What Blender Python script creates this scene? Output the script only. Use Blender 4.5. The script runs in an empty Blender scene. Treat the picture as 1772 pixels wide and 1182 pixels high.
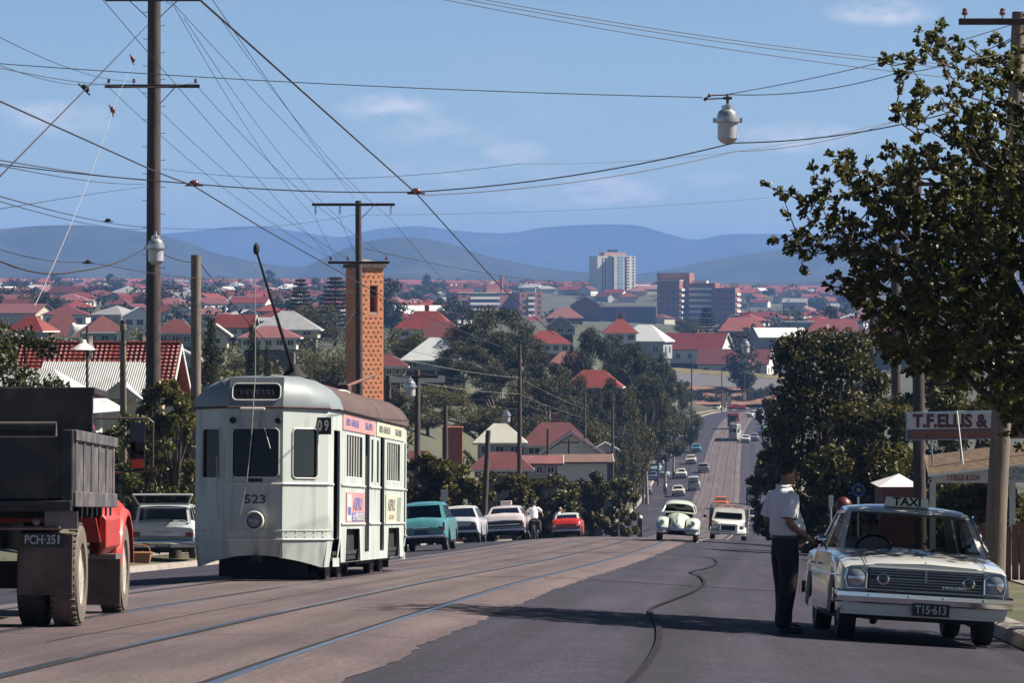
import bpy, math, random
from mathutils import Vector, Matrix, noise as mnoise
R = math.radians
random.seed(7)
S = bpy.context.scene
COL = S.collection
F, CU, HV = 6000.0, 886.0, 525.0          # focal length in photo pixels, principal column, horizon row

def P(u, v, Y): return Vector(((u-CU)/F*Y, Y, (HV-v)/F*Y))
def lerp(a, b, t): return a+(b-a)*t
def sstep(a, b, x):
    t = min(1, max(0, (x-a)/(b-a))); return t*t*(3-2*t)
def pw(pts, x):                            # monotone-ish piecewise cubic through points
    if x <= pts[0][0]: return pts[0][1]
    n = len(pts)
    if x >= pts[-1][0]:
        return pts[-1][1]
    for i in range(n-1):
        if x <= pts[i+1][0]: break
    x0, y0 = pts[i]; x1, y1 = pts[i+1]; h = x1-x0; d = (y1-y0)/h
    def slope(k):
        if k == 0: return (pts[1][1]-pts[0][1])/(pts[1][0]-pts[0][0])
        if k == n-1: return (pts[-1][1]-pts[-2][1])/(pts[-1][0]-pts[-2][0])
        a = (pts[k][1]-pts[k-1][1])/(pts[k][0]-pts[k-1][0]); b = (pts[k+1][1]-pts[k][1])/(pts[k+1][0]-pts[k][0])
        return 0 if a*b < 0 else (a+b)/2
    m0, m1 = slope(i), slope(i+1); t = (x-x0)/h
    return (2*t**3-3*t*t+1)*y0+(t**3-2*t*t+t)*h*m0+(-2*t**3+3*t*t)*y1+(t**3-t*t)*h*m1

# ------------------------------------------------------------------ materials
MATS = {}
def M(name, col=(.5, .5, .5), rough=.6, metal=0., var=.12, scale=6., bump=0., bscale=40., spec=.5, stain=None, stretch=(1, 1, 1), coat=0.):
    if name in MATS: return MATS[name]
    k_ = .80 if max(col) < .5 else .9
    col = tuple(c*k_ for c in col)
    if stain: stain = (tuple(c*k_ for c in stain[0]),)+tuple(stain[1:])
    m = bpy.data.materials.new(name); m.use_nodes = True; MATS[name] = m
    nt = m.node_tree; b = nt.nodes['Principled BSDF']
    b.inputs['Roughness'].default_value = rough; b.inputs['Metallic'].default_value = metal
    b.inputs['Specular IOR Level'].default_value = spec
    if coat: b.inputs['Coat Weight'].default_value = coat; b.inputs['Coat Roughness'].default_value = .08
    tc = nt.nodes.new('ShaderNodeTexCoord'); mp = nt.nodes.new('ShaderNodeMapping'); mp.inputs['Scale'].default_value = stretch
    nt.links.new(tc.outputs['Object'], mp.inputs['Vector'])
    n = nt.nodes.new('ShaderNodeTexNoise'); n.inputs['Scale'].default_value = scale; n.inputs['Detail'].default_value = 6
    nt.links.new(mp.outputs['Vector'], n.inputs['Vector'])
    rp = nt.nodes.new('ShaderNodeValToRGB'); e = rp.color_ramp.elements
    e[0].position, e[1].position = .3, .7
    lo = [c*(1-var) for c in col]; hi = [min(1, c*(1+var)) for c in col]
    e[0].color = (*lo, 1); e[1].color = (*hi, 1)
    nt.links.new(n.outputs['Fac'], rp.inputs['Fac'])
    out = rp.outputs['Color']
    if stain:
        n2 = nt.nodes.new('ShaderNodeTexNoise'); n2.inputs['Scale'].default_value = stain[1]; n2.inputs['Detail'].default_value = 8
        nt.links.new(mp.outputs['Vector'], n2.inputs['Vector'])
        r2 = nt.nodes.new('ShaderNodeMapRange'); r2.inputs['From Min'].default_value = stain[2]; r2.inputs['From Max'].default_value = stain[2]+.18
        r2.inputs['To Max'].default_value = stain[3]
        nt.links.new(n2.outputs['Fac'], r2.inputs['Value'])
        mx = nt.nodes.new('ShaderNodeMix'); mx.data_type = 'RGBA'; mx.inputs['B'].default_value = (*stain[0], 1)
        nt.links.new(r2.outputs['Result'], mx.inputs['Factor']); nt.links.new(out, mx.inputs['A']); out = mx.outputs['Result']
    nt.links.new(out, b.inputs['Base Color'])
    if bump:
        nb = nt.nodes.new('ShaderNodeTexNoise'); nb.inputs['Scale'].default_value = bscale; nb.inputs['Detail'].default_value = 4
        nt.links.new(mp.outputs['Vector'], nb.inputs['Vector'])
        bp = nt.nodes.new('ShaderNodeBump'); bp.inputs['Strength'].default_value = bump; bp.inputs['Distance'].default_value = .02
        nt.links.new(nb.outputs['Fac'], bp.inputs['Height']); nt.links.new(bp.outputs['Normal'], b.inputs['Normal'])
    return m
def base_out(m):                            # socket feeding Base Color
    b = m.node_tree.nodes['Principled BSDF']; return b, b.inputs['Base Color'].links[0].from_socket

def glass_mat(name, tint=(.35, .38, .4), gc=.9):
    m = bpy.data.materials.new(name); m.use_nodes = True; nt = m.node_tree; nt.nodes.clear()
    o = nt.nodes.new('ShaderNodeOutputMaterial'); tr = nt.nodes.new('ShaderNodeBsdfTransparent'); tr.inputs[0].default_value = (*tint, 1)
    gl = nt.nodes.new('ShaderNodeBsdfGlossy'); gl.inputs['Roughness'].default_value = .02; gl.inputs['Color'].default_value = (gc, gc, gc, 1)
    fr = nt.nodes.new('ShaderNodeFresnel'); fr.inputs['IOR'].default_value = 1.5
    mx = nt.nodes.new('ShaderNodeMixShader'); nt.links.new(fr.outputs[0], mx.inputs[0])
    nt.links.new(tr.outputs[0], mx.inputs[1]); nt.links.new(gl.outputs[0], mx.inputs[2]); nt.links.new(mx.outputs[0], o.inputs[0])
    MATS[name] = m; return m

def leaf_mat(name, c1, c2, rough=.45, trans=.25, spec=.5):
    m = bpy.data.materials.new(name); m.use_nodes = True; nt = m.node_tree; b = nt.nodes['Principled BSDF']
    at = nt.nodes.new('ShaderNodeAttribute'); at.attribute_name = 'leafvar'
    oi = nt.nodes.new('ShaderNodeObjectInfo')
    ad = nt.nodes.new('ShaderNodeMath'); ad.operation = 'MULTIPLY_ADD'; ad.inputs[1].default_value = .35; 
    nt.links.new(oi.outputs['Random'], ad.inputs[0]); nt.links.new(at.outputs['Fac'], ad.inputs[2])
    rp = nt.nodes.new('ShaderNodeValToRGB'); e = rp.color_ramp.elements
    e[0].color = (*c1, 1); e[0].position = .1; e[1].color = (*c2, 1); e[1].position = 1.
    nt.links.new(ad.outputs[0], rp.inputs['Fac']); nt.links.new(rp.outputs[0], b.inputs['Base Color'])
    b.inputs['Roughness'].default_value = rough; b.inputs['Specular IOR Level'].default_value = spec
    tl = nt.nodes.new('ShaderNodeBsdfTranslucent'); nt.links.new(rp.outputs[0], tl.inputs[0])
    mx = nt.nodes.new('ShaderNodeMixShader'); mx.inputs[0].default_value = trans
    o = nt.nodes['Material Output']; nt.links.new(b.outputs[0], mx.inputs[1]); nt.links.new(tl.outputs[0], mx.inputs[2]); nt.links.new(mx.outputs[0], o.inputs[0])
    MATS[name] = m; return m

# ------------------------------------------------------------------ mesh builder
class MB:
    def __init__(s): s.v, s.f, s.m = [], [], []
    def add(s, vs, fs, m=0):
        o = len(s.v); s.v += [tuple(v) for v in vs]
        for f in fs: s.f.append(tuple(i+o for i in f)); s.m.append(m)
        return s
    def box(s, c, d, m=0, rot=None):
        x, y, z = d[0]/2, d[1]/2, d[2]/2
        vs = [Vector((a*x, b*y, e*z)) for e in (-1, 1) for b in (-1, 1) for a in (-1, 1)]
        if rot is not None: vs = [rot @ v for v in vs]
        c = Vector(c)
        return s.add([v+c for v in vs], [(0, 2, 3, 1), (4, 5, 7, 6), (0, 1, 5, 4), (2, 6, 7, 3), (0, 4, 6, 2), (1, 3, 7, 5)], m)
    def bx(s, x0, x1, y0, y1, z0, z1, m=0): return s.box(((x0+x1)/2, (y0+y1)/2, (z0+z1)/2), (x1-x0, y1-y0, z1-z0), m)
    def quad(s, a, b, c, d, m=0): return s.add([a, b, c, d], [(0, 1, 2, 3)], m)
    def poly(s, pts, m=0): return s.add(pts, [tuple(range(len(pts)))], m)
    def prism(s, pts, off, m=0):            # closed polygon pts extruded by vector off
        n = len(pts); off = Vector(off); a = [Vector(p) for p in pts]; b = [p+off for p in a]
        return s.add(a+b, [tuple(range(n-1, -1, -1)), tuple(range(n, 2*n))]+[(i, (i+1) % n, n+(i+1) % n, n+i) for i in range(n)], m)
    def loft(s, secs, closed=False, cap=False, m=0):
        n = len(secs[0]); fs = []
        for k in range(len(secs)-1):
            for i in range(n if closed else n-1):
                j = (i+1) % n; fs.append((k*n+i, k*n+j, (k+1)*n+j, (k+1)*n+i))
        if cap: fs.append(tuple(range(n-1, -1, -1))); e = (len(secs)-1)*n; fs.append(tuple(range(e, e+n)))
        return s.add([p for q in secs for p in q], fs, m)
    def tube(s, pts, r, n=8, m=0, cap=True):
        pts = [Vector(p) for p in pts]; k = len(pts); rr = r if isinstance(r, (list, tuple)) else [r]*k
        secs = []; up = None
        for i, p in enumerate(pts):
            t = (pts[min(i+1, k-1)]-pts[max(i-1, 0)])
            t = t.normalized() if t.length > 1e-9 else Vector((0, 0, 1))
            if up is None: up = Vector((0, 0, 1)) if abs(t.z) < .9 else Vector((1, 0, 0))
            a = t.cross(up)
            if a.length < 1e-6: a = t.cross(Vector((0, 1, 0)))
            a.normalize(); b = a.cross(t); up = b
            secs.append([p+rr[i]*(math.cos(2*math.pi*j/n)*a+math.sin(2*math.pi*j/n)*b) for j in range(n)])
        return s.loft(secs, True, cap, m)
    def lathe(s, prof, n=20, c=(0, 0, 0), axis='Z', m=0):
        c = Vector(c); secs = []
        for r, h in prof:
            ring = []
            for j in range(n):
                a = 2*math.pi*j/n; x, y = r*math.cos(a), r*math.sin(a)
                ring.append(c+(Vector((x, y, h)) if axis == 'Z' else Vector((h, x, y)) if axis == 'X' else Vector((y, h, x))))
            secs.append(ring)
        return s.loft(secs, True, True, m)
    def ball(s, c, r, nu=12, nv=8, m=0):
        r = r if isinstance(r, (tuple, list)) else (r, r, r); c = Vector(c); secs = []
        for i in range(nv+1):
            t = math.pi*i/nv; q = max(math.sin(t), 1e-3)
            secs.append([c+Vector((r[0]*q*math.cos(2*math.pi*j/nu), r[1]*q*math.sin(2*math.pi*j/nu), -r[2]*math.cos(t))) for j in range(nu)])
        return s.loft(secs, True, True, m)
    def xf(s, mat): s.v = [tuple(mat @ Vector(v)) for v in s.v]; return s
    def mesh(s, name, mats, smooth=35):
        me = bpy.data.meshes.new(name); me.from_pydata(s.v, [], s.f)
        mats = mats if isinstance(mats, (list, tuple)) else [mats]
        for x in mats: me.materials.append(x)
        if len(mats) > 1: me.polygons.foreach_set('material_index', s.m)
        me.update()
        if smooth: me.shade_smooth(); me.set_sharp_from_angle(angle=R(smooth))
        return me
    def build(s, name, mats, parent=None, smooth=35, bevel=0, fix=True):
        me = s.mesh(name, mats, smooth)
        if fix:
            import bmesh
            b = bmesh.new(); b.from_mesh(me); bmesh.ops.recalc_face_normals(b, faces=b.faces); b.to_mesh(me); b.free()
        o = bpy.data.objects.new(name, me); COL.objects.link(o)
        if parent: o.parent = parent
        if bevel:
            md = o.modifiers.new('bev', 'BEVEL'); md.width = bevel; md.segments = 2; md.limit_method = 'ANGLE'; md.angle_limit = R(40)
        return o

def thing(name, label, cat, loc=(0, 0, 0), group=None):
    o = bpy.data.objects.new(name, None); COL.objects.link(o); o.location = loc; o.empty_display_size = .2
    return tag(o, label, cat, group)
def tag(o, label=None, cat=None, group=None, kind=None):
    if label: o['label'] = label
    if cat: o['category'] = cat
    if group: o['group'] = group
    if kind: o['kind'] = kind
    return o
def dup(root, label=None, group=None, body=None):
    def cp(o, par):
        c = o.copy(); COL.objects.link(c)
        if par is not None: c.parent = par
        for ch in o.children: cp(ch, c)
        return c
    r = cp(root, None)
    if label: r['label'] = label
    if group: r['group'] = group
    return r
def recolor(root, m, names=('body', 'roof', 'wall')):
    for ch in root.children_recursive:
        if ch.name.split('.')[0] in names and ch.material_slots:
            ch.material_slots[0].link = 'OBJECT'; ch.material_slots[0].material = m
def text(s, parent, loc, size, mat, rot=(R(90), 0, 0), name='lettering', sx=1., off=0., ext=.002, align='CENTER', font=None):
    c = bpy.data.curves.new(name, 'FONT'); c.body = s; c.size = size; c.extrude = ext; c.offset = off
    c.align_x = align; c.align_y = 'CENTER'; c.resolution_u = 3; c.materials.append(mat)
    tmp = bpy.data.objects.new(name, c); me = bpy.data.meshes.new_from_object(tmp); bpy.data.objects.remove(tmp); bpy.data.curves.remove(c)
    if not me.materials: me.materials.append(mat)
    o = bpy.data.objects.new(name, me); COL.objects.link(o); o.parent = parent; o.location = loc; o.rotation_euler = rot; o.scale = (sx, 1, 1)
    return o

# ------------------------------------------------------------------ road geometry
XC = [(-60, -9.0), (0, -5.6), (20, -4.25), (33.3, -3.45), (43.4, -2.82), (54, -2.15), (71.5, -.80), (122, 3.04), (200, 8.6), (330, 18.0), (440, 25.8), (580, 35.2), (655, 40.6), (720, 46.0), (770, 51.5), (800, 58), (825, 68), (845, 85)]
ZC = [(-60, -.6), (0, -1.52), (10, -1.80), (20, -2.28), (33.3, -3.07), (43.4, -3.69), (54, -4.35), (80, -5.95), (109, -7.66), (130, -8.87), (160, -10.8), (200, -13.6), (250, -16.95), (300, -19.85), (353, -22.5), (400, -24.1), (445, -25.3), (525, -26.1), (600, -26.1), (700, -25.4), (800, -24.7), (850, -24.2)]
LW, RW = 9.7, 8.7
def xc(Y): return pw(XC, Y)
def zc(Y): return pw(ZC, Y)
def tang(Y):
    a = Vector((xc(Y+1)-xc(Y-1), 2, zc(Y+1)-zc(Y-1))); return a.normalized()
def roadz(d, Y): return zc(Y)-.058*max(0, abs(d)-2.4)
def roadpt(d, Y, h=0.):
    t = tang(Y); n = Vector((t.y, -t.x, 0)).normalized()
    return Vector((xc(Y), Y, 0))+n*d+Vector((0, 0, roadz(d, Y)+h))
# terrain Z table beside the road: columns are bearings (photo column), rows distance
TU = [-300, 0, 300, 600, 900, 1200, 1500, 1800, 2200]
TY = [-60, 20, 60, 100, 150, 200, 300, 400, 500, 600, 700, 830, 880, 950, 1050, 1200, 1500, 1900, 2300, 3000, 4000, 9500]
TZ = [
 [-.6]*9,
 [-1.8, -1.9, -2.0, -2.1, -2.2, -2.3, -2.4, -2.5, -2.5],
 [-3.9, -4.2, -4.5, -4.7, -4.8, -4.9, -5.0, -5.0, -5.0],
 [-6.2, -6.6, -7.0, -7.2, -7.2, -7.4, -7.6, -7.8, -7.8],
 [-6.8, -7.2, -8.0, -9.4, -10.2, -10.4, -10.8, -11.0, -11],
 [-6.8, -7.0, -8, -10.5, -13.2, -13.6, -14.2, -14.5, -14.5],
 [-5.8, -6.2, -7.0, -10.0, -15.5, -16, -20, -20, -20],
 [-5.8, -6.0, -6.6, -9.0, -13, -15, -24, -24, -24],
 [-5.8, -6.0, -6.4, -8.0, -10.5, -12.5, -25, -25, -25],
 [-5.8, -6, -6.4, -7.5, -9.5, -12, -25, -24, -24],
 [-6, -6.2, -6.8, -7.5, -9, -13, -24, -23, -22],
 [-5.8, -6.2, -7, -8, -9, -25, -25.5, -23, -22],
 [-5.5, -6.0, -6.8, -7.5, -9, -19.3, -19.5, -19, -18],
 [-4.5, -5.0, -6, -6.5, -8, -17.0, -17.0, -17, -16],
 [-3.0, -3.0, -4, -5.5, -7, -12, -13, -14, -13],
 [-1.0, -1.0, -2, -3.0, -6, -9.5, -9.5, -9, -9],
 [2.0, 2.0, 1, -1, -7, -11, -9, -8, -8],
 [5.5, 5.5, 5, 2.0, -7, -12, -9, -8, -8],
 [9.5, 9.5, 9, 8, 8, 6, 0, 0, 0],
 [14, 14, 14, 14, 12, 9, 8, 8, 8],
 [22, 22, 20, 16, 14, 12, 12, 14, 14],
 [30]*9]
def terr(X, Y):
    u = CU+F*X/max(Y, 25.) if Y > 0 else CU
    u = min(TU[-1]-.01, max(TU[0], u)); y = min(TY[-1]-.01, max(TY[0], Y))
    i = max(k for k in range(len(TU)-1) if TU[k] <= u); j = max(k for k in range(len(TY)-1) if TY[k] <= y)
    a = (u-TU[i])/(TU[i+1]-TU[i]); b = (y-TY[j])/(TY[j+1]-TY[j])
    return lerp(lerp(TZ[j][i], TZ[j][i+1], a), lerp(TZ[j+1][i], TZ[j+1][i+1], a), b)
VERGE = 4.2
def groundz(X, Y):                          # visible ground height anywhere
    z = terr(X, Y)
    if Y < 848:
        d = X-xc(Y); e = (-LW-d) if d < 0 else (d-RW)
        if e < VERGE: return roadz(max(-LW, min(RW, d)), Y)+(.14 if e > 0 else 0)+.02*max(0, e)
        zr = roadz(LW if d < 0 else RW, Y)+.14+.02*VERGE
        return lerp(zr, z, sstep(VERGE, VERGE+8+.008*Y, e))
    return z
def G(u, Y):                                # point on the ground at photo column u and distance Y
    X = (u-CU)/F*Y; return Vector((X, Y, groundz(X, Y)))
def place(root, p, fwd, up=None, roll=0.):
    f = Vector(fwd).normalized(); u0 = Vector(up or (0, 0, 1)); x = f.cross(u0).normalized(); z = x.cross(f)
    m = Matrix((x, f, z)).transposed().to_4x4(); m.translation = Vector(p); root.matrix_world = m
    root.location = p; root.rotation_euler = m.to_euler()
    return root
def on_road(root, u, Y, facing=1, yaw=0., d=None, h=0.):   # facing 1: drives away from us, -1: comes towards us
    if d is None:
        X = (u-CU)/F*Y; t = tang(Y); d = (X-xc(Y))*t.y/math.hypot(t.x, t.y)
    p = roadpt(d, Y); q = roadpt(d, Y+1); f = (q-p)*facing
    f.rotate(Matrix.Rotation(yaw, 3, 'Z'))
    sl = -.058 if d > 2.4 else .058 if d < -2.4 else 0.
    return place(root, p+Vector((0, 0, h)), f, (-sl, 0, 1))
# ------------------------------------------------------------------ camera, light, sky
cam = bpy.data.cameras.new('camera'); co = bpy.data.objects.new('camera', cam); COL.objects.link(co)
co.location = (0, 0, 0); co.rotation_euler = (R(90), 0, 0)
cam.sensor_width = 36; cam.lens = 36*F/1772; cam.shift_x = 0; cam.shift_y = -(591-HV)/1772
cam.clip_start = .5; cam.clip_end = 40000
S.camera = co
SUN_AZ, SUN_EL = 84., 46.                  # azimuth clockwise from the view axis
sd = Vector((math.sin(R(SUN_AZ))*math.cos(R(SUN_EL)), math.cos(R(SUN_AZ))*math.cos(R(SUN_EL)), math.sin(R(SUN_EL))))
sl = bpy.data.lights.new('sun', 'SUN'); sl.energy = 5.0; sl.angle = R(.53); sl.color = (1, .92, .80)
so = bpy.data.objects.new('sun', sl); COL.objects.link(so); so.rotation_euler = sd.to_track_quat('Z', 'Y').to_euler(); so.location = (60, 10, 80)
w = bpy.data.worlds.new('World'); S.world = w; w.use_nodes = True
nt = w.node_tree; bg = nt.nodes['Background']; bg.inputs['Strength'].default_value = .051
sk = nt.nodes.new('ShaderNodeTexSky'); sk.sky_type = 'NISHITA'; sk.sun_disc = False
sk.sun_elevation = R(SUN_EL); sk.sun_rotation = R(SUN_AZ); sk.air_density = .7; sk.dust_density = .0; sk.ozone_density = 3.0; sk.altitude = 50
tc = nt.nodes.new('ShaderNodeTexCoord')
def N(t, **k):
    n = nt.nodes.new('ShaderNode'+t)
    for q, v in k.items(): setattr(n, q, v)
    return n
def mth(op, a, b=None, clamp=False):
    n = N('Math', operation=op, use_clamp=clamp)
    for i, x in enumerate((a, b)):
        if x is None: continue
        if isinstance(x, (int, float)): n.inputs[i].default_value = x
        else: nt.links.new(x, n.inputs[i])
    return n.outputs[0]
sx_ = N('SeparateXYZ'); nt.links.new(tc.outputs['Generated'], sx_.inputs[0])
yy = mth('MAXIMUM', sx_.outputs[1], .02); az = mth('DIVIDE', sx_.outputs[0], yy); el = mth('DIVIDE', sx_.outputs[2], yy)
cv = N('CombineXYZ'); nt.links.new(az, cv.inputs[0]); nt.links.new(mth('MULTIPLY', el, 2.2), cv.inputs[1])
n1 = N('TexNoise'); n1.inputs['Scale'].default_value = 70; n1.inputs['Detail'].default_value = 8; n1.inputs['Roughness'].default_value = .6; nt.links.new(cv.outputs[0], n1.inputs['Vector'])
n2 = N('TexNoise'); n2.inputs['Scale'].default_value = 12; n2.inputs['Detail'].default_value = 5; nt.links.new(cv.outputs[0], n2.inputs['Vector'])
tot = mth('MULTIPLY', mth('SUBTRACT', n2.outputs['Fac'], .52, True), .9)
for u, v, ru, rv, k in ((1040, 326, 75, 34, 1.25), (1118, 330, 45, 26, 1.0), (960, 345, 170, 26, .7), (675, 186, 105, 30, 1.0), (760, 230, 130, 30, .6), (895, 262, 70, 24, .9), (1385, 238, 130, 32, .9), (1345, 396, 90, 24, .8), (1530, 20, 110, 28, .75), (110, 205, 110, 36, .6), (60, 195, 90, 26, .5), (800, 300, 220, 30, .45), (640, 340, 160, 22, .35), (1220, 310, 90, 22, .4), (-300, 160, 260, 60, .7), (2100, 260, 260, 60, .8)):
    dx = mth('MULTIPLY', mth('SUBTRACT', az, (u-CU)/F), F/ru); dy = mth('MULTIPLY', mth('SUBTRACT', el, (HV-v)/F), F/rv)
    d2 = mth('ADD', mth('MULTIPLY', dx, dx), mth('MULTIPLY', dy, dy)); tot = mth('ADD', tot, mth('MULTIPLY', mth('SUBTRACT', 1., d2, True), k))
fac = mth('MULTIPLY', mth('MULTIPLY', tot, mth('MULTIPLY', mth('SUBTRACT', n1.outputs['Fac'], .36, True), 6.0)), .62, True)
mx = N('Mix', data_type='RGBA'); mx.inputs['B'].default_value = (8.7, 8.7, 9.3, 1)
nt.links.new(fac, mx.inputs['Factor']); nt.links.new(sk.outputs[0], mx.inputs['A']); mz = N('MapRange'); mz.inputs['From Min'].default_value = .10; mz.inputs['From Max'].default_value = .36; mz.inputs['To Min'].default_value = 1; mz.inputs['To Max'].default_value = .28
nt.links.new(sx_.outputs[2], mz.inputs['Value']); dk_ = N('Mix', data_type='RGBA', blend_type='MULTIPLY'); dk_.inputs['Factor'].default_value = 1  # sky dimmed overhead, out of view, to cut the ambient fill
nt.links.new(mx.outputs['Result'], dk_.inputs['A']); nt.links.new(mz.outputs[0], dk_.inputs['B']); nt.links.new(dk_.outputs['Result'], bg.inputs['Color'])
vs = S.view_settings; vs.view_transform = 'Standard'; vs.look = 'None'; vs.exposure = 1.0; vs.gamma = 1; vs.use_curve_mapping = False
cy = S.cycles; cy.use_denoising = True
try: cy.denoiser = 'OPENIMAGEDENOISE'
except Exception: pass
cy.max_bounces = 6; cy.diffuse_bounces = 2; cy.glossy_bounces = 3; cy.transparent_max_bounces = 16; cy.volume_bounces = 0; cy.transmission_bounces = 3
cy.sample_clamp_indirect = 6; cy.caustics_reflective = False; cy.caustics_refractive = False

# ------------------------------------------------------------------ air
HZ = bpy.data.materials.new('hazy_air'); HZ.use_nodes = True; nt = HZ.node_tree; nt.nodes.clear()
o = nt.nodes.new('ShaderNodeOutputMaterial'); pv = nt.nodes.new('ShaderNodeVolumePrincipled')
pv.inputs['Color'].default_value = (.24, .46, 1.0, 1); pv.inputs['Density'].default_value = 1.3e-4; pv.inputs['Anisotropy'].default_value = 0.
nt.links.new(pv.outputs[0], o.inputs['Volume'])
hz = MB().bx(-6500, 6500, -90, 13800, -60, 268).build('haze', HZ, smooth=0); hz['kind'] = 'stuff'
# ------------------------------------------------------------------ ground, road, tracks
def frange(a, b, s):
    r = []; x = a
    while x < b-1e-6: r.append(x); x += s
    return r+[b]
YS = frange(-40, 20, 6)[:-1]+frange(20, 140, 2)[:-1]+frange(140, 420, 6)[:-1]+frange(420, 850, 8)
# asphalt material: fine aggregate, worn wheel paths, patches
asp = M('asphalt', (.038, .034, .052), .8, var=.16, scale=3., bump=.35, bscale=160., spec=.35, stain=((.054, .047, .068), .22, .52, .7))
nt = asp.node_tree; b, src = base_out(asp)
vn = nt.nodes.new('ShaderNodeTexNoise'); vn.inputs['Scale'].default_value = 38; vn.inputs['Detail'].default_value = 3
tc = [n for n in nt.nodes if n.type == 'TEX_COORD'][0]; nt.links.new(tc.outputs['Object'], vn.inputs['Vector'])
mr = nt.nodes.new('ShaderNodeMapRange'); mr.inputs['From Min'].default_value = .3; mr.inputs['From Max'].default_value = .7; mr.inputs['To Min'].default_value = .45; mr.inputs['To Max'].default_value = 1.6
nt.links.new(vn.outputs['Fac'], mr.inputs['Value'])
mm = nt.nodes.new('ShaderNodeMix'); mm.data_type = 'RGBA'; mm.blend_type = 'MULTIPLY'; mm.inputs['Factor'].default_value = 1
nt.links.new(src, mm.inputs['A']); nt.links.new(mr.outputs[0], mm.inputs['B']); nt.links.new(mm.outputs['Result'], b.inputs['Base Color'])
conc = M('track_concrete', (.146, .108, .110), .8, var=.12, scale=1.3, bump=.3, bscale=90., stain=((.092, .062, .074), .6, .5, .75), stretch=(1, .22, 1))
nt = conc.node_tree; b, src = base_out(conc)
vn = nt.nodes.new('ShaderNodeTexNoise'); vn.inputs['Scale'].default_value = 30; vn.inputs['Detail'].default_value = 3
tc = [n for n in nt.nodes if n.type == 'TEX_COORD'][0]; nt.links.new(tc.outputs['Object'], vn.inputs['Vector'])
mr = nt.nodes.new('ShaderNodeMapRange'); mr.inputs['From Min'].default_value = .3; mr.inputs['From Max'].default_value = .7; mr.inputs['To Min'].default_value = .65; mr.inputs['To Max'].default_value = 1.35
nt.links.new(vn.outputs['Fac'], mr.inputs['Value'])
mm = nt.nodes.new('ShaderNodeMix'); mm.data_type = 'RGBA'; mm.blend_type = 'MULTIPLY'; mm.inputs['Factor'].default_value = 1
nt.links.new(src, mm.inputs['A']); nt.links.new(mr.outputs[0], mm.inputs['B']); nt.links.new(mm.outputs['Result'], b.inputs['Base Color'])
grass = M('dry_grass', (.125, .105, .05), .95, var=.35, scale=.5, bump=.5, bscale=9., stain=((.055, .07, .03), .12, .47, .9))
soil = M('hill_ground', (.075, .08, .05), .95, var=.4, scale=.05, bump=.3, bscale=2., stain=((.14, .10, .07), .02, .58, .8))
kerbm = M('kerb_concrete', (.34, .30, .27), .85, var=.15, scale=2., bump=.2, bscale=60., stain=((.14, .12, .11), .9, .55, .8))
pathm = M('footpath_concrete', (.30, .26, .23), .85, var=.12, scale=1., bump=.2, bscale=70.)
steel = M('rail_steel', (.42, .44, .50), .28, 1., var=.1)
dark = M('dark_gap', (.012, .011, .013), .8)
chrome = M('chrome', (.72, .74, .78), .12, 1., var=.03)
white = M('white_paint', (.8, .79, .75), .5, var=.05)

ASPH_D = [-9.7, -7.5, -5.5, -4, -2.4, -1.2, 0, 1.2, 2.4, 4, 5.5, 7.2, 8.7]
def lane_attr(o, ds, ys):                     # lateral and along-road coordinates for wheel paths and streaks
    a = o.data.attributes.new('lane', 'FLOAT', 'POINT'); b = o.data.attributes.new('along', 'FLOAT', 'POINT')
    a.data.foreach_set('value', [d for y in ys for d in ds]); b.data.foreach_set('value', [y for y in ys for d in ds])
def streaks(m, lo, hi, lanes=(), fx=2.2, fy=.07):
    nt = m.node_tree; b, src = base_out(m); A = lambda n: (lambda q: (setattr(q, 'attribute_name', n), q.outputs['Fac'])[1])(nt.nodes.new('ShaderNodeAttribute'))
    la, al = A('lane'), A('along'); L = nt.links.new
    def mt(op, x, y=None, cl=False):
        n = nt.nodes.new('ShaderNodeMath'); n.operation = op; n.use_clamp = cl
        for i, v in enumerate((x, y)):
            if v is None: continue
            if isinstance(v, (int, float)): n.inputs[i].default_value = v
            else: L(v, n.inputs[i])
        return n.outputs[0]
    cv = nt.nodes.new('ShaderNodeCombineXYZ'); L(mt('MULTIPLY', la, fx), cv.inputs[0]); L(mt('MULTIPLY', al, fy), cv.inputs[1])
    n = nt.nodes.new('ShaderNodeTexNoise'); n.inputs['Scale'].default_value = 1; n.inputs['Detail'].default_value = 7; n.inputs['Roughness'].default_value = .65; L(cv.outputs[0], n.inputs['Vector'])
    r = nt.nodes.new('ShaderNodeMapRange'); r.inputs['From Min'].default_value = .3; r.inputs['From Max'].default_value = .7; r.inputs['To Min'].default_value = lo; r.inputs['To Max'].default_value = hi; L(n.outputs['Fac'], r.inputs['Value']); f = r.outputs[0]
    for c, w, k in lanes:                     # worn wheel paths (k > 1 paler) and oil drips (k < 1)
        d = mt('DIVIDE', mt('SUBTRACT', la, c), w); g = mt('SUBTRACT', 1., mt('MULTIPLY', d, d), True); f = mt('MULTIPLY', f, mt('ADD', 1., mt('MULTIPLY', g, k-1)))
    mx = nt.nodes.new('ShaderNodeMix'); mx.data_type = 'RGBA'; mx.blend_type = 'MULTIPLY'; mx.inputs['Factor'].default_value = 1; L(src, mx.inputs['A']); L(f, mx.inputs['B']); L(mx.outputs['Result'], b.inputs['Base Color'])
streaks(asp, .72, 1.28, ((4.2, .5, 1.18), (5.7, .5, 1.18), (4.95, .4, .80), (7.6, .55, .82), (-4.4, .5, 1.18), (-5.9, .5, 1.18), (-5.1, .4, .8), (8.5, .3, .7), (-9.5, .35, .7)))
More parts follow.
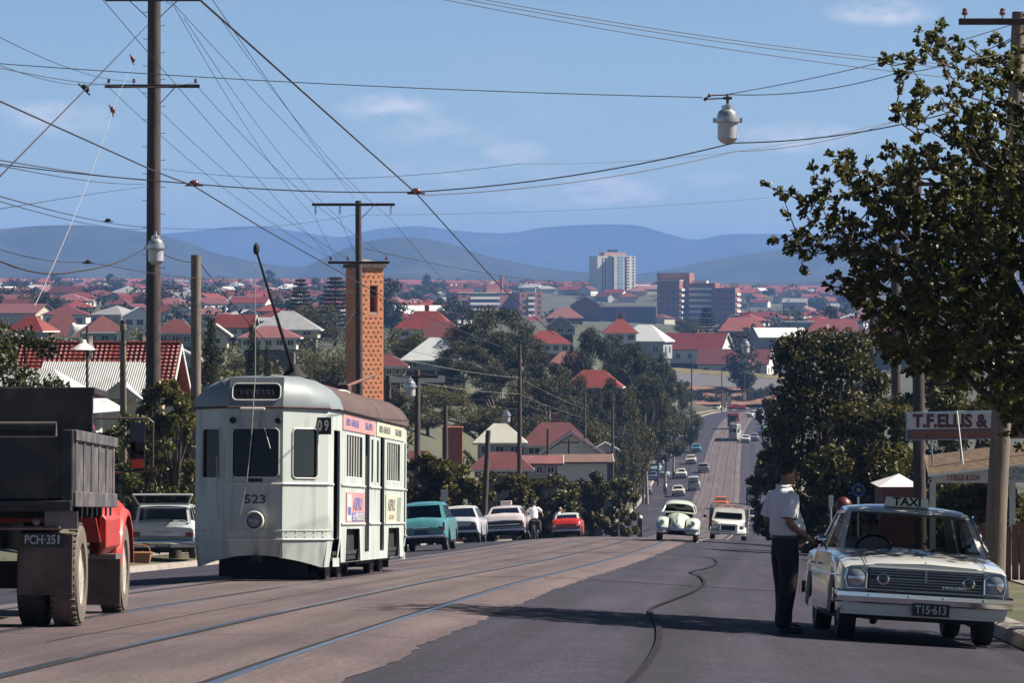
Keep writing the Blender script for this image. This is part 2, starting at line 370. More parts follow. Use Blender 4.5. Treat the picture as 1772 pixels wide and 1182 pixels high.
streaks(asp, .78, 1.26, (), 26, 3.2); streaks(conc, .84, 1.18, (), 24, 3.); streaks(conc, .74, 1.22, ((0, .35, .80), (-1.57, .5, .82), (1.53, .5, .80), (2.75, .18, 1.12), (-2.1, .3, 1.12), (.55, .2, .85), (2.1, .2, .86)), 1.6, .05)
_r = MB().loft([[roadpt(d, y) for d in ASPH_D] for y in YS]).build('road', asp, smooth=60, fix=False); _r['kind'] = 'structure'; lane_attr(_r, ASPH_D, YS)
# concrete tram reservation with a ragged edge, 4 mm proud
rnd = random.Random(3)
ys2 = frange(-40, 20, 4)[:-1]+frange(20, 110, .45)[:-1]+frange(110, 250, 2)[:-1]+frange(250, 838, 6)
sec = []
for y in ys2:
    j = .07*mnoise.noise((y*1.1, 3, 0))+.035*rnd.uniform(-1, 1)+.05*mnoise.noise((y*.25, 7, 0)); k = .05*rnd.uniform(-1, 1)+.08*mnoise.noise((y*.8, 9, 0))
    sec.append([roadpt(d, y, .005) for d in (-2.95+k, -2.4, -1.2, 0, 1.2, 2.4, 3.0+j)])
_r = MB().loft(sec).build('track_bed', conc, smooth=60, fix=False); _r['kind'] = 'structure'; lane_attr(_r, (-2.95, -2.4, -1.2, 0, 1.2, 2.4, 3.0), ys2)
GA = 1.57
RAILS = (-2.32, -.82, .78, 2.28)
ys3 = frange(-40, 120, 2)[:-1]+frange(120, 838, 6)
rl = MB(); gr = MB()
for d in RAILS:
    rl.loft([[roadpt(d-.033, y, .006), roadpt(d-.033, y, .012), roadpt(d+.033, y, .012), roadpt(d+.033, y, .006)] for y in ys3])
    s = 1 if d in (-2.32, .78) else -1
    gr.loft([[roadpt(d+s*.033, y, .0095), roadpt(d+s*.095, y, .0095)] for y in ys3])
rl.build('tram_rails', steel, smooth=0)['kind'] = 'structure'
gr.build('rail_grooves', dark, smooth=0)['kind'] = 'structure'
# expansion joints / cracks across the track slab
cr = MB(); rnd = random.Random(5)
for y in frange(30, 130, 6.1):
    pts = [(-2.8+5.6*i/14, y+rnd.uniform(-.04, .04)) for i in range(15)]
    cr.loft([[roadpt(d, q-.012, .0085), roadpt(d, q+.012, .0085)] for d, q in pts])
for d0 in (0., -.05):
    pts = [(d0+.05*mnoise.noise((y*.5, d0*9, 1)), y) for y in frange(28, 130, .8)]
    if d0 == 0: cr.loft([[roadpt(d-.008, y, .0085), roadpt(d+.008, y, .0085)] for d, y in pts])
cr.build('slab_joints', dark, smooth=0)['kind'] = 'structure'
# wandering tar seam on the asphalt lane (traced, laid on the road)
def onroad_uv(u, v):
    lo, hi = 24., 140.
    for _ in range(40):
        Y = (lo+hi)/2; X = (u-CU)/F*Y; z = roadz(X-xc(Y), Y)
        if HV-F*z/Y > v: lo = Y
        else: hi = Y
    return X, Y
seam = [(1085, 1190), (1120, 1150), (1140, 1110), (1138, 1080), (1126, 1056), (1160, 1040), (1200, 1024), (1219, 1010), (1212, 998), (1196, 990), (1222, 984), (1240, 976), (1236, 968), (1214, 962)]
pts = [onroad_uv(*q) for q in seam]; fine = []
for i in range(len(pts)-1):
    for k in range(8):
        p0 = pts[max(i-1, 0)]; p1 = pts[i]; p2 = pts[i+1]; p3 = pts[min(i+2, len(pts)-1)]; t = k/8
        fine.append([.5*((2*p1[c])+(-p0[c]+p2[c])*t+(2*p0[c]-5*p1[c]+4*p2[c]-p3[c])*t*t+(-p0[c]+3*p1[c]-3*p2[c]+p3[c])*t**3) for c in (0, 1)])
sm = MB(); sec = []
for i, (x, y) in enumerate(fine):
    a = Vector(fine[min(i+1, len(fine)-1)])-Vector(fine[max(i-1, 0)]); n = Vector((-a.y, a.x)).normalized()*.030
    sec.append([(x+s*n.x, y+s*n.y, roadz(x+s*n.x-xc(y), y+s*n.y)+.005) for s in (-1, 1)])
sm.loft(sec).build('tar_seam', M('tar', (.026, .023, .036), .95, spec=.15), smooth=0)['kind'] = 'structure'
# dashed lane line
dl = MB()
for y in frange(126, 400, 9):
    dl.loft([[roadpt(3.25, q, .006), roadpt(3.40, q, .006)] for q in (y, y+1.5, y+3.)])
for y in frange(300, 620, 40):
    dl.loft([[roadpt(-8.6+.0*k, y+q, .006) for k, q in ((0, 0), (0, .25))], [roadpt(-5.6, y, .006), roadpt(-5.6, y+.25, .006)]])
dl.build('lane_markings', M('road_paint', (.62, .6, .56), .7, stain=((.2, .19, .2), 3, .5, .8)), smooth=0)['kind'] = 'structure'
# kerbs and verges (each one strip along its side)
def edge(side):
    e = LW if side < 0 else RW
    k = MB(); v = MB(); ft = MB()
    k.loft([[roadpt(side*(e-.05), y, .003), roadpt(side*(e+.0), y, .13), roadpt(side*(e+.04), y, .15), roadpt(side*(e+.34), y, .16), roadpt(side*(e+.34), y, -.1)] for y in YS if y < 835])
    v.loft([[roadpt(side*(e+.33), y, .145+.02*0), Vector(roadpt(side*(e+1.6), y))+Vector((0, 0, .058*1.6+.17)), Vector(roadpt(side*(e+3.), y))+Vector((0, 0, .058*3+.20)), Vector(roadpt(side*(e+5.), y))+Vector((0, 0, .058*5+.2)), Vector(roadpt(side*(e+5.3), y))+Vector((0, 0, -.5))] for y in YS if y < 835])
    ft.loft([[Vector(roadpt(side*(e+a), y))+Vector((0, 0, .058*a+.205)) for a in (2.1, 3.6)] for y in YS if y < 835])
    for q, n, m in ((k, 'kerb', kerbm), (v, 'verge', grass), (ft, 'footpath', pathm)): q.build(n, m, smooth=30)['kind'] = 'structure'
edge(-1); edge(1)
# the land
DIN = [-16, -14.6, -13.2, -12, -10, -8, -4, 0, 4, 8, 10, 11.5, 12.6, 14, 16]
NO = 46; rows = []
ysl = frange(-60, 20, 10)[:-1]+frange(20, 140, 4)[:-1]+frange(140, 420, 10)[:-1]+frange(420, 800, 12)[:-1]+frange(800, 1100, 10)[:-1]+frange(1100, 2400, 40)[:-1]+frange(2400, 9400, 200)
for y in ysl:
    row = []; x0 = xc(y) if y < 845 else lerp(xc(845), .06*y, min(1, (y-845)/300)); wmax = 60+.42*max(0, y)
    ds = [-16-(wmax-16)*((NO-i)/NO)**1.6 for i in range(NO)]+DIN+[16+(wmax-16)*((i+1)/NO)**1.6 for i in range(NO)]
    for d in ds:
        X = x0+d; z = groundz(X, y)
        if y < 848:
            e = (-LW-d) if d < 0 else (d-RW)
            if e < VERGE+.9: z -= .35
            else: z += .25*mnoise.noise((X*.05, y*.05, 0))
        else: z += .5*mnoise.noise((X*.02, y*.02, 0))
        row.append((X, y, z))
    rows.append(row)
MB().loft(rows).build('ground', soil, smooth=60)['kind'] = 'structure'
# upper street and red earth cutting beyond the bend
def ridge(name, sky, Y, depth, mat, seed, rough=.20):
    r = random.Random(seed); q = MB(); us = frange(sky[0][0], sky[-1][0], 7); secs = []
    for u in us:
        v = pw(sky, u); zt = (HV-v)/F*Y; row = []
        for kk in range(-14, 15):
            k = kk/2; y = Y+k/7*depth; g = math.exp(-(k/2.5)**2); X = (u-CU)/F*Y*(1+.25*k/7*depth/Y)
            f_ = 9000/(Y+3400); n_ = abs(mnoise.noise((X*.0019*f_, y*.0008*f_, seed)))*1.5+.5*abs(mnoise.noise((X*.006*f_, y*.002*f_, seed+3))); z = -20+(zt+20)*((g*(1-min(.55, rough*2.6*n_))) if k else 1-.010*abs(mnoise.noise((X*.012, 0, seed)))-.012*abs(mnoise.noise((X*.003, 0, seed))))
            row.append((X, y, z))
        secs.append(row)
    o = q.loft(secs).build(name, mat, smooth=60); o['kind'] = 'structure'; return o
bush = M('forested_hill', (.020, .026, .016), .95, var=.6, scale=.012, bump=.8, bscale=.05, stain=((.085, .078, .045), .006, .53, .7))
ridge('hills', [(-500, 420), (-100, 400), (200, 408), (330, 400), (400, 392), (450, 391), (520, 401), (590, 409), (650, 396), (720, 391), (800, 399), (870, 403), (950, 392), (1050, 388), (1110, 391), (1160, 405), (1205, 414), (1250, 406), (1330, 404), (1420, 405), (1600, 396), (2300, 400)], 11000, 2000, bush, 1)
ridge('hills', [(-500, 430), (-200, 402), (0, 396), (60, 391), (130, 389), (200, 395), (260, 402), (310, 414), (370, 436), (440, 452), (520, 462), (560, 446), (610, 425), (660, 413), (710, 410), (770, 419), (840, 441), (900, 455), (1000, 470), (1100, 474), (1300, 500)], 5600, 1100, bush, 2)
ridge('hills', [(900, 500), (1050, 482), (1130, 470), (1200, 456), (1280, 441), (1350, 431), (1450, 424), (1600, 416), (1800, 410), (2300, 420)], 6200, 1200, bush, 4)
ridge('hills', [(-400, 470), (0, 455), (200, 462), (400, 478), (600, 480), (750, 470), (900, 478), (1100, 488), (1300, 486), (1700, 470), (2200, 470)], 4700, 700, bush, 6, .09)
# ------------------------------------------------------------------ cars
rubber = M('tyre_rubber', (.022, .02, .021), .75, var=.25, scale=12)
dusty = M('dusty_tyre', (.16, .135, .115), .9, var=.3, scale=5)
glass = glass_mat('car_glass', (.60, .62, .62), gc=.5)
dglass = glass_mat('dark_glass', (.10, .10, .10), gc=.4)
interior = M('dark_interior', (.03, .026, .028), .8)
redlens = M('red_lens', (.30, .03, .025), .2)
amber = M('amber_lens', (.6, .2, .03), .25)
lens = M('lamp_glass', (.55, .58, .62), .08, .75, var=.25, scale=30)
under = M('underbody', (.014, .013, .014), .85)
platem = M('plate_black', (.012, .012, .014), .4)
platew = M('plate_white', (.62, .64, .66), .5)
hub = M('hubcap', (.55, .55, .56), .22, .9)
def paint(name, c, r=.28): return M('paint_'+name, c, r, var=.05, scale=2.5, coat=.6, stain=(tuple(x*.75 for x in c), 4, .56, .35))
PW = paint('white', (.72, .73, .70)); PC = paint('cream', (.70, .66, .52)); PT = paint('teal', (.10, .33, .38)); PR = paint('red', (.55, .035, .03))
PO = paint('orange', (.70, .16, .03)); PB = paint('blue', (.10, .17, .32)); PLB = paint('light_blue', (.33, .47, .58)); PG = paint('grey', (.30, .29, .30))
PK = paint('black', (.02, .02, .024)); PGR = paint('pale_green', (.61, .69, .58)); PM = paint('mauve_grey', (.45, .40, .42)); PBR = paint('bronze', (.26, .19, .17))

WHEELS = {}
def wheel_meshes(r, w, rim, tyre):
    k = (r, w, rim.name, tyre.name)
    if k not in WHEELS:
        t = MB().lathe([(r*.62, -w/2), (r*.93, -w/2), (r, -w*.32), (r, w*.32), (r*.93, w/2), (r*.62, w/2), (r*.6, w*.3), (r*.6, -w*.3)], 36 if r > .42 else 28, axis='X')
        if r > .42:                          # truck tyre lugs and wheel nuts
            for i in range(40):
                a = 2*math.pi*i/40
                for s_ in (-1, 1): t.box((s_*w*.30, r*1.0*math.cos(a+s_*.04), r*1.0*math.sin(a+s_*.04)), (w*.28, .035, .02), rot=Matrix.Rotation(a+s_*.04-math.pi/2, 3, 'X'))
        t = t.mesh('tyre', tyre)
        h = MB().lathe([(.02, w*.44), (r*.2, w*.46), (r*.3, w*.40), (r*.45, w*.40), (r*.58, w*.36), (r*.64, w*.46), (r*.66, w*.5), (r*.62, -w*.4), (.02, -w*.4)], 24, axis='X').mesh('rim', rim)
        WHEELS[k] = (t, h)
    return WHEELS[k]
def add_wheel(root, x, y, r, w, rim=hub, tyre=rubber, steer=0):
    t, h = wheel_meshes(r, w, rim, tyre); s = 1 if x > 0 else -1
    o = bpy.data.objects.new('wheel', t); COL.objects.link(o); o.parent = root; o.location = (x, y, r); o.rotation_euler = (0, 0, (0 if s > 0 else math.pi)+steer)
    c = bpy.data.objects.new('rim', h); COL.objects.link(c); c.parent = o
    return o

def car(name, label, cat, sp, body, roofm=None, group=None, detail=2, glz=None):
    """sp: L,w,belt[(y,z)],plan[(y,w)],sill,crown,ax(front,rear),r,gh(ws_base,ws_top,rw_top,rw_base),top,tw(roof half width)"""
    g = sp.get; root = thing(name, label, cat, group=group); L = sp['L']; roofm = roofm or body; glz = glz or glass
    belt, plan = sp['belt'], sp['plan']; y0, y1 = belt[0][0], belt[-1][0]; r = sp['r']; ar = r+.055; sill = sp['sill']
    n = 56 if detail > 1 else 30; secs = []
    stn = sorted(set([y0+(y1-y0)*i/n for i in range(n+1)]+[a+s*ar*.995 for a in sp['ax'] for s in (-1, 1)]))
    for y in stn:
        zb = sill+max(0, (y-(y1-.45))/.45)*.07+max(0, ((y0+.55)-y)/.55)*g('tuck', .15)
        for a in sp['ax']:
            if abs(y-a) < ar: zb = max(zb, r*.96+math.sqrt(ar*ar-(y-a)**2))
        w, z = pw(plan, y), pw(belt, y); c = sp.get('crown', .06); zm = lerp(zb, z, .5)
        bl = sp.get('bulge', .03); cs = g('crease', .0)
        hs = [(w-.05, zb), (w-.012, zb+.04 if zb < z-.15 else zb), (w, lerp(zb, z, .55)), (w-bl*.4, lerp(zb, z, .82)), (w-bl, z-.02), (w-bl-.06, z+.012), (w*.62, z+c*.62), (w*.60, z+c*.62+cs), (.03, z+c+cs), (0, z+c+cs)]
        secs.append([Vector((-x, y, q)) for x, q in hs]+[Vector((x, y, q)) for x, q in hs[-2::-1]])
    b = MB().loft(secs)
    for k in (0, len(secs)-1): b.add(secs[k], [tuple(range(len(secs[k])))])
    bo = b.build('body', body, root, 38)
    ub = MB()
    wi = plan[len(plan)//2][1]
    ub.bx(-wi*.66, wi*.66, y0+.12, y1-.12, sill-.02, r*1.9); ub.bx(-wi*.9, wi*.9, sp['ax'][1]+ar, sp['ax'][0]-ar, sill-.04, sill+.12)
    ub.bx(-wi*.94, wi*.94, sp['ax'][1]+ar*.9, y1-.9 if False else sp['gh'][0], sill+.1, .5)
    ub.build('underbody', under, root, 0)
    # glasshouse
    a0, a1, a2, a3 = sp['gh']; zt = sp['top']; tw = sp['tw']; cz = g('crown', .06)
    def lw(y): return pw(plan, y)-sp.get('bulge', .03)-.07
    FL = lambda s: Vector((s*lw(a0), a0, pw(belt, a0)+cz*.25)); FU = lambda s: Vector((s*tw, a1, zt-.05))
    RU = lambda s: Vector((s*tw*sp.get('rtw', .96), a2, zt-.06)); RL = lambda s: Vector((s*lw(a3), a3, pw(belt, a3)+cz*.25))
    gl = MB(); fr = MB(); off = .012
    def panel(c, div, mg, bow=None, frame=True):     # c: corners BL,BR,TR,TL ; mg l,r,b,t ; div: list of u splits
        bl, br, tr, tl = c; nrm = (br-bl).cross(tl-bl).normalized()
        def pt(u, v, o=0):
            p = bl.lerp(br, u).lerp(tl.lerp(tr, u), v)
            if bow: p = p+bow*(1-(2*u-1)**2)
            return p+nrm*o
        us = [0]+div+[1]; k = 8 if bow else 1
        for i in range(len(us)-1):
            u0 = us[i]+(mg[0] if i == 0 else .022); u1 = us[i+1]-(mg[1] if i == len(us)-2 else .022)
            for q in range(k):
                p, s = lerp(u0, u1, q/k), lerp(u0, u1, (q+1)/k)
                gl.quad(pt(p, mg[2]), pt(s, mg[2]), pt(s, 1-mg[3]), pt(p, 1-mg[3]))
            ring = lambda v0, v1, x0, x1: [fr.quad(pt(lerp(x0, x1, q/k), v0, off), pt(lerp(x0, x1, (q+1)/k), v0, off), pt(lerp(x0, x1, (q+1)/k), v1, off), pt(lerp(x0, x1, q/k), v1, off)) for q in range(k)]
            ring(0, mg[2], us[i], us[i+1]); ring(1-mg[3], 1, us[i], us[i+1]); ring(mg[2], 1-mg[3], us[i], u0); ring(mg[2], 1-mg[3], u1, us[i+1])
    fwd = Vector((0, .10, 0))
    panel((FL(1), FL(-1), FU(-1), FU(1)), [], (.035, .035, .05, .04), fwd)
    panel((RL(-1), RL(1), RU(1), RU(-1)), [], g('rmg', (.07, .07, .08, .06)), -fwd*.8)
    for s in (-1, 1):
        c = (RL(s), FL(s), FU(s), RU(s)) if s > 0 else (FL(s), RL(s), RU(s), FU(s)); mg = g('smg', (.10, .045, .06, .09))
        dv = g('sdiv', [.46]); 
        if s < 0: mg = (mg[1], mg[0], mg[2], mg[3]); dv = [1-x for x in reversed(dv)]
        panel(c, dv, mg)
    # roof skin
    rs = []
    for i in range(9):
        t = i/8; y = lerp(a2-.05, a1+.05, t); hw = lerp(tw*sp.get('rtw', .96), tw, t)+.01; hh = zt-.055+(.05-.05*(2*t-1)**2)
        edge_ = -.03*(abs(2*t-1)**6)
        rs.append([Vector((hw*x, y, hh+g('rcrown', .05)*(1-abs(x)**2.6)+edge_-(.03 if abs(x) == 1 else 0))) for x in (-1, -.97, -.85, -.6, -.3, 0, .3, .6, .85, .97, 1)])
    fr.loft(rs)
    fr.build('roof', roofm, root, 40)
    gl.build('window', glz, root, 30)
    for y in sp['ax']:
        for s in (-1, 1): add_wheel(root, s*(wi-.10-g('wtrack', .06)), y, r, g('tw_', .17), g('rim', hub), g('tyre', rubber))
    def bumper(y, sgn, w, z):
        p = [Vector((x*w, y+sgn*(.10-.11*abs(x)**3), z)) for x in (-1, -.97, -.9, -.7, -.4, 0, .4, .7, .9, .97, 1)]
        p = [Vector((-w-.02, y-sgn*.28, z))]+p+[Vector((w+.02, y-sgn*.28, z))]
        m = MB(); m.loft([[q+Vector((0, sgn*dy, dz)) for q in p] for dy, dz in ((0, -.06), (.03, -.045), (.045, 0), (.03, .05), (0, .065))])
        return m.build('bumper', chrome, root, 40)
    if g('bump', True):
        bumper(y1, 1, pw(plan, y1)+.02, g('bz', .46)); bumper(y0, -1, pw(plan, y0)+.02, g('bz', .46))
    seat = MB()
    for y in (lerp(a0, a3, .42), lerp(a0, a3, .80)):
        seat.bx(-wi*.75, wi*.75, y-.55, y+.02, .35, .52); seat.bx(-wi*.75, wi*.75, y-.62, y-.46, .5, .96)
    seat.bx(-wi*.85, wi*.85, a3, a0, .3, .36); seat.bx(-wi*.86, wi*.86, a0-.30, a0-.02, .6, pw(belt, a0)-.02)
    if detail: seat.build('seat', interior, root, 0, bevel=.04)
    root['belt_front'] = 0; del root['belt_front']
    return root

def lights_rear(root, y, w, z, h=.12, wd=.2, tail=redlens):
    for s in (-1, 1): MB().box((s*w, y, z), (wd, .05, h)).build('tail_light', tail, root, 0, bevel=.02)
def lights_front(root, y, w, z, r=.09):
    for s in (-1, 1):
        h = MB().lathe([(.01, .03), (r*.6, .025), (r, 0), (r, -.04), (.01, -.04)], 20, (s*w, y, z), 'Y').build('headlight', lens, root)
        MB().lathe([(r, -.02), (r*1.18, -.02), (r*1.18, .025), (r, .035)], 20, (s*w, y, z), 'Y').build('rim', chrome, h)
def plate(root, p, s, back=False, w=.38, h=.125, size=.105, fg=None, bgm=None):
    o = MB().box((0, 0, 0), (w, .012, h)).build('licence_plate', bgm or platem, root, 0); o.location = p
    if not back: o.rotation_euler = (0, 0, math.pi)
    text(s, o, (0, -.009, 0), size, fg or platew, sx=.78, off=.0018)
    return o

SEDAN = dict(L=4.5, belt=[(-2.25, .80), (-2.2, .88), (-1.6, .93), (-.9, .93), (.9, .93), (1.6, .91), (2.2, .86), (2.25, .80)], plan=[(-2.25, .78), (-2.0, .86), (-1, .89), (1, .89), (2.0, .86), (2.25, .80)], sill=.27, crown=.07, ax=(1.32, -1.33), r=.31, gh=(.92, .38, -.88, -1.42), top=1.44, tw=.62)
def sedan(**k): d = dict(SEDAN); d.update(k); return d

def simple_car(name, label, sp, m, roofm=None, group=None, detail=1, cat='car'):
    c = car(name, label, cat, sp, m, roofm, group, detail)
    yb, yf = sp['belt'][0][0], sp['belt'][-1][0]; zf = sp['belt'][-2][1]-.15; wv = sp['plan'][0][1]
    lights_rear(c, yb-.01, wv-.13, zf, .13, .17); lights_front(c, yf+.01, wv-.16, zf, .085)
    MB().box((0, yf+.01, zf), (wv*1.05, .03, .14)).build('grille', dark, c, 0)
    return c
# ------------------------------------------------------------------ the taxi
TX = dict(L=4.6, belt=[(-2.35, .76), (-2.3, .84), (-1.7, .92), (-.9, .945), (.85, .945), (1.5, .90), (2.12, .825), (2.22, .80)], plan=[(-2.35, .80), (-2.1, .875), (-1, .905), (1, .905), (1.9, .89), (2.22, .875)], sill=.26, crown=.055, crease=.012, ax=(1.36, -1.33), r=.325, gh=(.92, .28, -1.00, -1.55), top=1.475, tw=.66, bulge=.035, bump=False, smg=(.11, .03, .06, .09), wtrack=.075, tw_=.18)
PTX = M('paint_taxi_cream', (.70, .70, .66), .22, var=.04, scale=2, coat=.8)
taxi = car('taxi', 'cream white sixties taxi sedan parked at the right kerb facing us under the leafy tree', 'car', TX, PTX)
zf = .80
GZ = lambda z: .57+(z-.585)*.83
# front face: recess, grille bars, badge
MB().bx(-.60, .60, 2.205, 2.235, GZ(.585), GZ(.862)).build('grille', M('grille_black', (.02, .02, .024), .4), taxi, 0)
gb = MB()
for z in (.625, .665, .70, .775, .81, .84): gb.bx(-.585, .585, 2.235, 2.246, GZ(z)-.004, GZ(z)+.004)
gb.bx(-.46, .46, 2.236, 2.256, .687, .70); gb.bx(-.60, .60, 2.236, 2.25, .795, .807); gb.bx(-.012, .012, 2.236, 2.27, .66, .807); gb.bx(-.60, .60, 2.236, 2.25, .566, .576)
gb.build('grille_bars', M('dull_chrome', (.30, .31, .34), .3, .9), taxi, 0)
for s in (-1, 1):
    hx = s*.725
    oct_ = [(-.12, -.14), (.10, -.14), (.125, -.02), (.10, .12), (-.06, .13), (-.125, .07)]
    h = MB().prism([Vector((hx+s*x, 2.20, .685+z*.88)) for x, z in oct_], (0, .055, 0)).build('headlight', chrome, taxi, 0, bevel=.012)
    MB().prism([Vector((hx+s*x*.86, 2.256, .685+z*.78)) for x, z in oct_], (0, .004, 0)).build('bezel', M('bezel_grey', (.25, .26, .28), .35, .6), h, 0)
    MB().lathe([(.005, .045), (.05, .038), (.088, .012), (.092, 0), (.005, 0)], 24, (hx, 2.262, .683), 'Y').build('lens', lens, h)
    f = MB().lathe([(.065, 0), (.065, .03), (.05, .034), (.046, .01), (.005, .01)], 22, (s*.445, 2.25, .686), 'Y').build('driving_lamp', chrome, taxi)
    MB().lathe([(.005, .02), (.04, .016), (.045, .0), (.005, 0)], 18, (s*.445, 2.262, .686), 'Y').build('lens', M('dark_lens', (.08, .085, .1), .1), f)
# bonnet shut lines and nose
MB().loft([[(-.60, 2.222, .802), (-.60, 2.245, .807)], [(.60, 2.222, .802), (.60, 2.245, .807)]]).build('bonnet_lip', PTX, taxi, 0)
ln = MB()
for s in (-1, 1):
    pts = [(s*.62, y, pw(TX['belt'], y)+.055*.62+.0135) for y in [.95+1.27*i/12 for i in range(13)]]
    ln.loft([[(x-.006, y, z+.001) for x, y, z in pts], [(x+.006, y, z+.001) for x, y, z in pts]])
ln.loft([[(-.62, .945, .996), (.62, .945, .996)], [(-.62, .96, .996), (.62, .96, .996)]])
ln.build('shut_line', dark, taxi, 0)
sp_ = MB().tube([(0, .98, 1.015), (0, 1.6, .966), (0, 2.2, .872)], .008, 6); sp_.build('bonnet_trim', chrome, taxi)
# bumpers with over-riders wrapping the corners, valance below
def taxi_bumper(y, s):
    p = [Vector((-.93, y-s*.42, .49)), Vector((-.935, y-s*.12, .49))]+[Vector((x*.915, y+s*(.045-.06*abs(x)**4), .49)) for x in (-1, -.9, -.6, -.3, 0, .3, .6, .9, 1)]+[Vector((.935, y-s*.12, .49)), Vector((.93, y-s*.42, .49))]
    m = MB().loft([[q+Vector((0, s*dy, dz)) for q in p] for dy, dz in ((0, -.075), (.025, -.06), (.03, -.012), (.05, -.005), (.05, .04), (.03, .055), (-.02, .065))])
    o = m.build('bumper', chrome, taxi, 30)
    for x in (-.60, -.18, .18, .60): MB().ball((x, y+s*.10, .505), (.014, .008, .014), 8, 6).build('bolt', chrome, o)
taxi_bumper(2.24, 1); taxi_bumper(-2.36, -1)
MB().loft([[(x*.86, 2.215-.06*abs(x)**4, z) for x in (-1, -.8, -.4, 0, .4, .8, 1)] for z in (.29, .32, .44)]).build('valance', PTX, taxi, 40)
MB().box((.40, 2.30, .545), (.20, .006, .035)).build('bumper_sticker', M('sticker', (.22, .10, .05), .5, var=.6, scale=60), taxi, 0)
plate(taxi, (-.06, 2.325, .375), 'T15·613', w=.385, h=.135, size=.125)
text('HOLDEN', taxi, (-.30, 2.252, .625), .038, chrome, (R(90), 0, math.pi), 'badge', sx=1.6, ext=.003)
# wipers, mirror, vents
wp = MB()
for x in (.42, -.18): wp.tube([(x, .985, 1.0), (x-.22, .92, 1.06)], .008, 6); wp.tube([(x-.02, .985, 1.02), (x-.46, .91, 1.075)], .006, 6)
wp.build('wiper', dark, taxi)
for s in (-1, 1):
    vt = MB()
    for i in range(30): vt.bx(s*(.12+i*.014), s*(.127+i*.014), 1.01, 1.045, 1.0, 1.006)
    vt.build('air_vent', dark, taxi, 0)
mr_ = MB().tube([(.90, .70, .96), (.955, .72, 1.05)], .01, 6); mr_.ball((.97, .72, 1.07), (.07, .06, .055), 12, 8); mr_.build('mirror', chrome, taxi)
for s in (-1, 1):
    for y in (.1, -.75): MB().tube([(s*.905, y, .80), (s*.93, y-.02, .80), (s*.93, y-.15, .80), (s*.905, y-.17, .80)], .010, 6).build('door_handle', chrome, taxi)
    m = MB().tube([(s*.912, 1.95, .70), (s*.918, 1, .705), (s*.918, -1, .705), (s*.90, -2.1, .69)], .010, 6); m.build('side_trim', chrome, taxi)
MB().loft([[(-.60, .30+.02*0, 1.438), (.60, .30, 1.438)], [(-.60, .33, 1.43), (.60, .33, 1.43)]]).build('windscreen_trim', chrome, taxi, 0)
# open driver side? the near-right door glass frame stands a little proud
fm = MB().tube([(-.70, .40, 1.40), (-.86, .70, .985)], .014, 6); fm.tube([(-.70, .40, 1.40), (-.74, .1, 1.42)], .014, 6); fm.build('quarter_frame', chrome, taxi)
# roof sign
sg = MB().prism([(-.245, .10, 1.49), (.245, .10, 1.49), (.225, .10, 1.60), (-.225, .10, 1.60)], (0, .09, 0)).build('roof_sign', M('sign_cream', (.72, .70, .62), .5), taxi, 0, bevel=.006)
text('TAXI', sg, (0, .194, 1.545), .125, dark, (R(90), 0, math.pi), sx=1.12, off=.004)
# steering wheel and number decal
sw = MB()
sw.tube([(.38+.19*math.cos(a), .52+.07*math.sin(a), .98+.17*math.sin(a)) for a in [2*math.pi*i/20 for i in range(21)]], .014, 6, cap=False)
sw.tube([(.38, .52, .98), (.38, .85, .84)], .02, 6); sw.build('steering_wheel', interior, taxi)
text('70', taxi, (-.45, .60, 1.10), .09, M('decal_yellow', (.55, .38, .06), .5), (R(90), 0, math.pi), 'decal', sx=1.3)
# taxi stands on the road: ray column 1601 at its nose
on_road(taxi, 1551, 38.7, -1, yaw=R(3.6)); taxi.scale = (1, 1, .965)
# ------------------------------------------------------------------ the tram
TG = M('tram_green_grey', (.53, .59, .56), .5, var=.08, scale=1.5, stain=((.27, .28, .27), 4, .5, .62), stretch=(1.6, 1.6, .22))
TGL = M('tram_pale_trim', (.70, .71, .66), .5, var=.06, scale=2, stain=((.34, .32, .29), 1.6, .55, .6))
TROOF = M('tram_roof', (.115, .07, .065), .8, var=.25, scale=2.5, stain=((.07, .05, .05), 1.2, .5, .7))
TBAND = M('tram_upper', (.25, .29, .31), .5, var=.08, scale=2)
tram = thing('tram', 'pale grey green electric tram numbered 523 standing on the left hand track', 'tram')
HW, L2 = 1.13, 6.4                          # half width, half length; local +y = front facing us after placing
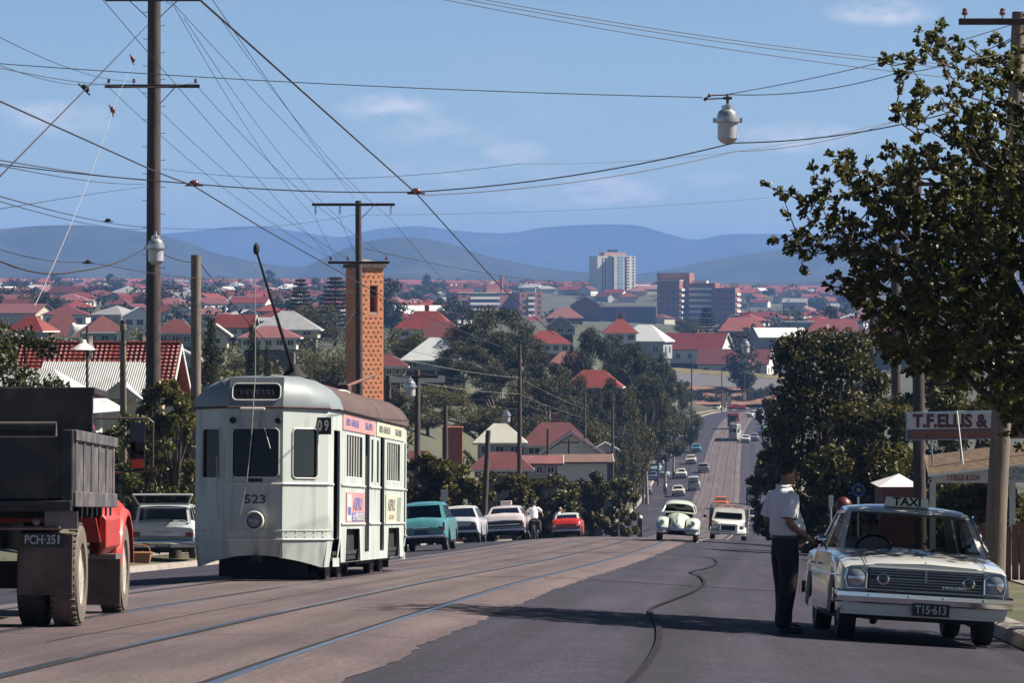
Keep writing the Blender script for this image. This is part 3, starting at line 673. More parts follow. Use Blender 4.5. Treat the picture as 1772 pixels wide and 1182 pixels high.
# plan outline of one end: flat front .62 wide half, bevel to full width 1.75 m back
def endplan(s):   # from centre-line round to side, s = +1 front
    return [(-HW, s*(L2-1.75)), (-1.06, s*(L2-.66)), (-.43, s*L2), (.43, s*L2), (1.06, s*(L2-.66)), (HW, s*(L2-1.75))]
Zs = [.30, .62, .80, 1.52, 2.72]            # skirt, belt strip, apron, waist rail, cant rail
body = MB(); glassm = MB(); trim = MB()
def wall(p, q, z0, z1, holes=(), th=.04, m=0):   # vertical wall from plan p to q with rectangular holes (u0,u1,z0,z1)
    p, q = Vector((*p, 0)), Vector((*q, 0)); t = (q-p); Ln = t.length; t.normalize(); nrm = Vector((t.y, -t.x, 0))
    us = sorted(set([0, Ln]+[h[0] for h in holes]+[h[1] for h in holes])); zs = sorted(set([z0, z1]+[h[2] for h in holes]+[h[3] for h in holes]))
    for i in range(len(us)-1):
        for j in range(len(zs)-1):
            c = ((us[i]+us[i+1])/2, (zs[j]+zs[j+1])/2)
            if any(h[0] < c[0] < h[1] and h[2] < c[1] < h[3] for h in holes): continue
            a = [p+t*us[i]+Vector((0, 0, zs[j])), p+t*us[i+1]+Vector((0, 0, zs[j])), p+t*us[i+1]+Vector((0, 0, zs[j+1])), p+t*us[i]+Vector((0, 0, zs[j+1]))]
            body.poly(a, m)
    for h in holes:                         # reveals
        c = [p+t*h[0]+Vector((0, 0, h[2])), p+t*h[1]+Vector((0, 0, h[2])), p+t*h[1]+Vector((0, 0, h[3])), p+t*h[0]+Vector((0, 0, h[3]))]
        for i in range(4): body.quad(c[i], c[(i+1) % 4], c[(i+1) % 4]-nrm*th, c[i]-nrm*th, m)
    return p, t, nrm, Ln
def pane(p, t, nrm, h, inset=.03, mb=None): MB().quad(*[p+t*u-nrm*inset+Vector((0, 0, z)) for u, z in ((h[0], h[2]), (h[1], h[2]), (h[1], h[3]), (h[0], h[3]))]).build('window', dglass, tram, 0)
def rnd_frame(mb, p, t, nrm, h, r=.07, wdt=.022, o=.008):   # raised rounded frame round an opening
    pts = []
    for cx, cz, a0 in ((h[1]-r, h[3]-r, 0), (h[0]+r, h[3]-r, 90), (h[0]+r, h[2]+r, 180), (h[1]-r, h[2]+r, 270)):
        for k in range(5): a = R(a0+22.5*k); pts.append((cx+r*math.cos(a), cz+r*math.sin(a)))
    pts.append(pts[0]); mb.tube([p+t*u+nrm*o+Vector((0, 0, z)) for u, z in pts], wdt/2, 6, cap=False)
for s in (1, -1):
    ep = endplan(s)
    if s < 0: ep = [(-x, y) for x, y in ep]
    ep = ep[::-1]                            # so that the normals point outwards
    for i in range(5):
        p, q = ep[i], ep[i+1]; Ln = (Vector(p)-Vector(q)).length
        if i == 2: h = [(.06, .80, 1.63, 2.40)]
        elif i in (1, 3): h = [(.19, Ln-.22, 1.62, 2.40)]
        else:                                # tapered side with the open platform doorway at its inner end
            h = [(.12, .64, .36, 2.40)] if i == 0 else [(Ln-.64, Ln-.12, .36, 2.40)]
        # curved skirt: lower edge rises in the middle of the front
        P0 = wall(p, q, .66, 2.72, [(a, b, max(c, .66), d) for a, b, c, d in h])
        zl = lambda u: .30
        m0, m1 = Vector((*p, 0)), Vector((*q, 0)); k = 10
        nrm = P0[2]
        for j in range(k):
            a, b = m0.lerp(m1, j/k), m0.lerp(m1, (j+1)/k)
            def low(v): return .22+.19*max(0, 1-(abs(v.x)/1.0)**2.0)*(1 if abs(v.y) > L2-.68 else 0)
            if i in (0, 4) and (j/k*Ln < (.64 if i == 0 else 1e9)) and ((j+.5)/k*Ln > (Ln-.64 if i == 4 else -1)) and ((i == 0 and .12 < (j+.5)/k*Ln < .64) or (i == 4 and Ln-.64 < (j+.5)/k*Ln < Ln-.12)):
                body.quad(a+Vector((0, 0, low(a))), b+Vector((0, 0, low(b))), b+Vector((0, 0, .36)), a+Vector((0, 0, .36))); continue
            body.quad(a-nrm*.06+Vector((0, 0, low(a))), b-nrm*.06+Vector((0, 0, low(b))), b+Vector((0, 0, .66)), a+Vector((0, 0, .66)))
        if i in (1, 2, 3):
            for hh in h: pane(*P0[:3], hh); rnd_frame(trim, *P0[:3], hh)
        for z, r_ in ((1.53, .018), (.66, .014), (.80, .006)):
            rr = [m0.lerp(m1, .0)+nrm*.008, m1+nrm*.008]
            if i in (0, 4): rr = [m0.lerp(m1, .68/Ln if i == 0 else 0)+nrm*.008, m0.lerp(m1, 1 if i == 0 else 1-.68/Ln)+nrm*.008]
            trim.tube([v+Vector((0, 0, z)) for v in rr], r_, 6)
        if s > 0 and i in (1, 2, 3):
            for j in range(5):
                for z in (.70, .78): trim.ball(m0.lerp(m1, (j+.5)/5)+nrm*.01+Vector((0, 0, z)), .011, 6, 4)
ads = []
for s in (1, -1):
    ya, yb = L2-1.75, -(L2-1.75); p, q = ((HW, yb), (HW, ya)) if s > 0 else ((-HW, ya), (-HW, yb)); Ln = ya-yb
    m = lambda y: (y-yb) if s > 0 else (ya-y)
    wins = [(3.95, 1.85), (-1.85, -3.95)]; drs = [(1.45, .80), (-.80, -1.45)]; dw = [(.55, .28), (-.28, -.55)]
    H = [tuple(sorted((m(a), m(b))))+(1.66, 2.36) for a, b in wins]+[tuple(sorted((m(a), m(b))))+(.42, 2.50) for a, b in drs]+[tuple(sorted((m(a), m(b))))+(1.62, 2.36) for a, b in dw]
    A = [(4.05, 2.0), (-2.0, -4.05)]
    HA = [tuple(sorted((m(a), m(b))))+(.28, .82) for a, b in A]
    pq = wall(p, q, .28, 2.72, H+HA)
    for h in H[:2]+H[4:]: pane(*pq[:3], h)
    for h in H[:2]:
        k = 6
        for j in range(1, k): trim.tube([pq[0]+pq[1]*lerp(h[0], h[1], j/k)-pq[2]*.02+Vector((0, 0, z)) for z in (h[2], h[3])], .018, 6)
        trim.tube([pq[0]+pq[1]*u-pq[2]*.015+Vector((0, 0, h[2]+.0)) for u in (h[0], h[1])], .02, 6)
    for z in (1.53, .90):
        segs = [(ya, 1.5), (.78, -.78), (-1.5, yb)]
        for a, b in segs: trim.tube([pq[0]+pq[1]*m(v)+pq[2]*.01+Vector((0, 0, z)) for v in (a, b)], .02, 6)
    for h in HA:                             # rounded arch lips
        for (u0, z0), (u1, z1) in ((((h[0]), .28), (h[0]+.16, .82)), ((h[1], .28), (h[1]-.16, .82))):
            body.poly([pq[0]+pq[1]*u0+Vector((0, 0, z0)), pq[0]+pq[1]*u1+Vector((0, 0, z1)), pq[0]+pq[1]*u0+Vector((0, 0, z1))])
    if s > 0: side = pq; sm = m
for s in (1, -1):
    if True:
        for y0, y1 in ((1.45, .80), (-.80, -1.45)): MB().bx(s*(HW-.30)-.01, s*(HW-.30)+.01, y1-.05, y0+.05, .4, 2.55).build('door', M('doorway_shade', (.03, .028, .03), .6), tram, 0)  # dark sheets stand in for the shade inside the open doorways
MB().bx(-HW+.08, HW-.08, -L2+1.2, L2-1.2, .31, .40).build('floor_frame', under, tram, 0)
body.build('body', TG, tram, 25, fix=False)
trim.build('mouldings', TGL, tram, 40)
# roof: band of upper panels then brown dome
rf = MB(); bd = MB(); ys = [L2-.02, L2-.5, L2-1.2, L2-1.9, 3, 0, -3, -L2+1.9, -L2+1.2, -L2+.5, -L2+.02]
def hwid(y):
    y = abs(y); e = [(0, HW), (L2-1.75, HW), (L2-.66, 1.06), (L2, .43)]
    for i in range(3):
        if y <= e[i+1][0]: return lerp(e[i][1], e[i+1][1], (y-e[i][0])/(e[i+1][0]-e[i][0]))
    return .43
prof = [(1.03, 0), (1.02, .05), (.97, .20), (.86, .34), (.68, .45), (.40, .53), (0, .56)]
secs = []
for y in frange(-L2+1.75, L2-1.75, .6):
    hs = [(HW*a, 2.72+z*1.) for a, z in prof]; secs.append([Vector((-x, y, z)) for x, z in hs]+[Vector((x, y, z)) for x, z in hs[-2::-1]])
rf.loft(secs)
# faceted end domes (painted) : flat front destination panel + two bevel facets + rounded shoulder
for s in (1, -1):
    dome = MB(); top = Vector((0, s*(L2-1.75), 3.28))
    bl = [Vector((x, y, 2.72)) for x, y in endplan(s)]
    fpan = [Vector((-.43, s*(L2+.02), 2.72)), Vector((.43, s*(L2+.02), 2.72)), Vector((.43, s*(L2-.10), 3.20)), Vector((-.43, s*(L2-.10), 3.20))]
    dome.poly(fpan)
    topl = [Vector((-.43, s*(L2-.10), 3.20)), Vector((.43, s*(L2-.10), 3.20))]
    for q in (-1, 1):
        ring = [Vector((q*HW*a, s*(L2-1.75), 2.72+z)) for a, z in prof]
        fr_ = [lerp(0, 1, i/(len(prof)-1)) for i in range(len(prof))]
        edge_ = [Vector((q*.43, s*lerp(L2+.02, L2-.10, t), lerp(2.72, 3.20, t))) for t in (0, .1, .35, .6, .82, .95, 1)]
        mid = [Vector((q*1.07*lerp(1, a, .95), s*(L2-.66-.35*(1-a)), 2.72+z*.97)) for a, z in prof]
        dome.loft([edge_, [e.lerp(m_, .5)+Vector((q*.05, s*.04, .03))*(math.sin(math.pi*min(1, k/6.))) for k, (e, m_) in enumerate(zip(edge_, mid))], mid, [m_.lerp(r_, .5)+Vector((q*.03, 0, .02)) for m_, r_ in zip(mid, ring)], ring])
    dome.poly([topl[0], topl[1], Vector((.40*HW, s*(L2-.9), 3.245)), Vector((0, s*(L2-1.75), 3.28)), Vector((-.40*HW, s*(L2-.9), 3.245))])
    dome.build('front_dome', TBAND if s > 0 else TROOF, tram, 30)
rf.build('roof', TROOF, tram, 50)
gt = MB()
for s in (1, -1):
    e = endplan(s); gt.tube([Vector((x*1.02, y*1.003, 2.73)) for x, y in e], .022, 6); gt.tube([(s*HW*1.03, -L2+1.75, 2.73), (s*HW*1.03, L2-1.75, 2.73)], .022, 6)
gt.build('gutter', TROOF, tram)
# destination box, visor lamps, number, headlight, route sign
db = MB(); P_, T_, N_ = Vector((.46, L2+.02, 0)), Vector((-1, 0, 0)), Vector((0, 1, 0))
tilt = Vector((0, -.25, 1)).normalized()
def onf(x, z): return Vector((x, L2+.02-(z-2.72)*.25+.008, z))
ring = []
for cx, cz, a0 in ((.30, 3.02, 0), (-.30, 3.02, 90), (-.30, 2.92, 180), (.30, 2.92, 270)):
    for k in range(6): a = R(a0+18*k); ring.append(onf(cx+.08*math.cos(a), cz+.08*math.sin(a)))
o = MB().poly(ring).build('destination_sign', M('sign_black', (.025, .025, .03), .3), tram, 0)
MB().tube(ring+[ring[0]], .012, 6, cap=False).build('frame', TGL, o)
for i, (x, w_) in enumerate(((-.26, .03), (-.19, .05), (-.10, .03), (-.02, .05), (.07, .03), (.15, .05), (.24, .03))): MB().add([onf(x-w_/2, 2.93)+Vector((0, .004, 0)), onf(x+w_/2, 2.93)+Vector((0, .004, 0)), onf(x+w_/2, 3.01)+Vector((0, .004, 0)), onf(x-w_/2, 3.01)+Vector((0, .004, 0))], [(0, 1, 2, 3)]).build('faded_lettering', M('faded_letter', (.045, .045, .055), .6), o, 0)
for x in (-.36, .36):
    MB().lathe([(.05, 0), (.05, .05), (.04, .06), (.005, .04)], 14, (x, L2+.01, 2.52), 'Y').build('marker_lamp', dark, tram)
MB().box((.05, L2+.02, 2.70), (.4, .1, .05)).build('visor_light', TGL, tram, 0, bevel=.02)
MB().tube([(.12, L2+.04, 2.52), (-.10, L2+.05, 2.56), (-.24, L2+.05, 2.08)], .008, 5).build('wiper', TGL, tram)
MB().box((0, L2+.006, 1.585), (.22, .02, .05)).build('air_vent', dark, tram, 0)
text('523', tram, (-.0, L2+.006, 1.28), .19, M('number_dark', (.05, .07, .09), .5), (R(90), 0, math.pi), 'number', sx=1.25, off=.003)
hl = MB().lathe([(.15, -.02), (.155, .09), (.145, .125), (.128, .125), (.12, .06)], 28, (-.0, L2, .95), 'Y').build('headlight', M('lamp_cream', (.66, .65, .58), .4), tram)
MB().lathe([(.005, .10), (.08, .09), (.125, .06), (.125, 0), (.005, 0)], 24, (-.0, L2, .95), 'Y').build('lens', M('lens_grey', (.35, .37, .38), .12, .3), hl)
fn = Vector((-(L2-.62-(L2-1.75)), 0, 0))
rs_ = MB().box((0, 0, 0), (.25, .03, .27)).build('route_sign', M('route_black', (.015, .015, .015), .5), tram, 0)
rs_.location = (-1.0, L2-.50, 2.45); rs_.rotation_euler = (0, 0, R(180-6))
for k, ch in enumerate('09'): text(ch, rs_, (-.055+.11*k, -.02, 0), .23, white, sx=.66, off=.008, ext=.001)
MB().bx(-.03, .03, 0, 0, 0, 0)
# hanging pull rope and coupling cable on the front
MB().tube([(-.03, L2+.42, 5.1), (-.02, L2+.30, 4.2), (0, L2+.10, 3.25), (.06, L2+.08, 2.2), (.13, L2+.07, 1.5), (.22, L2+.10, 1.05), (.40, L2+.07, .86), (.58, L2-.02, 1.0), (.62, L2-.08, 1.6), (.63, L2-.1, 1.95)], .008, 6).build('pull_rope', M('rope', (.5, .48, .42), .9), tram)
# trolley pole and roof gear
tb = MB(); tb.lathe([(.26, 0), (.22, .10), (.10, .22), (.06, .30)], 14, (-.10, L2-3.5, 3.26)); tb.bx(-.42, .22, L2-3.9, L2-3.1, 3.2, 3.32); tb.build('trolley_base', dark, tram)
tp = MB().tube([(-.10, L2-3.5, 3.4), (-.02, L2+.2, 5.15)], [.035, .018], 8); tp.ball((-.02, L2+.25, 5.2), (.05, .08, .10), 10, 8); tp.build('trolley_pole', dark, tram)
rb = MB()
for x in (-.32, .32): rb.bx(x-.03, x+.03, -4, 2.6, 3.26, 3.29)
for y in frange(-4, 2.6, 1.1): rb.bx(-.36, .36, y-.03, y+.03, 3.29, 3.31)
rb.box((-.5, .6, 3.22), (.5, .5, .14)); rb.build('roof_boards', TROOF, tram, 0)
MB().tube([(-.8, 2.9, 3.12), (-.84, 2.3, 3.14), (-.80, 1.6, 3.16), (-.8, 1, 3.14)], .02, 6).build('roof_cable', TGL, tram)
MB().tube([(-.1, -L2+3.5, 3.35), (-.4, -L2+.3, 3.75)], .03, 6).build('trolley_pole', M('pole_rust', (.22, .10, .08), .7), tram)
# trucks
for y in (3.05, -3.05): MB().bx(-HW+.10, HW-.10, y-1.15, y+1.15, .40, .95).build('arch_shade_fill', under, tram, 0)  # dark boxes fill the open arches in place of the shade inside
for yc in (3.05, -3.05):
    b = MB(); b.bx(-.95, .95, yc-.95, yc+.95, .22, .46); b.bx(-1.0, -.9, yc-1.1, yc+1.1, .30, .44); b.bx(.9, 1.0, yc-1.1, yc+1.1, .30, .44)
    b.bx(-.9, .9, yc-1.15, yc-1.05, .08, .3); t = b.build('truck_frame', under, tram, 0)
    for y in (yc-.75, yc+.75):
        for x in (-.72, .72):
            MB().lathe([(.02, .06), (.20, .05), (.30, .04), (.335, .04), (.335, -.05), (.38, -.055), (.38, -.09), (.02, -.09)], 24, (x, y, .34), 'X').build('wheel', M('wheel_iron', (.05, .04, .038), .6, .4), t)
MB().bx(-.7, .7, L2-.9, L2-.84, .06, .30).build('life_guard', under, tram, 0); MB().bx(-.06, .06, L2-.5, L2+.06, .30, .40).build('coupler', under, tram, 0); MB().bx(-.95, .95, -1.2, 1.2, .2, .40).build('underframe', under, tram, 0)
# dark interior floor and seats, driver's arm visible in the doorway
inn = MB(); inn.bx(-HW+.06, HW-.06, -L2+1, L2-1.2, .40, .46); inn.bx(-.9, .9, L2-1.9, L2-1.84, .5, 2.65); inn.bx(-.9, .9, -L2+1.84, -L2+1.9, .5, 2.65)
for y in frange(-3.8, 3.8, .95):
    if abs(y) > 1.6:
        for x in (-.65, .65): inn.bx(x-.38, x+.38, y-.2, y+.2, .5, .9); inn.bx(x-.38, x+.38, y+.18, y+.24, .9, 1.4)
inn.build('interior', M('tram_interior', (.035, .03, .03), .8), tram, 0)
# advertisements on the side
pink = M('ad_pink', (.62, .30, .30), .55, var=.1, scale=4); adcream = M('ad_cream', (.62, .59, .46), .55, var=.1, scale=4)
adblue = M('ad_blue', (.16, .18, .42), .55); adgrey = M('ad_grey', (.16, .17, .17), .6); adpale = M('ad_pale', (.66, .62, .60), .55)
def board(y0, y1, z0, z1, mat): return MB().bx(-HW-.016, -HW-.006, min(y0, y1), max(y0, y1), z0, z1).build('advertisement', mat, tram, 0)
RT = (R(90), 0, R(-90))
a = board(4.05, 1.62, .92, 1.42, pink); MB().bx(-HW-.019, -HW-.016, 3.42, 4.0, .95, 1.39).build('panel', adpale, a, 0)
text('ASPRO', a, (-HW-.018, 2.55, 1.22), .30, adblue, RT, sx=1.35, off=.006); MB().bx(-HW-.020, -HW-.016, 1.7, 3.35, .94, 1.09).build('panel', adblue, a, 0)
text('for HEADACHE', a, (-HW-.022, 2.52, 1.012), .17, adpale, RT, sx=1.25, off=.003)
MB().bx(-HW-.022, -HW-.019, 3.5, 3.92, 1.05, 1.18).build('panel', adblue, a, 0)
a = board(-1.62, -4.05, .92, 1.42, adcream); text('ASPRO', a, (-HW-.018, -2.45, 1.22), .30, adgrey, RT, sx=1.3, off=.006)
text('ACTS FAST', a, (-HW-.018, -2.45, 1.01), .13, M('ad_tan', (.36, .31, .2), .6), RT, sx=1.3)
MB().prism([(-HW-.020, -3.3, .94), (-HW-.020, -3.9, .94), (-HW-.020, -4.0, 1.38), (-HW-.020, -3.45, 1.38)], (-.002, 0, 0)).build('panel', M('ad_green', (.28, .36, .30), .6), a, 0)
a = board(4.55, .1, 2.43, 2.69, pink); text('ASPRO -HEADACHE', a, (-HW-.018, 3.35, 2.56), .17, adblue, RT, sx=1.15, off=.003); text('TAKE ASPRO', a, (-HW-.018, 1.1, 2.56), .17, adblue, RT, sx=1.1, off=.003)
a = board(-.1, -4.55, 2.43, 2.69, adcream); text('ASPRO -HEADACHE', a, (-HW-.018, -1.3, 2.56), .17, adgrey, RT, sx=1.15, off=.003); text('TAKE ASPRO', a, (-HW-.018, -3.5, 2.56), .17, adgrey, RT, sx=1.1, off=.003)
on_road(tram, 0, 54+L2, -1, d=-1.86)
# ------------------------------------------------------------------ tipper truck
TB_ = M('tipper_black', (.026, .025, .03), .6, var=.35, scale=3, stain=((.10, .09, .085), 3.5, .5, .7)); TBR = M('tipper_side', (.095, .09, .10), .65, var=.3, scale=4, stain=((.22, .18, .16), 4, .5, .75))
FLAP = M('mud_flap', (.17, .13, .11), .9, var=.3, scale=4, stain=((.07, .055, .05), 3, .5, .7)); TRED = M('tipper_red', (.50, .045, .04), .5, var=.12, stain=((.30, .12, .09), 3, .5, .6), coat=.1)
WRIM = M('truck_rim', (.48, .42, .36), .7, var=.25, scale=8)
tip = thing('tipper_truck', 'black and red tipper truck seen from behind at the left edge of the photo', 'truck')
b = MB(); b.bx(-1.13, 1.13, -.90, -.80, 1.17, 1.74); b.bx(-1.15, -1.06, -.92, -.78, 1.1, 1.80); b.bx(1.06, 1.16, -.92, -.78, 1.1, 1.80); b.bx(-1.15, 1.15, -.93, -.80, 1.06, 1.16)
b.build('tailgate', TB_, tip, 0, bevel=.012)
t = MB(); t.tube([(-1.1, -.86, 1.86), (1.0, -.86, 1.86), (1.0, -.86, 1.74)], .014, 6); t.tube([(0.45, -.93, 1.16), (.45, -.93, .98)], .02, 6); t.build('tailgate_rail', M('worn_steel', (.28, .24, .23), .5, .5), tip)
for x in (-1.14, 1.14):
    b = MB(); b.bx(x-.02, x+.02, -.8, 2.55, 1.2, 1.72); b.bx(x-.06, x+.05, -.86, 2.6, 1.70, 1.80); b.bx(x-.05, x+.045, -.86, 2.6, 1.10, 1.24)
    for k in range(6): y = -.72+.62*k; b.bx(x-.02, x+.035 if x > 0 else x+.02, y-.05, y+.05, 1.22, 1.70)
    b.build('tray_side', TBR, tip, 0, bevel=.01)
b = MB(); b.bx(-1.12, 1.12, -.8, 2.5, 1.10, 1.2); b.bx(-1.12, 1.12, 2.5, 2.56, 1.2, 1.85); b.bx(-.45, -.33, -.9, 4.4, .72, .95); b.bx(.33, .45, -.9, 4.4, .72, .95)
for y in (-.5, .3, 1.1, 1.9): b.bx(-1.1, 1.1, y-.04, y+.04, 1.0, 1.1)
for y in (-.3, .1, .5, .9, 1.3, 1.7, 2.1): b.tube([(1.17, y, 1.12), (1.17, y, 1.02)], .012, 6)
b.bx(-.7, .7, -.15, .15, .35, .6); b.build('chassis', under, tip, 0)
MB().box((.2, .8, 1.5), (1.6, 2.9, .3)).bx(-1, 1, -.7, 2.4, 1.2, 1.45).build('load', M('gravel_load', (.3, .27, .24), .95, var=.4, scale=20), tip, 0)
c = MB(); c.bx(-1.0, .93, 2.62, 2.68, 1.2, 2.27); c.bx(-1.05, .95, 2.6, 3.9, 2.24, 2.31); c.bx(-1.0, -.4, 2.58, 2.62, 1.6, 1.98); c.build('cab_guard', TB_, tip, 0, bevel=.01)
cab = MB()
prof = [(2.75, .75), (2.75, 1.75), (2.95, 2.0), (3.75, 2.0), (4.02, 1.22), (5.0, 1.12), (5.1, .75)]
for s in (-1, 1): pass
cab.loft([[Vector((x*(1.0 if z < 1.5 else .80), y, z)) for y, z in prof] for x in (-1, -.9, .9, 1)])
cab.poly([Vector((1.0 if z < 1.5 else .80, y, z)) for y, z in prof]); cab.poly([Vector((-1.0 if z < 1.5 else -.80, y, z)) for y, z in prof])
for s in (-1, 1):                            # flared front guards
    cab.loft([[Vector((s*x, 4.3+(.62+dr)*math.cos(a), .475+(.62+dr)*math.sin(a))) for a in [R(4+172*i/14) for i in range(15)]] for x, dr in ((.78, .02), (1.06, .02), (1.12, -.02), (1.12, -.07))])
    cab.bx(s*.78-.02, s*.78+.02, 3.4, 5.0, .75, 1.25)
    cab.loft([[Vector((s*.98, 2.8, .62)), Vector((s*1.06, 2.8, .70)), Vector((s*1.06, 2.8, .98)), Vector((s*.99, 2.8, 1.06))], [Vector((s*.98, 3.7, .62)), Vector((s*1.1, 3.7, .72)), Vector((s*1.1, 3.7, 1.0)), Vector((s*.99, 3.7, 1.10))]], cap=True)
cab.build('cab', TRED, tip, 30, bevel=.015)
for s in (-1, 1): MB().quad((s*1.005, 2.95, 1.5), (s*1.005, 3.75, 1.5), (s*.83, 3.6, 1.93), (s*.83, 3.0, 1.93)).build('window', dglass, tip, 0)
for s in (-1, 1):
    m = MB(); m.tube([(s*.80, 3.4, 2.02), (s*1.40, 3.5, 2.02), (s*1.45, 3.5, 1.98), (s*1.45, 3.5, 1.52), (s*1.40, 3.5, 1.48), (s*1.0, 3.45, 1.46)], .013, 6); m.bx(s*1.30-.08, s*1.30+.07, 3.47, 3.50, 1.50, 1.98)
    mo = m.build('mirror', M('mirror_back', (.08, .07, .075), .4), tip, 0)
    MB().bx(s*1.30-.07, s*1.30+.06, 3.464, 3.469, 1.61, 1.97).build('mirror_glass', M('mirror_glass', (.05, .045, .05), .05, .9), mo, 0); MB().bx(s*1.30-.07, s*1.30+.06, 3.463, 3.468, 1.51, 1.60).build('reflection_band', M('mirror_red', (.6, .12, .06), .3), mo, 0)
for s in (-1, 1):
    for x in (1.02, .72): add_wheel(tip, s*x, 0, .475, .25, WRIM, dusty if x > 1 else rubber)
    add_wheel(tip, s*.97, 4.3, .475, .24, WRIM, dusty)
    MB().bx(s*.88-.25, s*.88+.25, -.62, -.60, .30, .86).build('mud_flap', FLAP, tip, 0, bevel=.008)
    MB().bx(s*.92-.2, s*.92+.2, 3.55, 3.57, .10, .58).build('mud_flap', FLAP, tip, 0, bevel=.008)
    st = MB(); st.bx(s*1.0-.14, s*1.0+.14, 2.9, 3.55, .58, .63)
    for y in (3.0, 3.2, 3.4): st.box((s*1.0, y, .72), (.04, .05, .22), rot=Matrix.Rotation(R(30), 3, 'Y'))
    st.build('step', M('worn_steel', (.28, .24, .23), .5, .5), tip, 0)
    a = MB(); a.box((s*1.02, -.60, .98), (.3, .03, .16)); a.build('bracket', M('worn_steel', (.28, .24, .23)), tip, 0)
pp = MB(); pp.tube([(.45, -.66, .91), (1.02, -.66, .91)], .02, 6); pp.ball((.8, -.67, .97), .04, 8, 6); pp.build('tail_lamp_bar', M('worn_steel', (.28, .24, .23)), tip)
plate(tip, (.86, -.66, .80), 'PCH·351', back=True, w=.40, h=.125, size=.115)
on_road(tip, 0, 32.0, 1, yaw=R(3.8), d=-1.60)
# ------------------------------------------------------------------ station wagon with its tailgate up
WG = dict(L=4.5, belt=[(-2.25, .84), (-2.2, .95), (-1.6, .96), (.9, .95), (1.6, .92), (2.2, .87), (2.25, .8)], plan=[(-2.25, .84), (-2, .88), (-1, .90), (1, .90), (2.0, .87), (2.25, .82)], sill=.27, crown=.05, ax=(1.36, -1.32), r=.325, gh=(.92, .35, -2.02, -2.18), top=1.48, tw=.68, rtw=1.0, sdiv=[.33, .64], rmg=(.05, .05, .04, .10), smg=(.04, .04, .06, .08))
PWG = paint('wagon_white', (.60, .65, .66))
wag = car('station_wagon', 'pale station wagon with its rear window hatch propped up, parked behind the truck', 'car', WG, PWG)
MB().bx(-.8, .8, -2.275, -2.25, .52, .64).build('rear_panel', M('panel_grey', (.30, .33, .35), .4), wag, 0)
text('HOLDEN', wag, (0, -2.262, .745), .045, dark, (R(90), 0, 0), 'badge', sx=2.6)
for s in (-1, 1): MB().box((s*.72, -2.26, .68), (.2, .05, .14)).build('tail_light', M('tail_dark_red', (.16, .03, .03), .25), wag, 0, bevel=.03)
MB().bx(-.82, .82, -2.30, -2.27, .33, .40).build('valance', PWG, wag, 0)
plate(wag, (.02, -2.37, .38), 'NDB·997', back=True); MB().box((-.42, -2.372, .43), (.24, .006, .05)).build('bumper_sticker', M('sticker_orange', (.5, .13, .05), .5, var=.4, scale=50), wag, 0)
fr = MB(); gl = MB()
A, B, C, D = Vector((-.68, -2.05, 1.50)), Vector((.68, -2.05, 1.50)), Vector((.80, -2.42, 1.76)), Vector((-.80, -2.42, 1.76))
for p, q in ((A, B), (B, C), (C, D), (D, A)): fr.tube([p, q], .03, 6)
ht = fr.build('hatch', PWG, wag); gl.quad(A, B, C, D).build('hatch_glass', dglass, ht, 0)
p = G(279, 94); place(wag, p+Vector((0, 2.2, 0)), (-.02, 1, -.045))
# wicker picnic basket behind the wagon
bk = thing('wicker_basket', 'orange wicker picnic basket on the ground behind the pale station wagon', 'basket')
WK = M('wicker', (.46, .22, .09), .8, var=.4, scale=60, bump=.8, bscale=120)
m = MB(); m.loft([[Vector((x*k, y*k, z)) for x, y in ((-.24, -.15), (.24, -.15), (.24, .15), (-.24, .15))] for z, k in ((0, .85), (.12, .95), (.25, 1.0), (.27, 1.08), (.29, 1.08))], True, True); m.build('basket_body', WK, bk, 0)
m = MB().tube([(-.24, 0, .26), (-.2, 0, .40), (-.1, 0, .46), (.1, 0, .46), (.2, 0, .40), (.24, 0, .26)], .016, 6); m.build('handle', WK, bk)
bk.location = G(243, 92)+Vector((0, 0, .0)); bk.scale = (1.15, 1.15, 1.1)
# ------------------------------------------------------------------ the three cars driving away on the left
teal = car('sedan', 'turquoise rounded fifties sedan driving away just right of the tram', 'car', sedan(plan=[(-2.1, .70), (-1.9, .77), (-1, .80), (1, .80), (1.9, .76), (2.1, .70)], belt=[(-2.1, .66), (-2.05, .80), (-1.5, .93), (-.9, .95), (.9, .94), (1.5, .92), (2.05, .84), (2.1, .7)], ax=(1.25, -1.25), gh=(.85, .35, -.95, -1.45), top=1.48, tw=.60, r=.31, crown=.08), PT)
for s in (-1, 1): MB().prism([(s*.66, -2.10, .60), (s*.74, -2.08, .60), (s*.74, -2.06, .86), (s*.68, -2.06, .86)], (0, -.03, 0)).build('tail_light', redlens, teal, 0)
plate(teal, (0, -2.15, .58), 'NCA·425', back=True, fg=M('faint_letters', (.22, .25, .35), .5)); MB().box((0, -2.13, .72), (.5, .03, .02)).build('boot_handle', chrome, teal, 0)
on_road(teal, 740, 107.5, 1)
wsed = car('sedan', 'pale silver blue sedan with round tail lights driving away between turquoise car and police car', 'car', sedan(rmg=(.05, .05, .06, .05)), paint('silver_blue', (.55, .58, .62)), PW)
for s in (-1, 1):
    for x in (.62,): MB().lathe([(.005, .02), (.07, .015), (.075, -.02), (.005, -.02)], 18, (s*x, -2.27, .70), 'Y').build('tail_light', redlens, wsed)
MB().bx(-.78, .78, -2.262, -2.255, .50, .66).build('rear_panel', M('panel_dark', (.10, .11, .13), .35), wsed, 0)
on_road(wsed, 799, 136, 1)
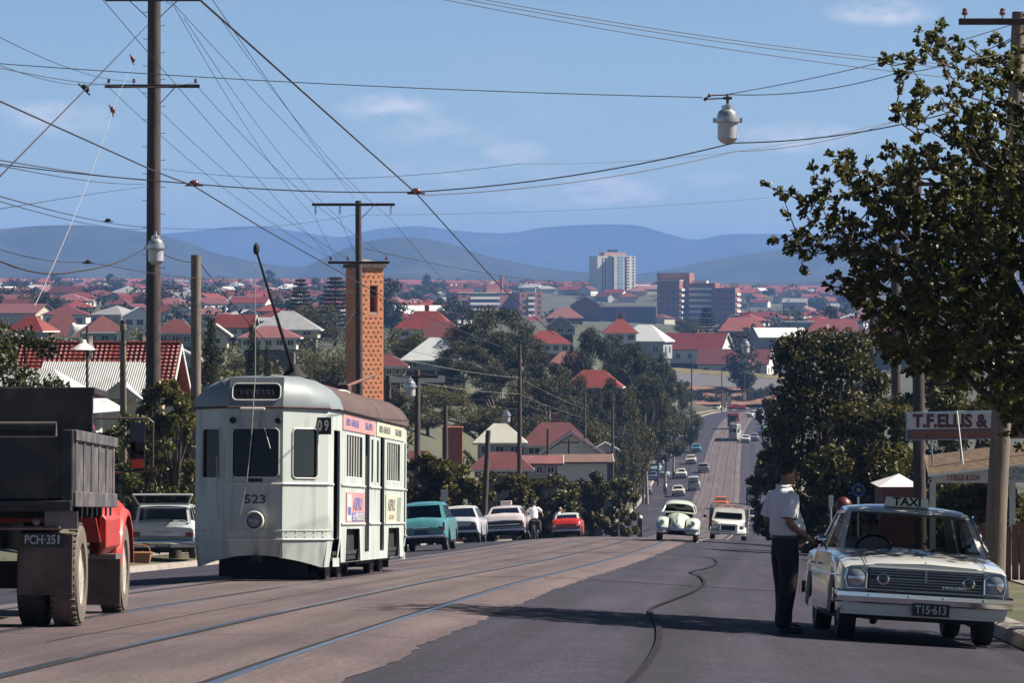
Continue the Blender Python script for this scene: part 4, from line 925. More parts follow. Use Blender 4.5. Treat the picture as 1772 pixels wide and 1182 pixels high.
pol = car('police_car', 'pinkish white police sedan with a roof sign driving down the left lane', 'car', sedan(L=4.7, belt=[(-2.4, .80), (-2.35, .93), (-1.5, .96), (.9, .95), (2.2, .88), (2.25, .8)], plan=[(-2.4, .86), (-1, .92), (1, .92), (2.25, .86)], gh=(.9, .35, -1.0, -1.5), top=1.46), paint('police_white', (.68, .62, .64)))
MB().bx(-.80, .80, -2.425, -2.41, .58, .82).build('rear_panel', M('panel_dark', (.10, .11, .13), .35), pol, 0); MB().bx(-.72, .72, -2.432, -2.426, .66, .685).build('trim_strip', chrome, pol, 0)
lights_rear(pol, -2.42, .74, .70, .14, .14)
sg = MB().box((0, -.2, 1.61), (.48, .14, .17)).build('roof_sign', M('sign_white', (.78, .77, .74), .4), pol, 0, bevel=.02); text('POLICE', sg, (0, -.273, 1.61), .13, M('sign_red', (.32, .03, .05), .5), (R(90), 0, 0), sx=.95, off=.004)
on_road(pol, 879, 148, 1)
red = car('sports_car', 'red small car with white roof half hidden by the crown of the road', 'car', sedan(plan=[(-2, .72), (-1, .77), (1, .77), (2, .70)], belt=[(-2, .72), (-1.95, .84), (-1, .88), (.9, .88), (1.95, .8), (2, .7)], ax=(1.2, -1.2), gh=(.75, .25, -.75, -1.1), top=1.33, tw=.58), PR, PW)
for s in (-1, 1): MB().lathe([(.005, .02), (.06, .015), (.065, -.02), (.005, -.02)], 14, (s*.6, -2.01, .70), 'Y').build('tail_light', lens, red)
on_road(red, 984, 178, 1)
# ------------------------------------------------------------------ beetle
bt = thing('beetle_car', 'pale green rounded beetle car coming up the hill towards us', 'car')
def ell(k, a, z0, zt): return [Vector((a*math.cos(t), k, z0+(zt-z0)*math.sin(t)**.85)) for t in [math.pi*i/16 for i in range(17)]]
m = MB(); st = [(2.0, .10, .42, .56), (1.96, .20, .40, .70), (1.75, .30, .36, .84), (1.3, .42, .34, .97), (.95, .58, .32, 1.03), (.75, .66, .32, 1.05), (.0, .68, .30, 1.02), (-.9, .66, .30, 1.02), (-1.4, .58, .32, .98), (-1.8, .42, .36, .82), (-2.0, .22, .42, .62), (-2.04, .1, .46, .54)]
m.loft([ell(*q) for q in st], cap=True)
for s in (-1, 1):
    for yc, ln in ((1.25, .66), (-1.25, .68)):
        secs = []
        for i in range(13):
            a = R(-8+196*i/12); cy_, cz_ = yc+ln*math.cos(a), .36+.48*math.sin(a)
            secs.append([Vector((s*x, lerp(yc, cy_, q), lerp(.36, cz_, q))) for x, q in ((.32, 1.0), (.44, 1.07), (.56, 1.09), (.67, 1.04), (.745, .93), (.78, .78))])
        m.loft(secs)
    m.tube([(s*.70, .72, .30), (s*.70, -.72, .30)], .06, 8)
m.build('body', PGR, bt, 50)
ST = [(.76, .62, .03), (.60, .61, .20), (.46, .60, .36), (.22, .60, .45), (-.25, .61, .49), (-.68, .60, .45), (-1.05, .55, .31), (-1.34, .46, .12)]
def arc_(y, hw, h, t, k=1.): return Vector((k*hw*math.copysign(abs(math.cos(t))**.62, math.cos(t)), y, 1.01+k*h*math.sin(t)**.75))
m = MB(); tt = [R(a) for a in range(38, 143, 8)]+[R(142)]
m.loft([[arc_(y, hw, h, t, 1.012) for t in tt] for y, hw, h in ST[2:]])
for s in (-1, 1):
    e = lambda q, t: arc_(*ST[q], R(t) if s > 0 else R(180-t))
    m.tube([e(0, 20), e(1, 32), e(2, 42)], .032, 6); m.tube([e(4, 3), e(4, 20), e(4, 40)], .032, 6); m.loft([[arc_(*ST[q], R(t) if s > 0 else R(180-t), 1.012) for t in (2, 15, 28, 42)] for q in (5, 6, 7)])
m.tube([Vector((x*.64, .78+.05*(1-x*x), 1.035+.02*(1-x*x))) for x in (-1, -.6, 0, .6, 1)], .03, 6); m.tube([arc_(*ST[2], t) for t in tt], .028, 6)
m.build('roof', PGR, bt, 60)
g_ = MB(); g_.loft([[arc_(y, hw, h, R(t), .985) for t in range(2, 179, 11)] for y, hw, h in ST]); g_.build('window', dglass, bt, 60)
for s in (-1, 1):
    h = MB().lathe([(.005, .05), (.07, .035), (.095, 0), (.105, -.03), (.08, -.2), (.005, -.2)], 18, (s*.55, 1.86, .66), 'Y').build('headlight', chrome, bt); MB().lathe([(.005, .06), (.06, .048), (.085, .015), (.005, .01)], 18, (s*.55, 1.86, .66), 'Y').build('lens', lens, h)
    for y in (1.25, -1.25): add_wheel(bt, s*.66, y, .315, .15)
bp_ = M('bumper_blue_chrome', (.38, .45, .75), .2, .9)
for y, q in ((2.06, 1), (-2.1, -1)): MB().tube([(-.74, y-q*.25, .44), (-.68, y-.06*q, .44), (-.3, y+q*.02, .44), (.3, y+q*.02, .44), (.68, y-.06*q, .44), (.74, y-q*.25, .44)], .05, 8).build('bumper', bp_, bt)
MB().tube([(0, 1.98, .70), (0, 1.7, .93), (0, 1.2, 1.025)], .01, 5).build('bonnet_trim', chrome, bt); MB().box((0, 0, .33), (1.2, 3, .2)).build('underbody', under, bt, 0)
MB().bx(-.5, .5, -.5, -.3, .5, 1.15).bx(.15, .45, .0, .15, .5, 1.2).build('seat', interior, bt, 0)
on_road(bt, 1172.5, 127, -1)
# ------------------------------------------------------------------ light trucks
def light_truck(name, label, m, boxm, W=.95, L=4.8, Hc=1.95, bh=2.25, boxed=True, group=None, letters=None, lm=None, flat=False):
    t = thing(name, label, 'truck', group=group); yf = L/2
    c = MB(); prof = [(yf-1.95, .55), (yf-1.95, Hc-.12), (yf-1.8, Hc), (yf-1.25, Hc-.03), (yf-.98, 1.28), (yf-.25, 1.10), (yf-.06, 1.0), (yf-.02, .5)]
    def wd(y, z): return (.80 if z < 1.3 else .72) if y < yf-.9 else lerp(.74, .42, min(1, (y-yf+.9)/.9))
    secs = [[Vector((q*wd(y, z), y, z-(.05 if abs(q) == 1 else 0)*(z > .9))) for y, z in prof] for q in (-1, -.85, -.4, 0, .4, .85, 1)]
    c.loft(secs); c.poly(secs[0]); c.poly(secs[-1][::-1])
    for s in (-1, 1):
        c.loft([[Vector((s*x, yf-.75+(.58)*math.cos(a)*q, .36+.50*math.sin(a)*q)) for a in [R(-5+190*i/12) for i in range(13)]] for x, q in ((.40, 1.03), (.70, 1.03), (.84, .95), (.86, .84))])
    c.build('cab', m, t, 40)
    g_ = MB(); g_.quad((-.64, yf-.965, 1.34), (.64, yf-.965, 1.34), (.60, yf-1.215, Hc-.14), (-.60, yf-1.215, Hc-.14))
    for s in (-1, 1): g_.quad((s*.79, yf-1.8, 1.32), (s*.77, yf-1.1, 1.32), (s*.735, yf-1.3, Hc-.15), (s*.735, yf-1.75, Hc-.15))
    g_.build('window', dglass, t, 0)
    gr_ = MB().bx(-.36, .36, yf-.03, yf+.0, .58, .92).build('grille', dark, t, 0); f = MB()
    for p, q in (((-.36, .58), (.36, .58)), ((-.36, .92), (.36, .92)), ((-.36, .58), (-.36, .92)), ((.36, .58), (.36, .92))): f.tube([(p[0], yf+.01, p[1]), (q[0], yf+.01, q[1])], .02, 5)
    f.build('frame', chrome, gr_); lights_front(t, yf-.10, .62, .80, .10)
    MB().tube([(-.85, yf+.02, .42), (-.3, yf+.10, .42), (.3, yf+.10, .42), (.85, yf+.02, .42)], .055, 8).build('bumper', M('truck_bumper', (.34, .34, .36), .4, .6), t)
    for s in (-1, 1): add_wheel(t, s*.74, yf-.75, .36, .2); add_wheel(t, s*.76, -yf+.9, .36, .24)
    MB().bx(-.7, .7, -yf+.1, yf-.3, .38, .6).build('chassis', under, t, 0)
    if boxed:
        pr = [(-W, .55), (-W, bh-.16), (-W+.05, bh-.05), (-W+.18, bh), (W-.18, bh), (W-.05, bh-.05), (W, bh-.16), (W, .55)]
        bo = MB().prism([Vector((x, yf-2.0, z)) for x, z in pr], (0, -(L-2.0), 0)).build('box_body', boxm, t, 30)
        MB().bx(-W+.04, W-.04, yf-1.995, yf-1.99, .6, bh-.3).build('front_panel', M('canvas_grey', (.20, .20, .23), .8), bo, 0)  # grey panel on the front of the box
        if letters: text(letters, bo, (0, yf-1.985, bh-.145), .17, lm, (R(90), 0, math.pi), sx=1.0, off=.006)
    elif flat:
        b = MB(); b.bx(-W, W, -yf, yf-2.0, .78, .88)
        for s in (-1, 1): b.bx(s*W-.02, s*W+.02, -yf, yf-2, .88, 1.35)
        b.bx(-W, W, -yf-.02, -yf+.02, .88, 1.35); b.bx(-W, W, yf-2.02, yf-1.98, .88, 1.7); b.build('tray', boxm, t, 0)
    return t
wt = light_truck('delivery_truck', 'white delivery truck with rounded van box and red lettering coming up behind the beetle', PW, M('box_white', (.70, .68, .67), .5), letters='ALL CAKE BREAD', lm=M('letter_red', (.5, .04, .04), .5))
for s in (-1, 1): MB().tube([(s*.82, 1.1, 1.25), (s*1.12, 1.2, 1.38)], .015, 5).ball((s*1.14, 1.2, 1.42), (.08, .03, .10), 8, 6).build('mirror', dark, wt)
for z in (.8, 1.0): MB().bx(-1.02, -.95, -2.3, .35, z, z+.05).build('side_stripe', M('letter_red', (.5, .04, .04)), wt, 0)
on_road(wt, 1259.5, 187, -1); wt.scale = (1.13, 1, .87)
dk = light_truck('flatbed_truck', 'dark green truck with pink load coming along the right lane far off', paint('dark_green', (.04, .055, .05)), M('tray_dark', (.06, .06, .06), .7), flat=True, Hc=2.1)
MB().bx(-.8, .8, -2.2, .1, .88, 2.2).build('load', M('pink_load', (.5, .3, .32), .8), dk, 0, bevel=.1)
on_road(dk, 1303, 432, -1)
rl_ = light_truck('red_lorry', 'red lorry with dark windows following the distant tram', PR, paint('lorry_red', (.45, .05, .05)), bh=3.2, W=1.15, L=6.5, Hc=2.9)
on_road(rl_, 1269, 700, -1)
# vintage tourer
vt = thing('vintage_car', 'old white vintage car with upright radiator behind the delivery truck', 'car')
m = MB(); m.loft([[Vector((x, y, z)) for x, z in ((-w_, .45), (-w_, h_-.08), (-w_*.7, h_), (w_*.7, h_), (w_, h_-.08), (w_, .45))] for y, w_, h_ in ((1.75, .30, 1.0), (.7, .38, 1.08), (.6, .62, 1.1), (-1.5, .62, 1.1), (-1.7, .55, .9))], cap=True); m.bx(-.6, .6, -1.5, .45, 1.66, 1.72)
for s in (-1, 1):
    m.bx(s*.58-.03, s*.58+.03, .40, .46, 1.08, 1.68); m.bx(s*.58-.03, s*.58+.03, -1.5, -1.42, 1.08, 1.68)
    for yc in (1.3, -1.2): m.loft([[Vector((s*x, yc+.50*math.cos(a), .40+.46*math.sin(a))) for a in [R(5+165*i/10) for i in range(11)]] for x in (.5, .80)])
m.build('body', PW, vt, 30); MB().bx(-.28, .28, 1.75, 1.80, .5, .98).build('radiator', M('radiator_dark', (.06, .06, .07), .4, .5), vt, 0, bevel=.03)
MB().quad((-.56, .45, 1.1), (.56, .45, 1.1), (.56, .42, 1.64), (-.56, .42, 1.64)).build('window', dglass, vt, 0); lights_front(vt, 1.75, .48, .86, .10)
MB().tube([(-.75, 1.95, .5), (.75, 1.95, .5)], .035, 6).build('bumper', chrome, vt)
for s in (-1, 1):
    for y in (1.3, -1.2): add_wheel(vt, s*.66, y, .36, .13)
on_road(vt, 1304, 352, -1)
# ------------------------------------------------------------------ far traffic (small in the picture): copies of a plain sedan / wagon / van
base = {}
def far_car(kind, pm, label, u, v, facing, group, dl=None, yaw=0., roofm=None):
    if kind not in base:
        if kind == 'sedan': c = simple_car('sedan', label, sedan(bump=True), PW, detail=0)
        elif kind == 'wagon': c = simple_car('estate_car', label, dict(WG), PW, detail=0)
        else: c = simple_car('van', label, sedan(belt=[(-2.1, .9), (-2.05, 1.05), (-1, 1.06), (1, 1.06), (1.95, 1.0), (2.05, .8)], plan=[(-2.1, .84), (-1, .87), (1, .87), (2.05, .82)], ax=(1.3, -1.25), gh=(1.9, 1.6, -1.98, -2.08), top=1.92, tw=.74, sdiv=[.25, .5, .75]), PW, detail=0, cat='van')
        base[kind] = c; c['group'] = group
    else: c = dup(base[kind], label, group)
    recolor(c, pm, ('body',)); recolor(c, roofm or pm, ('roof',))
    lo, hi = 260., 835.                      # distance whose road row matches v
    for _ in range(40):
        Y = (lo+hi)/2; X = (u-CU)/F*Y; r_ = HV-F*roadz(X-xc(Y), Y)/Y
        if r_ > v: lo = Y
        else: hi = Y
    on_road(c, u, Y, facing, yaw=yaw); return c
GT = 'cars driving on the far road'; GP = 'cars parked along the left kerb of the far road'
far_car('sedan', PC, 'cream sedan nearest the beetle on the far road', 1174, 859, 1, GT)
far_car('van', PW, 'white van driving away beside the tram track', 1201, 849, 1, GT)
far_car('sedan', PW, 'white sedan left of the white van on the far road', 1179, 828, 1, GT)
far_car('wagon', PM, 'mauve grey wagon at the edge of the tram track', 1218, 818, 1, GT)
far_car('sedan', PC, 'pale cream car coming towards us in the middle of the far road', 1196, 803, -1, GT)
far_car('sedan', PT, 'turquoise sedan highest of the moving cars left of the distant tram', 1205, 783, 1, GT)
far_car('sedan', PO, 'orange car on the tram track just above the delivery truck', 1247.5, 881, -1, GT)
far_car('sedan', PW, 'white sedan driving beside the distant tram', 1290, 766, 1, GT)
far_car('sedan', PG, 'dark sedan in the right lane next to the white one by the distant tram', 1305, 763, 1, GT)
far_car('sedan', PBR, 'bronze sedan parked nearest the hedge on the left of the far road', 1117, 857, 1, GP)
far_car('sedan', PB, 'blue sedan parked before the long blue car on the far left kerb', 1129, 833, 1, GP)
far_car('sedan', PLB, 'light blue car standing crosswise at the far left kerb', 1133, 828, 1, GP, yaw=R(75))
far_car('wagon', PLB, 'pale blue wagon parked behind the crosswise blue car', 1135, 818, -1, GP)
far_car('sedan', PW, 'white sedan parked fourth along the far left kerb', 1140, 807, -1, GP)
far_car('sedan', PG, 'dark grey sedan parked in front of a white van at the far left kerb', 1150, 799, -1, GP)
far_car('van', PW, 'white van parked between dark sedan and cream sedan at the far kerb', 1154, 794, -1, GP)
far_car('sedan', PC, 'cream sedan parked by the pole on the far left kerb', 1167, 780, -1, GP)
far_car('sedan', PK, 'black sedan parked between two pale cars on the far left kerb', 1175, 771, -1, GP)
far_car('sedan', PW, 'bright white sedan parked under the far trees at the left kerb', 1182, 762, -1, GP)
far_car('van', PC, 'tall cream van parked farthest up the left kerb', 1189, 752, -1, GP)
far_car('sedan', PC, 'cream car turning the bend at the top of the far road', 1243, 712, 1, GT, yaw=R(-35))
far_car('sedan', PR, 'red car standing by the cream hoarding at the bend', 1270, 711, 1, GT, yaw=R(-70))
far_car('sedan', PW, 'white car coming round the bend under the dark tree', 1306, 722, -1, GT, yaw=R(-30))
far_car('sedan', PB, 'blue car parked at the right kerb under the dark trees', 1318, 753, -1, GT)
far_car('sedan', PLB, 'pale blue car parked behind the blue one at the right kerb', 1324, 746, -1, GT)
# distant tram: a copy of the near one
t2 = dup(tram, 'distant tram coming along the track with a shadow beside it', None)
on_road(t2, 0, 648+L2, -1, d=1.53)
# ------------------------------------------------------------------ people
SKIN = M('skin_shaded', (.30, .17, .12), .55, var=.08, scale=8); SKINL = M('skin_pale', (.50, .32, .25), .55, var=.08, scale=8)
SHIRT = M('white_shirt', (.86, .86, .88), .8, var=.05, scale=9, bump=.25, bscale=7); TROU = M('dark_trousers', (.022, .018, .024), .85, var=.3, scale=6, bump=.3, bscale=6)
HAIR = M('dark_hair', (.015, .012, .012), .6, var=.4, scale=40, bump=.5, bscale=80); SHOE = M('black_shoe', (.015, .013, .014), .35)
def skin_obj(name, chains, mat, parent, sub=2, shared=None):
    """chains: list of lists of (x,y,z,r) ; points closer than 1 mm are welded"""
    vs, rs, es = [], [], []
    def idx(p, r):
        for i, q in enumerate(vs):
            if (q-Vector(p)).length < .001: return i
        vs.append(Vector(p)); rs.append(r); return len(vs)-1
    for ch in chains:
        k = [idx(c[:3], c[3]) for c in ch]; es += [(a, b) for a, b in zip(k, k[1:]) if a != b]
    me = bpy.data.meshes.new(name); me.from_pydata(vs, es, []); me.materials.append(mat)
    o = bpy.data.objects.new(name, me); COL.objects.link(o); o.parent = parent
    md = o.modifiers.new('skin', 'SKIN'); md.use_smooth_shade = True; md.branch_smoothing = .6
    if not me.skin_vertices: me.attributes  # created by the modifier below when missing
    if len(me.skin_vertices) == 0:
        import bmesh
        b = bmesh.new(); b.from_mesh(me); b.verts.layers.skin.verify(); b.to_mesh(me); b.free()
    for i, sv in enumerate(me.skin_vertices[0].data):
        r = rs[i]; sv.radius = r if isinstance(r, tuple) else (r, r); sv.use_root = (i == 0)
    s = o.modifiers.new('sub', 'SUBSURF'); s.levels = s.render_levels = sub
    return o
def hand(wr, d, palm, side, k=1.):
    """finger chains: wrist point, direction, palm normal, thumb side sign"""
    d = Vector(d).normalized(); n = Vector(palm).normalized(); t = d.cross(n).normalized()*side; wr = Vector(wr); out = []
    pc = wr+d*.055*k
    out.append([(*wr, .026*k), (*(wr+d*.03*k), .030*k), (*(wr+d*.075*k), .034*k)])
    base_ = wr+d*.075*k
    for i, (o, ln) in enumerate(((.030, .072), (.011, .082), (-.010, .077), (-.029, .060))):
        p0 = base_+t*o*.55*k; p1 = base_+d*.022*k+t*o*k; p2 = p1+(d*.8+n*.6).normalized()*ln*.45*k; p3 = p2+(d*.35+n*.95).normalized()*ln*.5*k
        out.append([(*base_, .034*k), (*p1, .0105*k), (*p2, .0095*k), (*p3, .0075*k)])
    q0 = wr+d*.03*k; q1 = q0+t*.034*k+d*.02*k; q2 = q1+(t*.5+d*.7+n*.4).normalized()*.034*k; q3 = q2+(d*.8+n*.5).normalized()*.026*k
    out.append([(*q0, .030*k), (*q1, .0125*k), (*q2, .011*k), (*q3, .0085*k)])
    return out
def head_parts(root, c, yaw, skin, hair, s=1., cap=None, look=0.):
    """face details and hair on a head centred at c, facing +y turned by yaw"""
    rz = Matrix.Rotation(yaw, 4, 'Z') @ Matrix.Rotation(look, 4, 'X'); mt = Matrix.Translation(c) @ rz
    f = MB(); f.loft([[Vector((x*.5, .094+y, z)) for x, y, z in ((-.030, -.01, .03), (0, .004, .035), (.030, -.01, .03))], [Vector((x, .098+y, z)) for x, y, z in ((-.020, -.01, -.018), (0, .026, -.016), (.020, -.01, -.018))], [Vector((x, .09+y, z)) for x, y, z in ((-.018, -.004, -.030), (0, .004, -.030), (.018, -.004, -.030))]])
    for q in (-1, 1):
        f.ball((q*.082, -.005, .0), (.012, .028, .036), 8, 6); f.ball((q*.034, .088, .045), (.026, .012, .009), 8, 6)
    f.ball((0, .082, -.062), (.030, .014, .010), 10, 6); f.ball((0, .075, -.098), (.028, .022, .02), 10, 6)
    fo = f.xf(mt).build('face', skin, root, 60)
    e = MB()
    for q in (-1, 1): e.ball((q*.033, .085, .026), (.013, .008, .008), 8, 6)
    e.xf(mt).build('eye', M('eye_dark', (.03, .025, .02), .2), fo)
    h = MB(); secs = []
    for i in range(9):
        t = i/8*R(112); rr = .105*math.sin(t)+.002; z = .03+.112*math.cos(t)
        secs.append([Vector((rr*.86*math.cos(a), (-.012+rr*1.02*math.sin(a))-(.030*max(0, math.sin(a))**2 if t > R(62) else 0)*(i/8)*2.2, z+(.05*max(0, math.sin(a))**1.5*(max(0, i-4)/4)))) for a in [2*math.pi*j/20 for j in range(20)]])
    h.loft(secs, True, True).xf(mt).build('hair', hair, root, 60)
def person(name_label, pose, shirt=SHIRT, trousers=TROU, skin=SKIN, hair=HAIR, cat='person', group=None, look=(0, 0), sub=2, belly=.02, sleeves=True):
    r = thing('person', name_label, cat, group=group); p = {k: Vector(v) for k, v in pose.items()}
    pel, spi, che, nek, hed = p['pelvis'], p['spine'], p['chest'], p['neck'], p['head']
    T = lambda v, q: (v.x, v.y, v.z, q)
    ch = [[T(pel, (.10, .07)), T(spi, (.10, .075)), T(che, (.11, .075)), T(nek, .058), T(nek.lerp(hed, .45), .056), T(hed+Vector((0, .012, -.06)), (.068, .082)), T(hed+Vector((0, -.004, .03)), (.082, .10)), T(hed+Vector((0, -.006, .09)), (.06, .075))]]
    for s in 'LR':
        ch.append([T(che, (.11, .075)), T(p['sho'+s], .05), T(p['elb'+s], .044), T(p['wri'+s], .028)])
        w, e = p['wri'+s], p['elb'+s]; ch += hand(w, w-e, p.get('palm'+s, Vector((1 if s == 'L' else -1, .3, 0))), 1 if s == 'L' else -1)
        ch.append([T(pel, (.10, .07)), T(p['hip'+s], .06), T(p['kne'+s], .042), T(p['ank'+s], .032), T(p['toe'+s], .034)])
    skin_obj('body', ch, skin, r, sub)
    # shirt: torso and short sleeves, a little proud of the body
    if shirt:
        sh = MB(); n_ = 22; ang = [2*math.pi*i/n_ for i in range(n_)]
        def ring(c, rx, ry, front=0., back=0.): return [Vector((c.x+rx*math.cos(a), c.y+(ry+(front if math.sin(a) > 0 else back)*abs(math.sin(a)))*math.sin(a), c.z+.006*math.sin(3*a+c.z*40))) for a in ang]
        V = lambda d: Vector((0, 0, d)); up = che.lerp(nek, .45)
        sh.loft([ring(pel+V(.045), .146, .116, belly*.3), ring(pel+V(.075), .168, .134, belly*.9), ring(pel.lerp(spi, .65), .178, .142, belly*1.35, .008), ring(spi, .168, .135, belly*1.2), ring(spi.lerp(che, .5), .174, .132, belly*.5), ring(che, .186, .130), ring(up, .182, .112), ring(che.lerp(nek, .72), .140, .096), ring(che.lerp(nek, .90), .088, .078), ring(nek+V(.0), .068, .070), ring(nek+V(.035), .072, .076), ring(nek+V(.01), .082, .086)], True)
        for s in 'LR':
            a, e, w = p['sho'+s], p['elb'+s], p['wri'+s]; i0 = a.lerp(che, .35); end = a.lerp(e, .82 if sleeves is True else 1.); d_ = (end-a)
            pts = [i0, a+Vector((0, 0, .004)), a.lerp(end, .5)+Vector((.006, .006, 0)), end]; rr = [.072, .082, .078, .080]
            if sleeves is not True: pts.append(e.lerp(w, .92)); rr = [.072, .080, .070, .056, .040]
            sh.tube(pts, rr, 14, cap=False)
        so_ = sh.build('shirt', shirt, r, 80, fix=False); md = so_.modifiers.new('sub', 'SUBSURF'); md.levels = md.render_levels = 1
    if trousers:
        c3 = [[T(spi.lerp(pel, .50), (.165, .135)), T(spi.lerp(pel, .75), (.172, .142)), T(pel, (.176, .144))]]
        for s in 'LR': c3.append([T(pel, (.175, .14)), T(p['hip'+s]+Vector((0, 0, -.06)), .118), T(p['kne'+s], .092), T(p['ank'+s]+Vector((0, 0, .08)), .085), T(p['ank'+s]+Vector((0, 0, -.04)), .088)])
        skin_obj('trousers', c3, trousers, r, sub)
        for s in 'LR':
            a, t = p['ank'+s], p['toe'+s]; d = (t-a); d.z = 0; d.normalize()
            skin_obj('shoe', [[T(a-d*.05+Vector((0, 0, -.045)), .046), T(a+d*.06+Vector((0, 0, -.045)), .048), T(a+d*.15+Vector((0, 0, -.055)), .042), T(a+d*.2+Vector((0, 0, -.06)), .03)]], SHOE, r, 1)
    head_parts(r, hed+Vector((0, 0, -.005)), R(look[0]), skin, hair, look=R(look[1]))
    return r
STAND = dict(pelvis=(0, 0, .96), spine=(0, .0, 1.14), chest=(0, -.02, 1.36), neck=(0, -.01, 1.535), head=(0, .035, 1.665), shoL=(-.185, -.02, 1.46), elbL=(-.245, -.07, 1.16), wriL=(-.20, .15, .985), shoR=(.185, -.02, 1.46), elbR=(.25, -.08, 1.16), wriR=(.17, .17, 1.0),
             hipL=(-.10, 0, .92), hipR=(.10, 0, .92), kneL=(-.12, .05, .50), kneR=(.13, -.03, .50), ankL=(-.13, .06, .085), ankR=(.15, -.10, .085), toeL=(-.16, .22, .03), toeR=(.20, .05, .03))
man = person('man in white short sleeved shirt and dark trousers standing beside the taxi', STAND, look=(-25, -14), belly=.06)
mp_ = on_road(man, 1357, 38.0, 1); man.rotation_euler = (0, 0, R(-66)); man.scale = (1.08, 1.14, 1.03)
MB().loft([[Vector((x*(1+.02), y*1.02, z)) for x, y in [(.168*math.cos(a), .016+.150*math.sin(a)) for a in [2*math.pi*i/24 for i in range(25)]]] for z in (.998, 1.03)]).build('belt', SHOE, man, 50)
P2 = dict(STAND); P2.update(elbL=(-.24, -.02, 1.15), wriL=(-.23, .06, .90), elbR=(.24, 0, 1.15), wriR=(.24, .10, .92))
# taxi driver (sits in the taxi: placed in world space by the taxi's matrix)
SIT = dict(pelvis=(0, 0, .30), spine=(0, -.03, .48), chest=(0, -.03, .70), neck=(0, -.0, .85), head=(0, .04, .97), shoL=(-.18, -.02, .78), elbL=(-.24, .10, .54), wriL=(-.12, .34, .62), shoR=(.18, -.02, .78), elbR=(.25, .10, .54), wriR=(.16, .33, .62),
           hipL=(-.10, .02, .28), hipR=(.10, .02, .28), kneL=(-.13, .45, .34), kneR=(.13, .45, .34), ankL=(-.13, .62, -.02), ankR=(.13, .62, -.02), toeL=(-.13, .76, -.06), toeR=(.13, .76, -.06), palmL=(1, .2, -.6), palmR=(-1, .2, -.6))
def seat_in(vehicle, x, y, z, label, pose=SIT, shirt=SHIRT, skin=SKINL, hair=HAIR, turn=0., sub=1, group=None, look=(0, 0)):
    d = person(label, pose, shirt, TROU, skin, hair, sub=sub, group=group, look=look)
    m = vehicle.matrix_world if False else Matrix.LocRotScale(vehicle.location, vehicle.rotation_euler, None)
    mm = m @ Matrix.Translation((x, y, z)) @ Matrix.Rotation(turn, 4, 'Z'); d.location = mm.translation; d.rotation_euler = mm.to_euler(); return d
dr = seat_in(taxi, .38, .10, .26, 'taxi driver in white shirt and grey peaked cap behind the windscreen', turn=R(-10), look=(-15, 0))
cap = MB(); cap.loft([[Vector((rx*math.cos(a), .03+ry*math.sin(a), z)) for a in [2*math.pi*i/18 for i in range(18)]] for rx, ry, z in ((.095, .11, 1.02), (.098, .113, 1.05), (.125, .14, 1.09), (.11, .12, 1.125), (.02, .02, 1.13))], True, True); cap.box((0, .15, 1.035), (.14, .09, .012)); cap.build('peaked_cap', M('cap_grey', (.55, .56, .60), .7), dr, 60)
# motor cyclist riding beside the police car
mc = thing('motorcycle', 'dark motorcycle ridden between the police car and the hedge', 'motorcycle')
for y in (.68, -.68): add_wheel(mc, .0001, y, .31, .10, hub, rubber)
m = MB(); m.tube([(0, .60, .62), (0, .68, .31)], .04, 6); m.tube([(0, .45, .92), (0, .70, .31)], .04, 6); m.ball((0, .18, .78), (.13, .28, .12), 10, 8); m.ball((0, -.35, .76), (.13, .38, .06), 10, 8); m.box((0, .05, .45), (.26, .45, .34)); m.tube([(0, -.68, .31), (0, -.1, .45)], .04, 6); m.build('frame', PK, mc)
MB().tube([(-.36, .30, 1.0), (-.15, .42, .98), (.15, .42, .98), (.36, .30, 1.0)], .018, 6).build('handlebar', chrome, mc); MB().ball((0, .58, .88), (.09, .08, .09), 10, 8).build('headlight', lens, mc)
MB().box((0, -.98, .62), (.12, .05, .09)).build('tail_light', redlens, mc); MB().tube([(.16, .2, .3), (.18, -.9, .34)], .045, 8).build('exhaust', chrome, mc)
on_road(mc, 926, 147, 1)
RIDE = dict(SIT); RIDE.update(pelvis=(0, 0, .30), spine=(0, .05, .48), chest=(0, .14, .70), neck=(0, .20, .85), head=(0, .26, .97), shoL=(-.18, .15, .78), elbL=(-.30, .33, .62), wriL=(-.34, .54, .50), shoR=(.18, .15, .78), elbR=(.30, .33, .62), wriR=(.34, .54, .50), kneL=(-.20, .42, .22), kneR=(.20, .42, .22), ankL=(-.20, .22, -.18), ankR=(.20, .22, -.18), toeL=(-.2, .36, -.22), toeR=(.2, .36, -.22))
seat_in(mc, 0, -.28, .52, 'motorcycle rider in a white shirt beside the police car', RIDE)
# people along the road
P3 = dict(STAND); 
pd = person('person in light clothes leaning at the left door of the red car', dict(P2, spine=(0, .05, 1.14), chest=(0, .12, 1.34), neck=(0, .2, 1.49), head=(0, .26, 1.6), shoL=(-.18, .12, 1.42), shoR=(.18, .12, 1.42)), skin=SKINL, hair=M('fair_hair', (.45, .32, .18), .6), sub=1)
on_road(pd, 961, 181, 1); pd.rotation_euler = (0, 0, R(-70))
pe = person('pedestrian in white shirt crossing beside the crosswise blue car', STAND, sub=1); on_road(pe, 1152, 468, 1); pe.rotation_euler = (0, 0, R(80))
pf = person('pedestrian in white on the footpath beside the far parked cars', STAND, trousers=M('grey_trousers', (.2, .2, .22)), sub=1); on_road(pf, 1155, 590, -1)
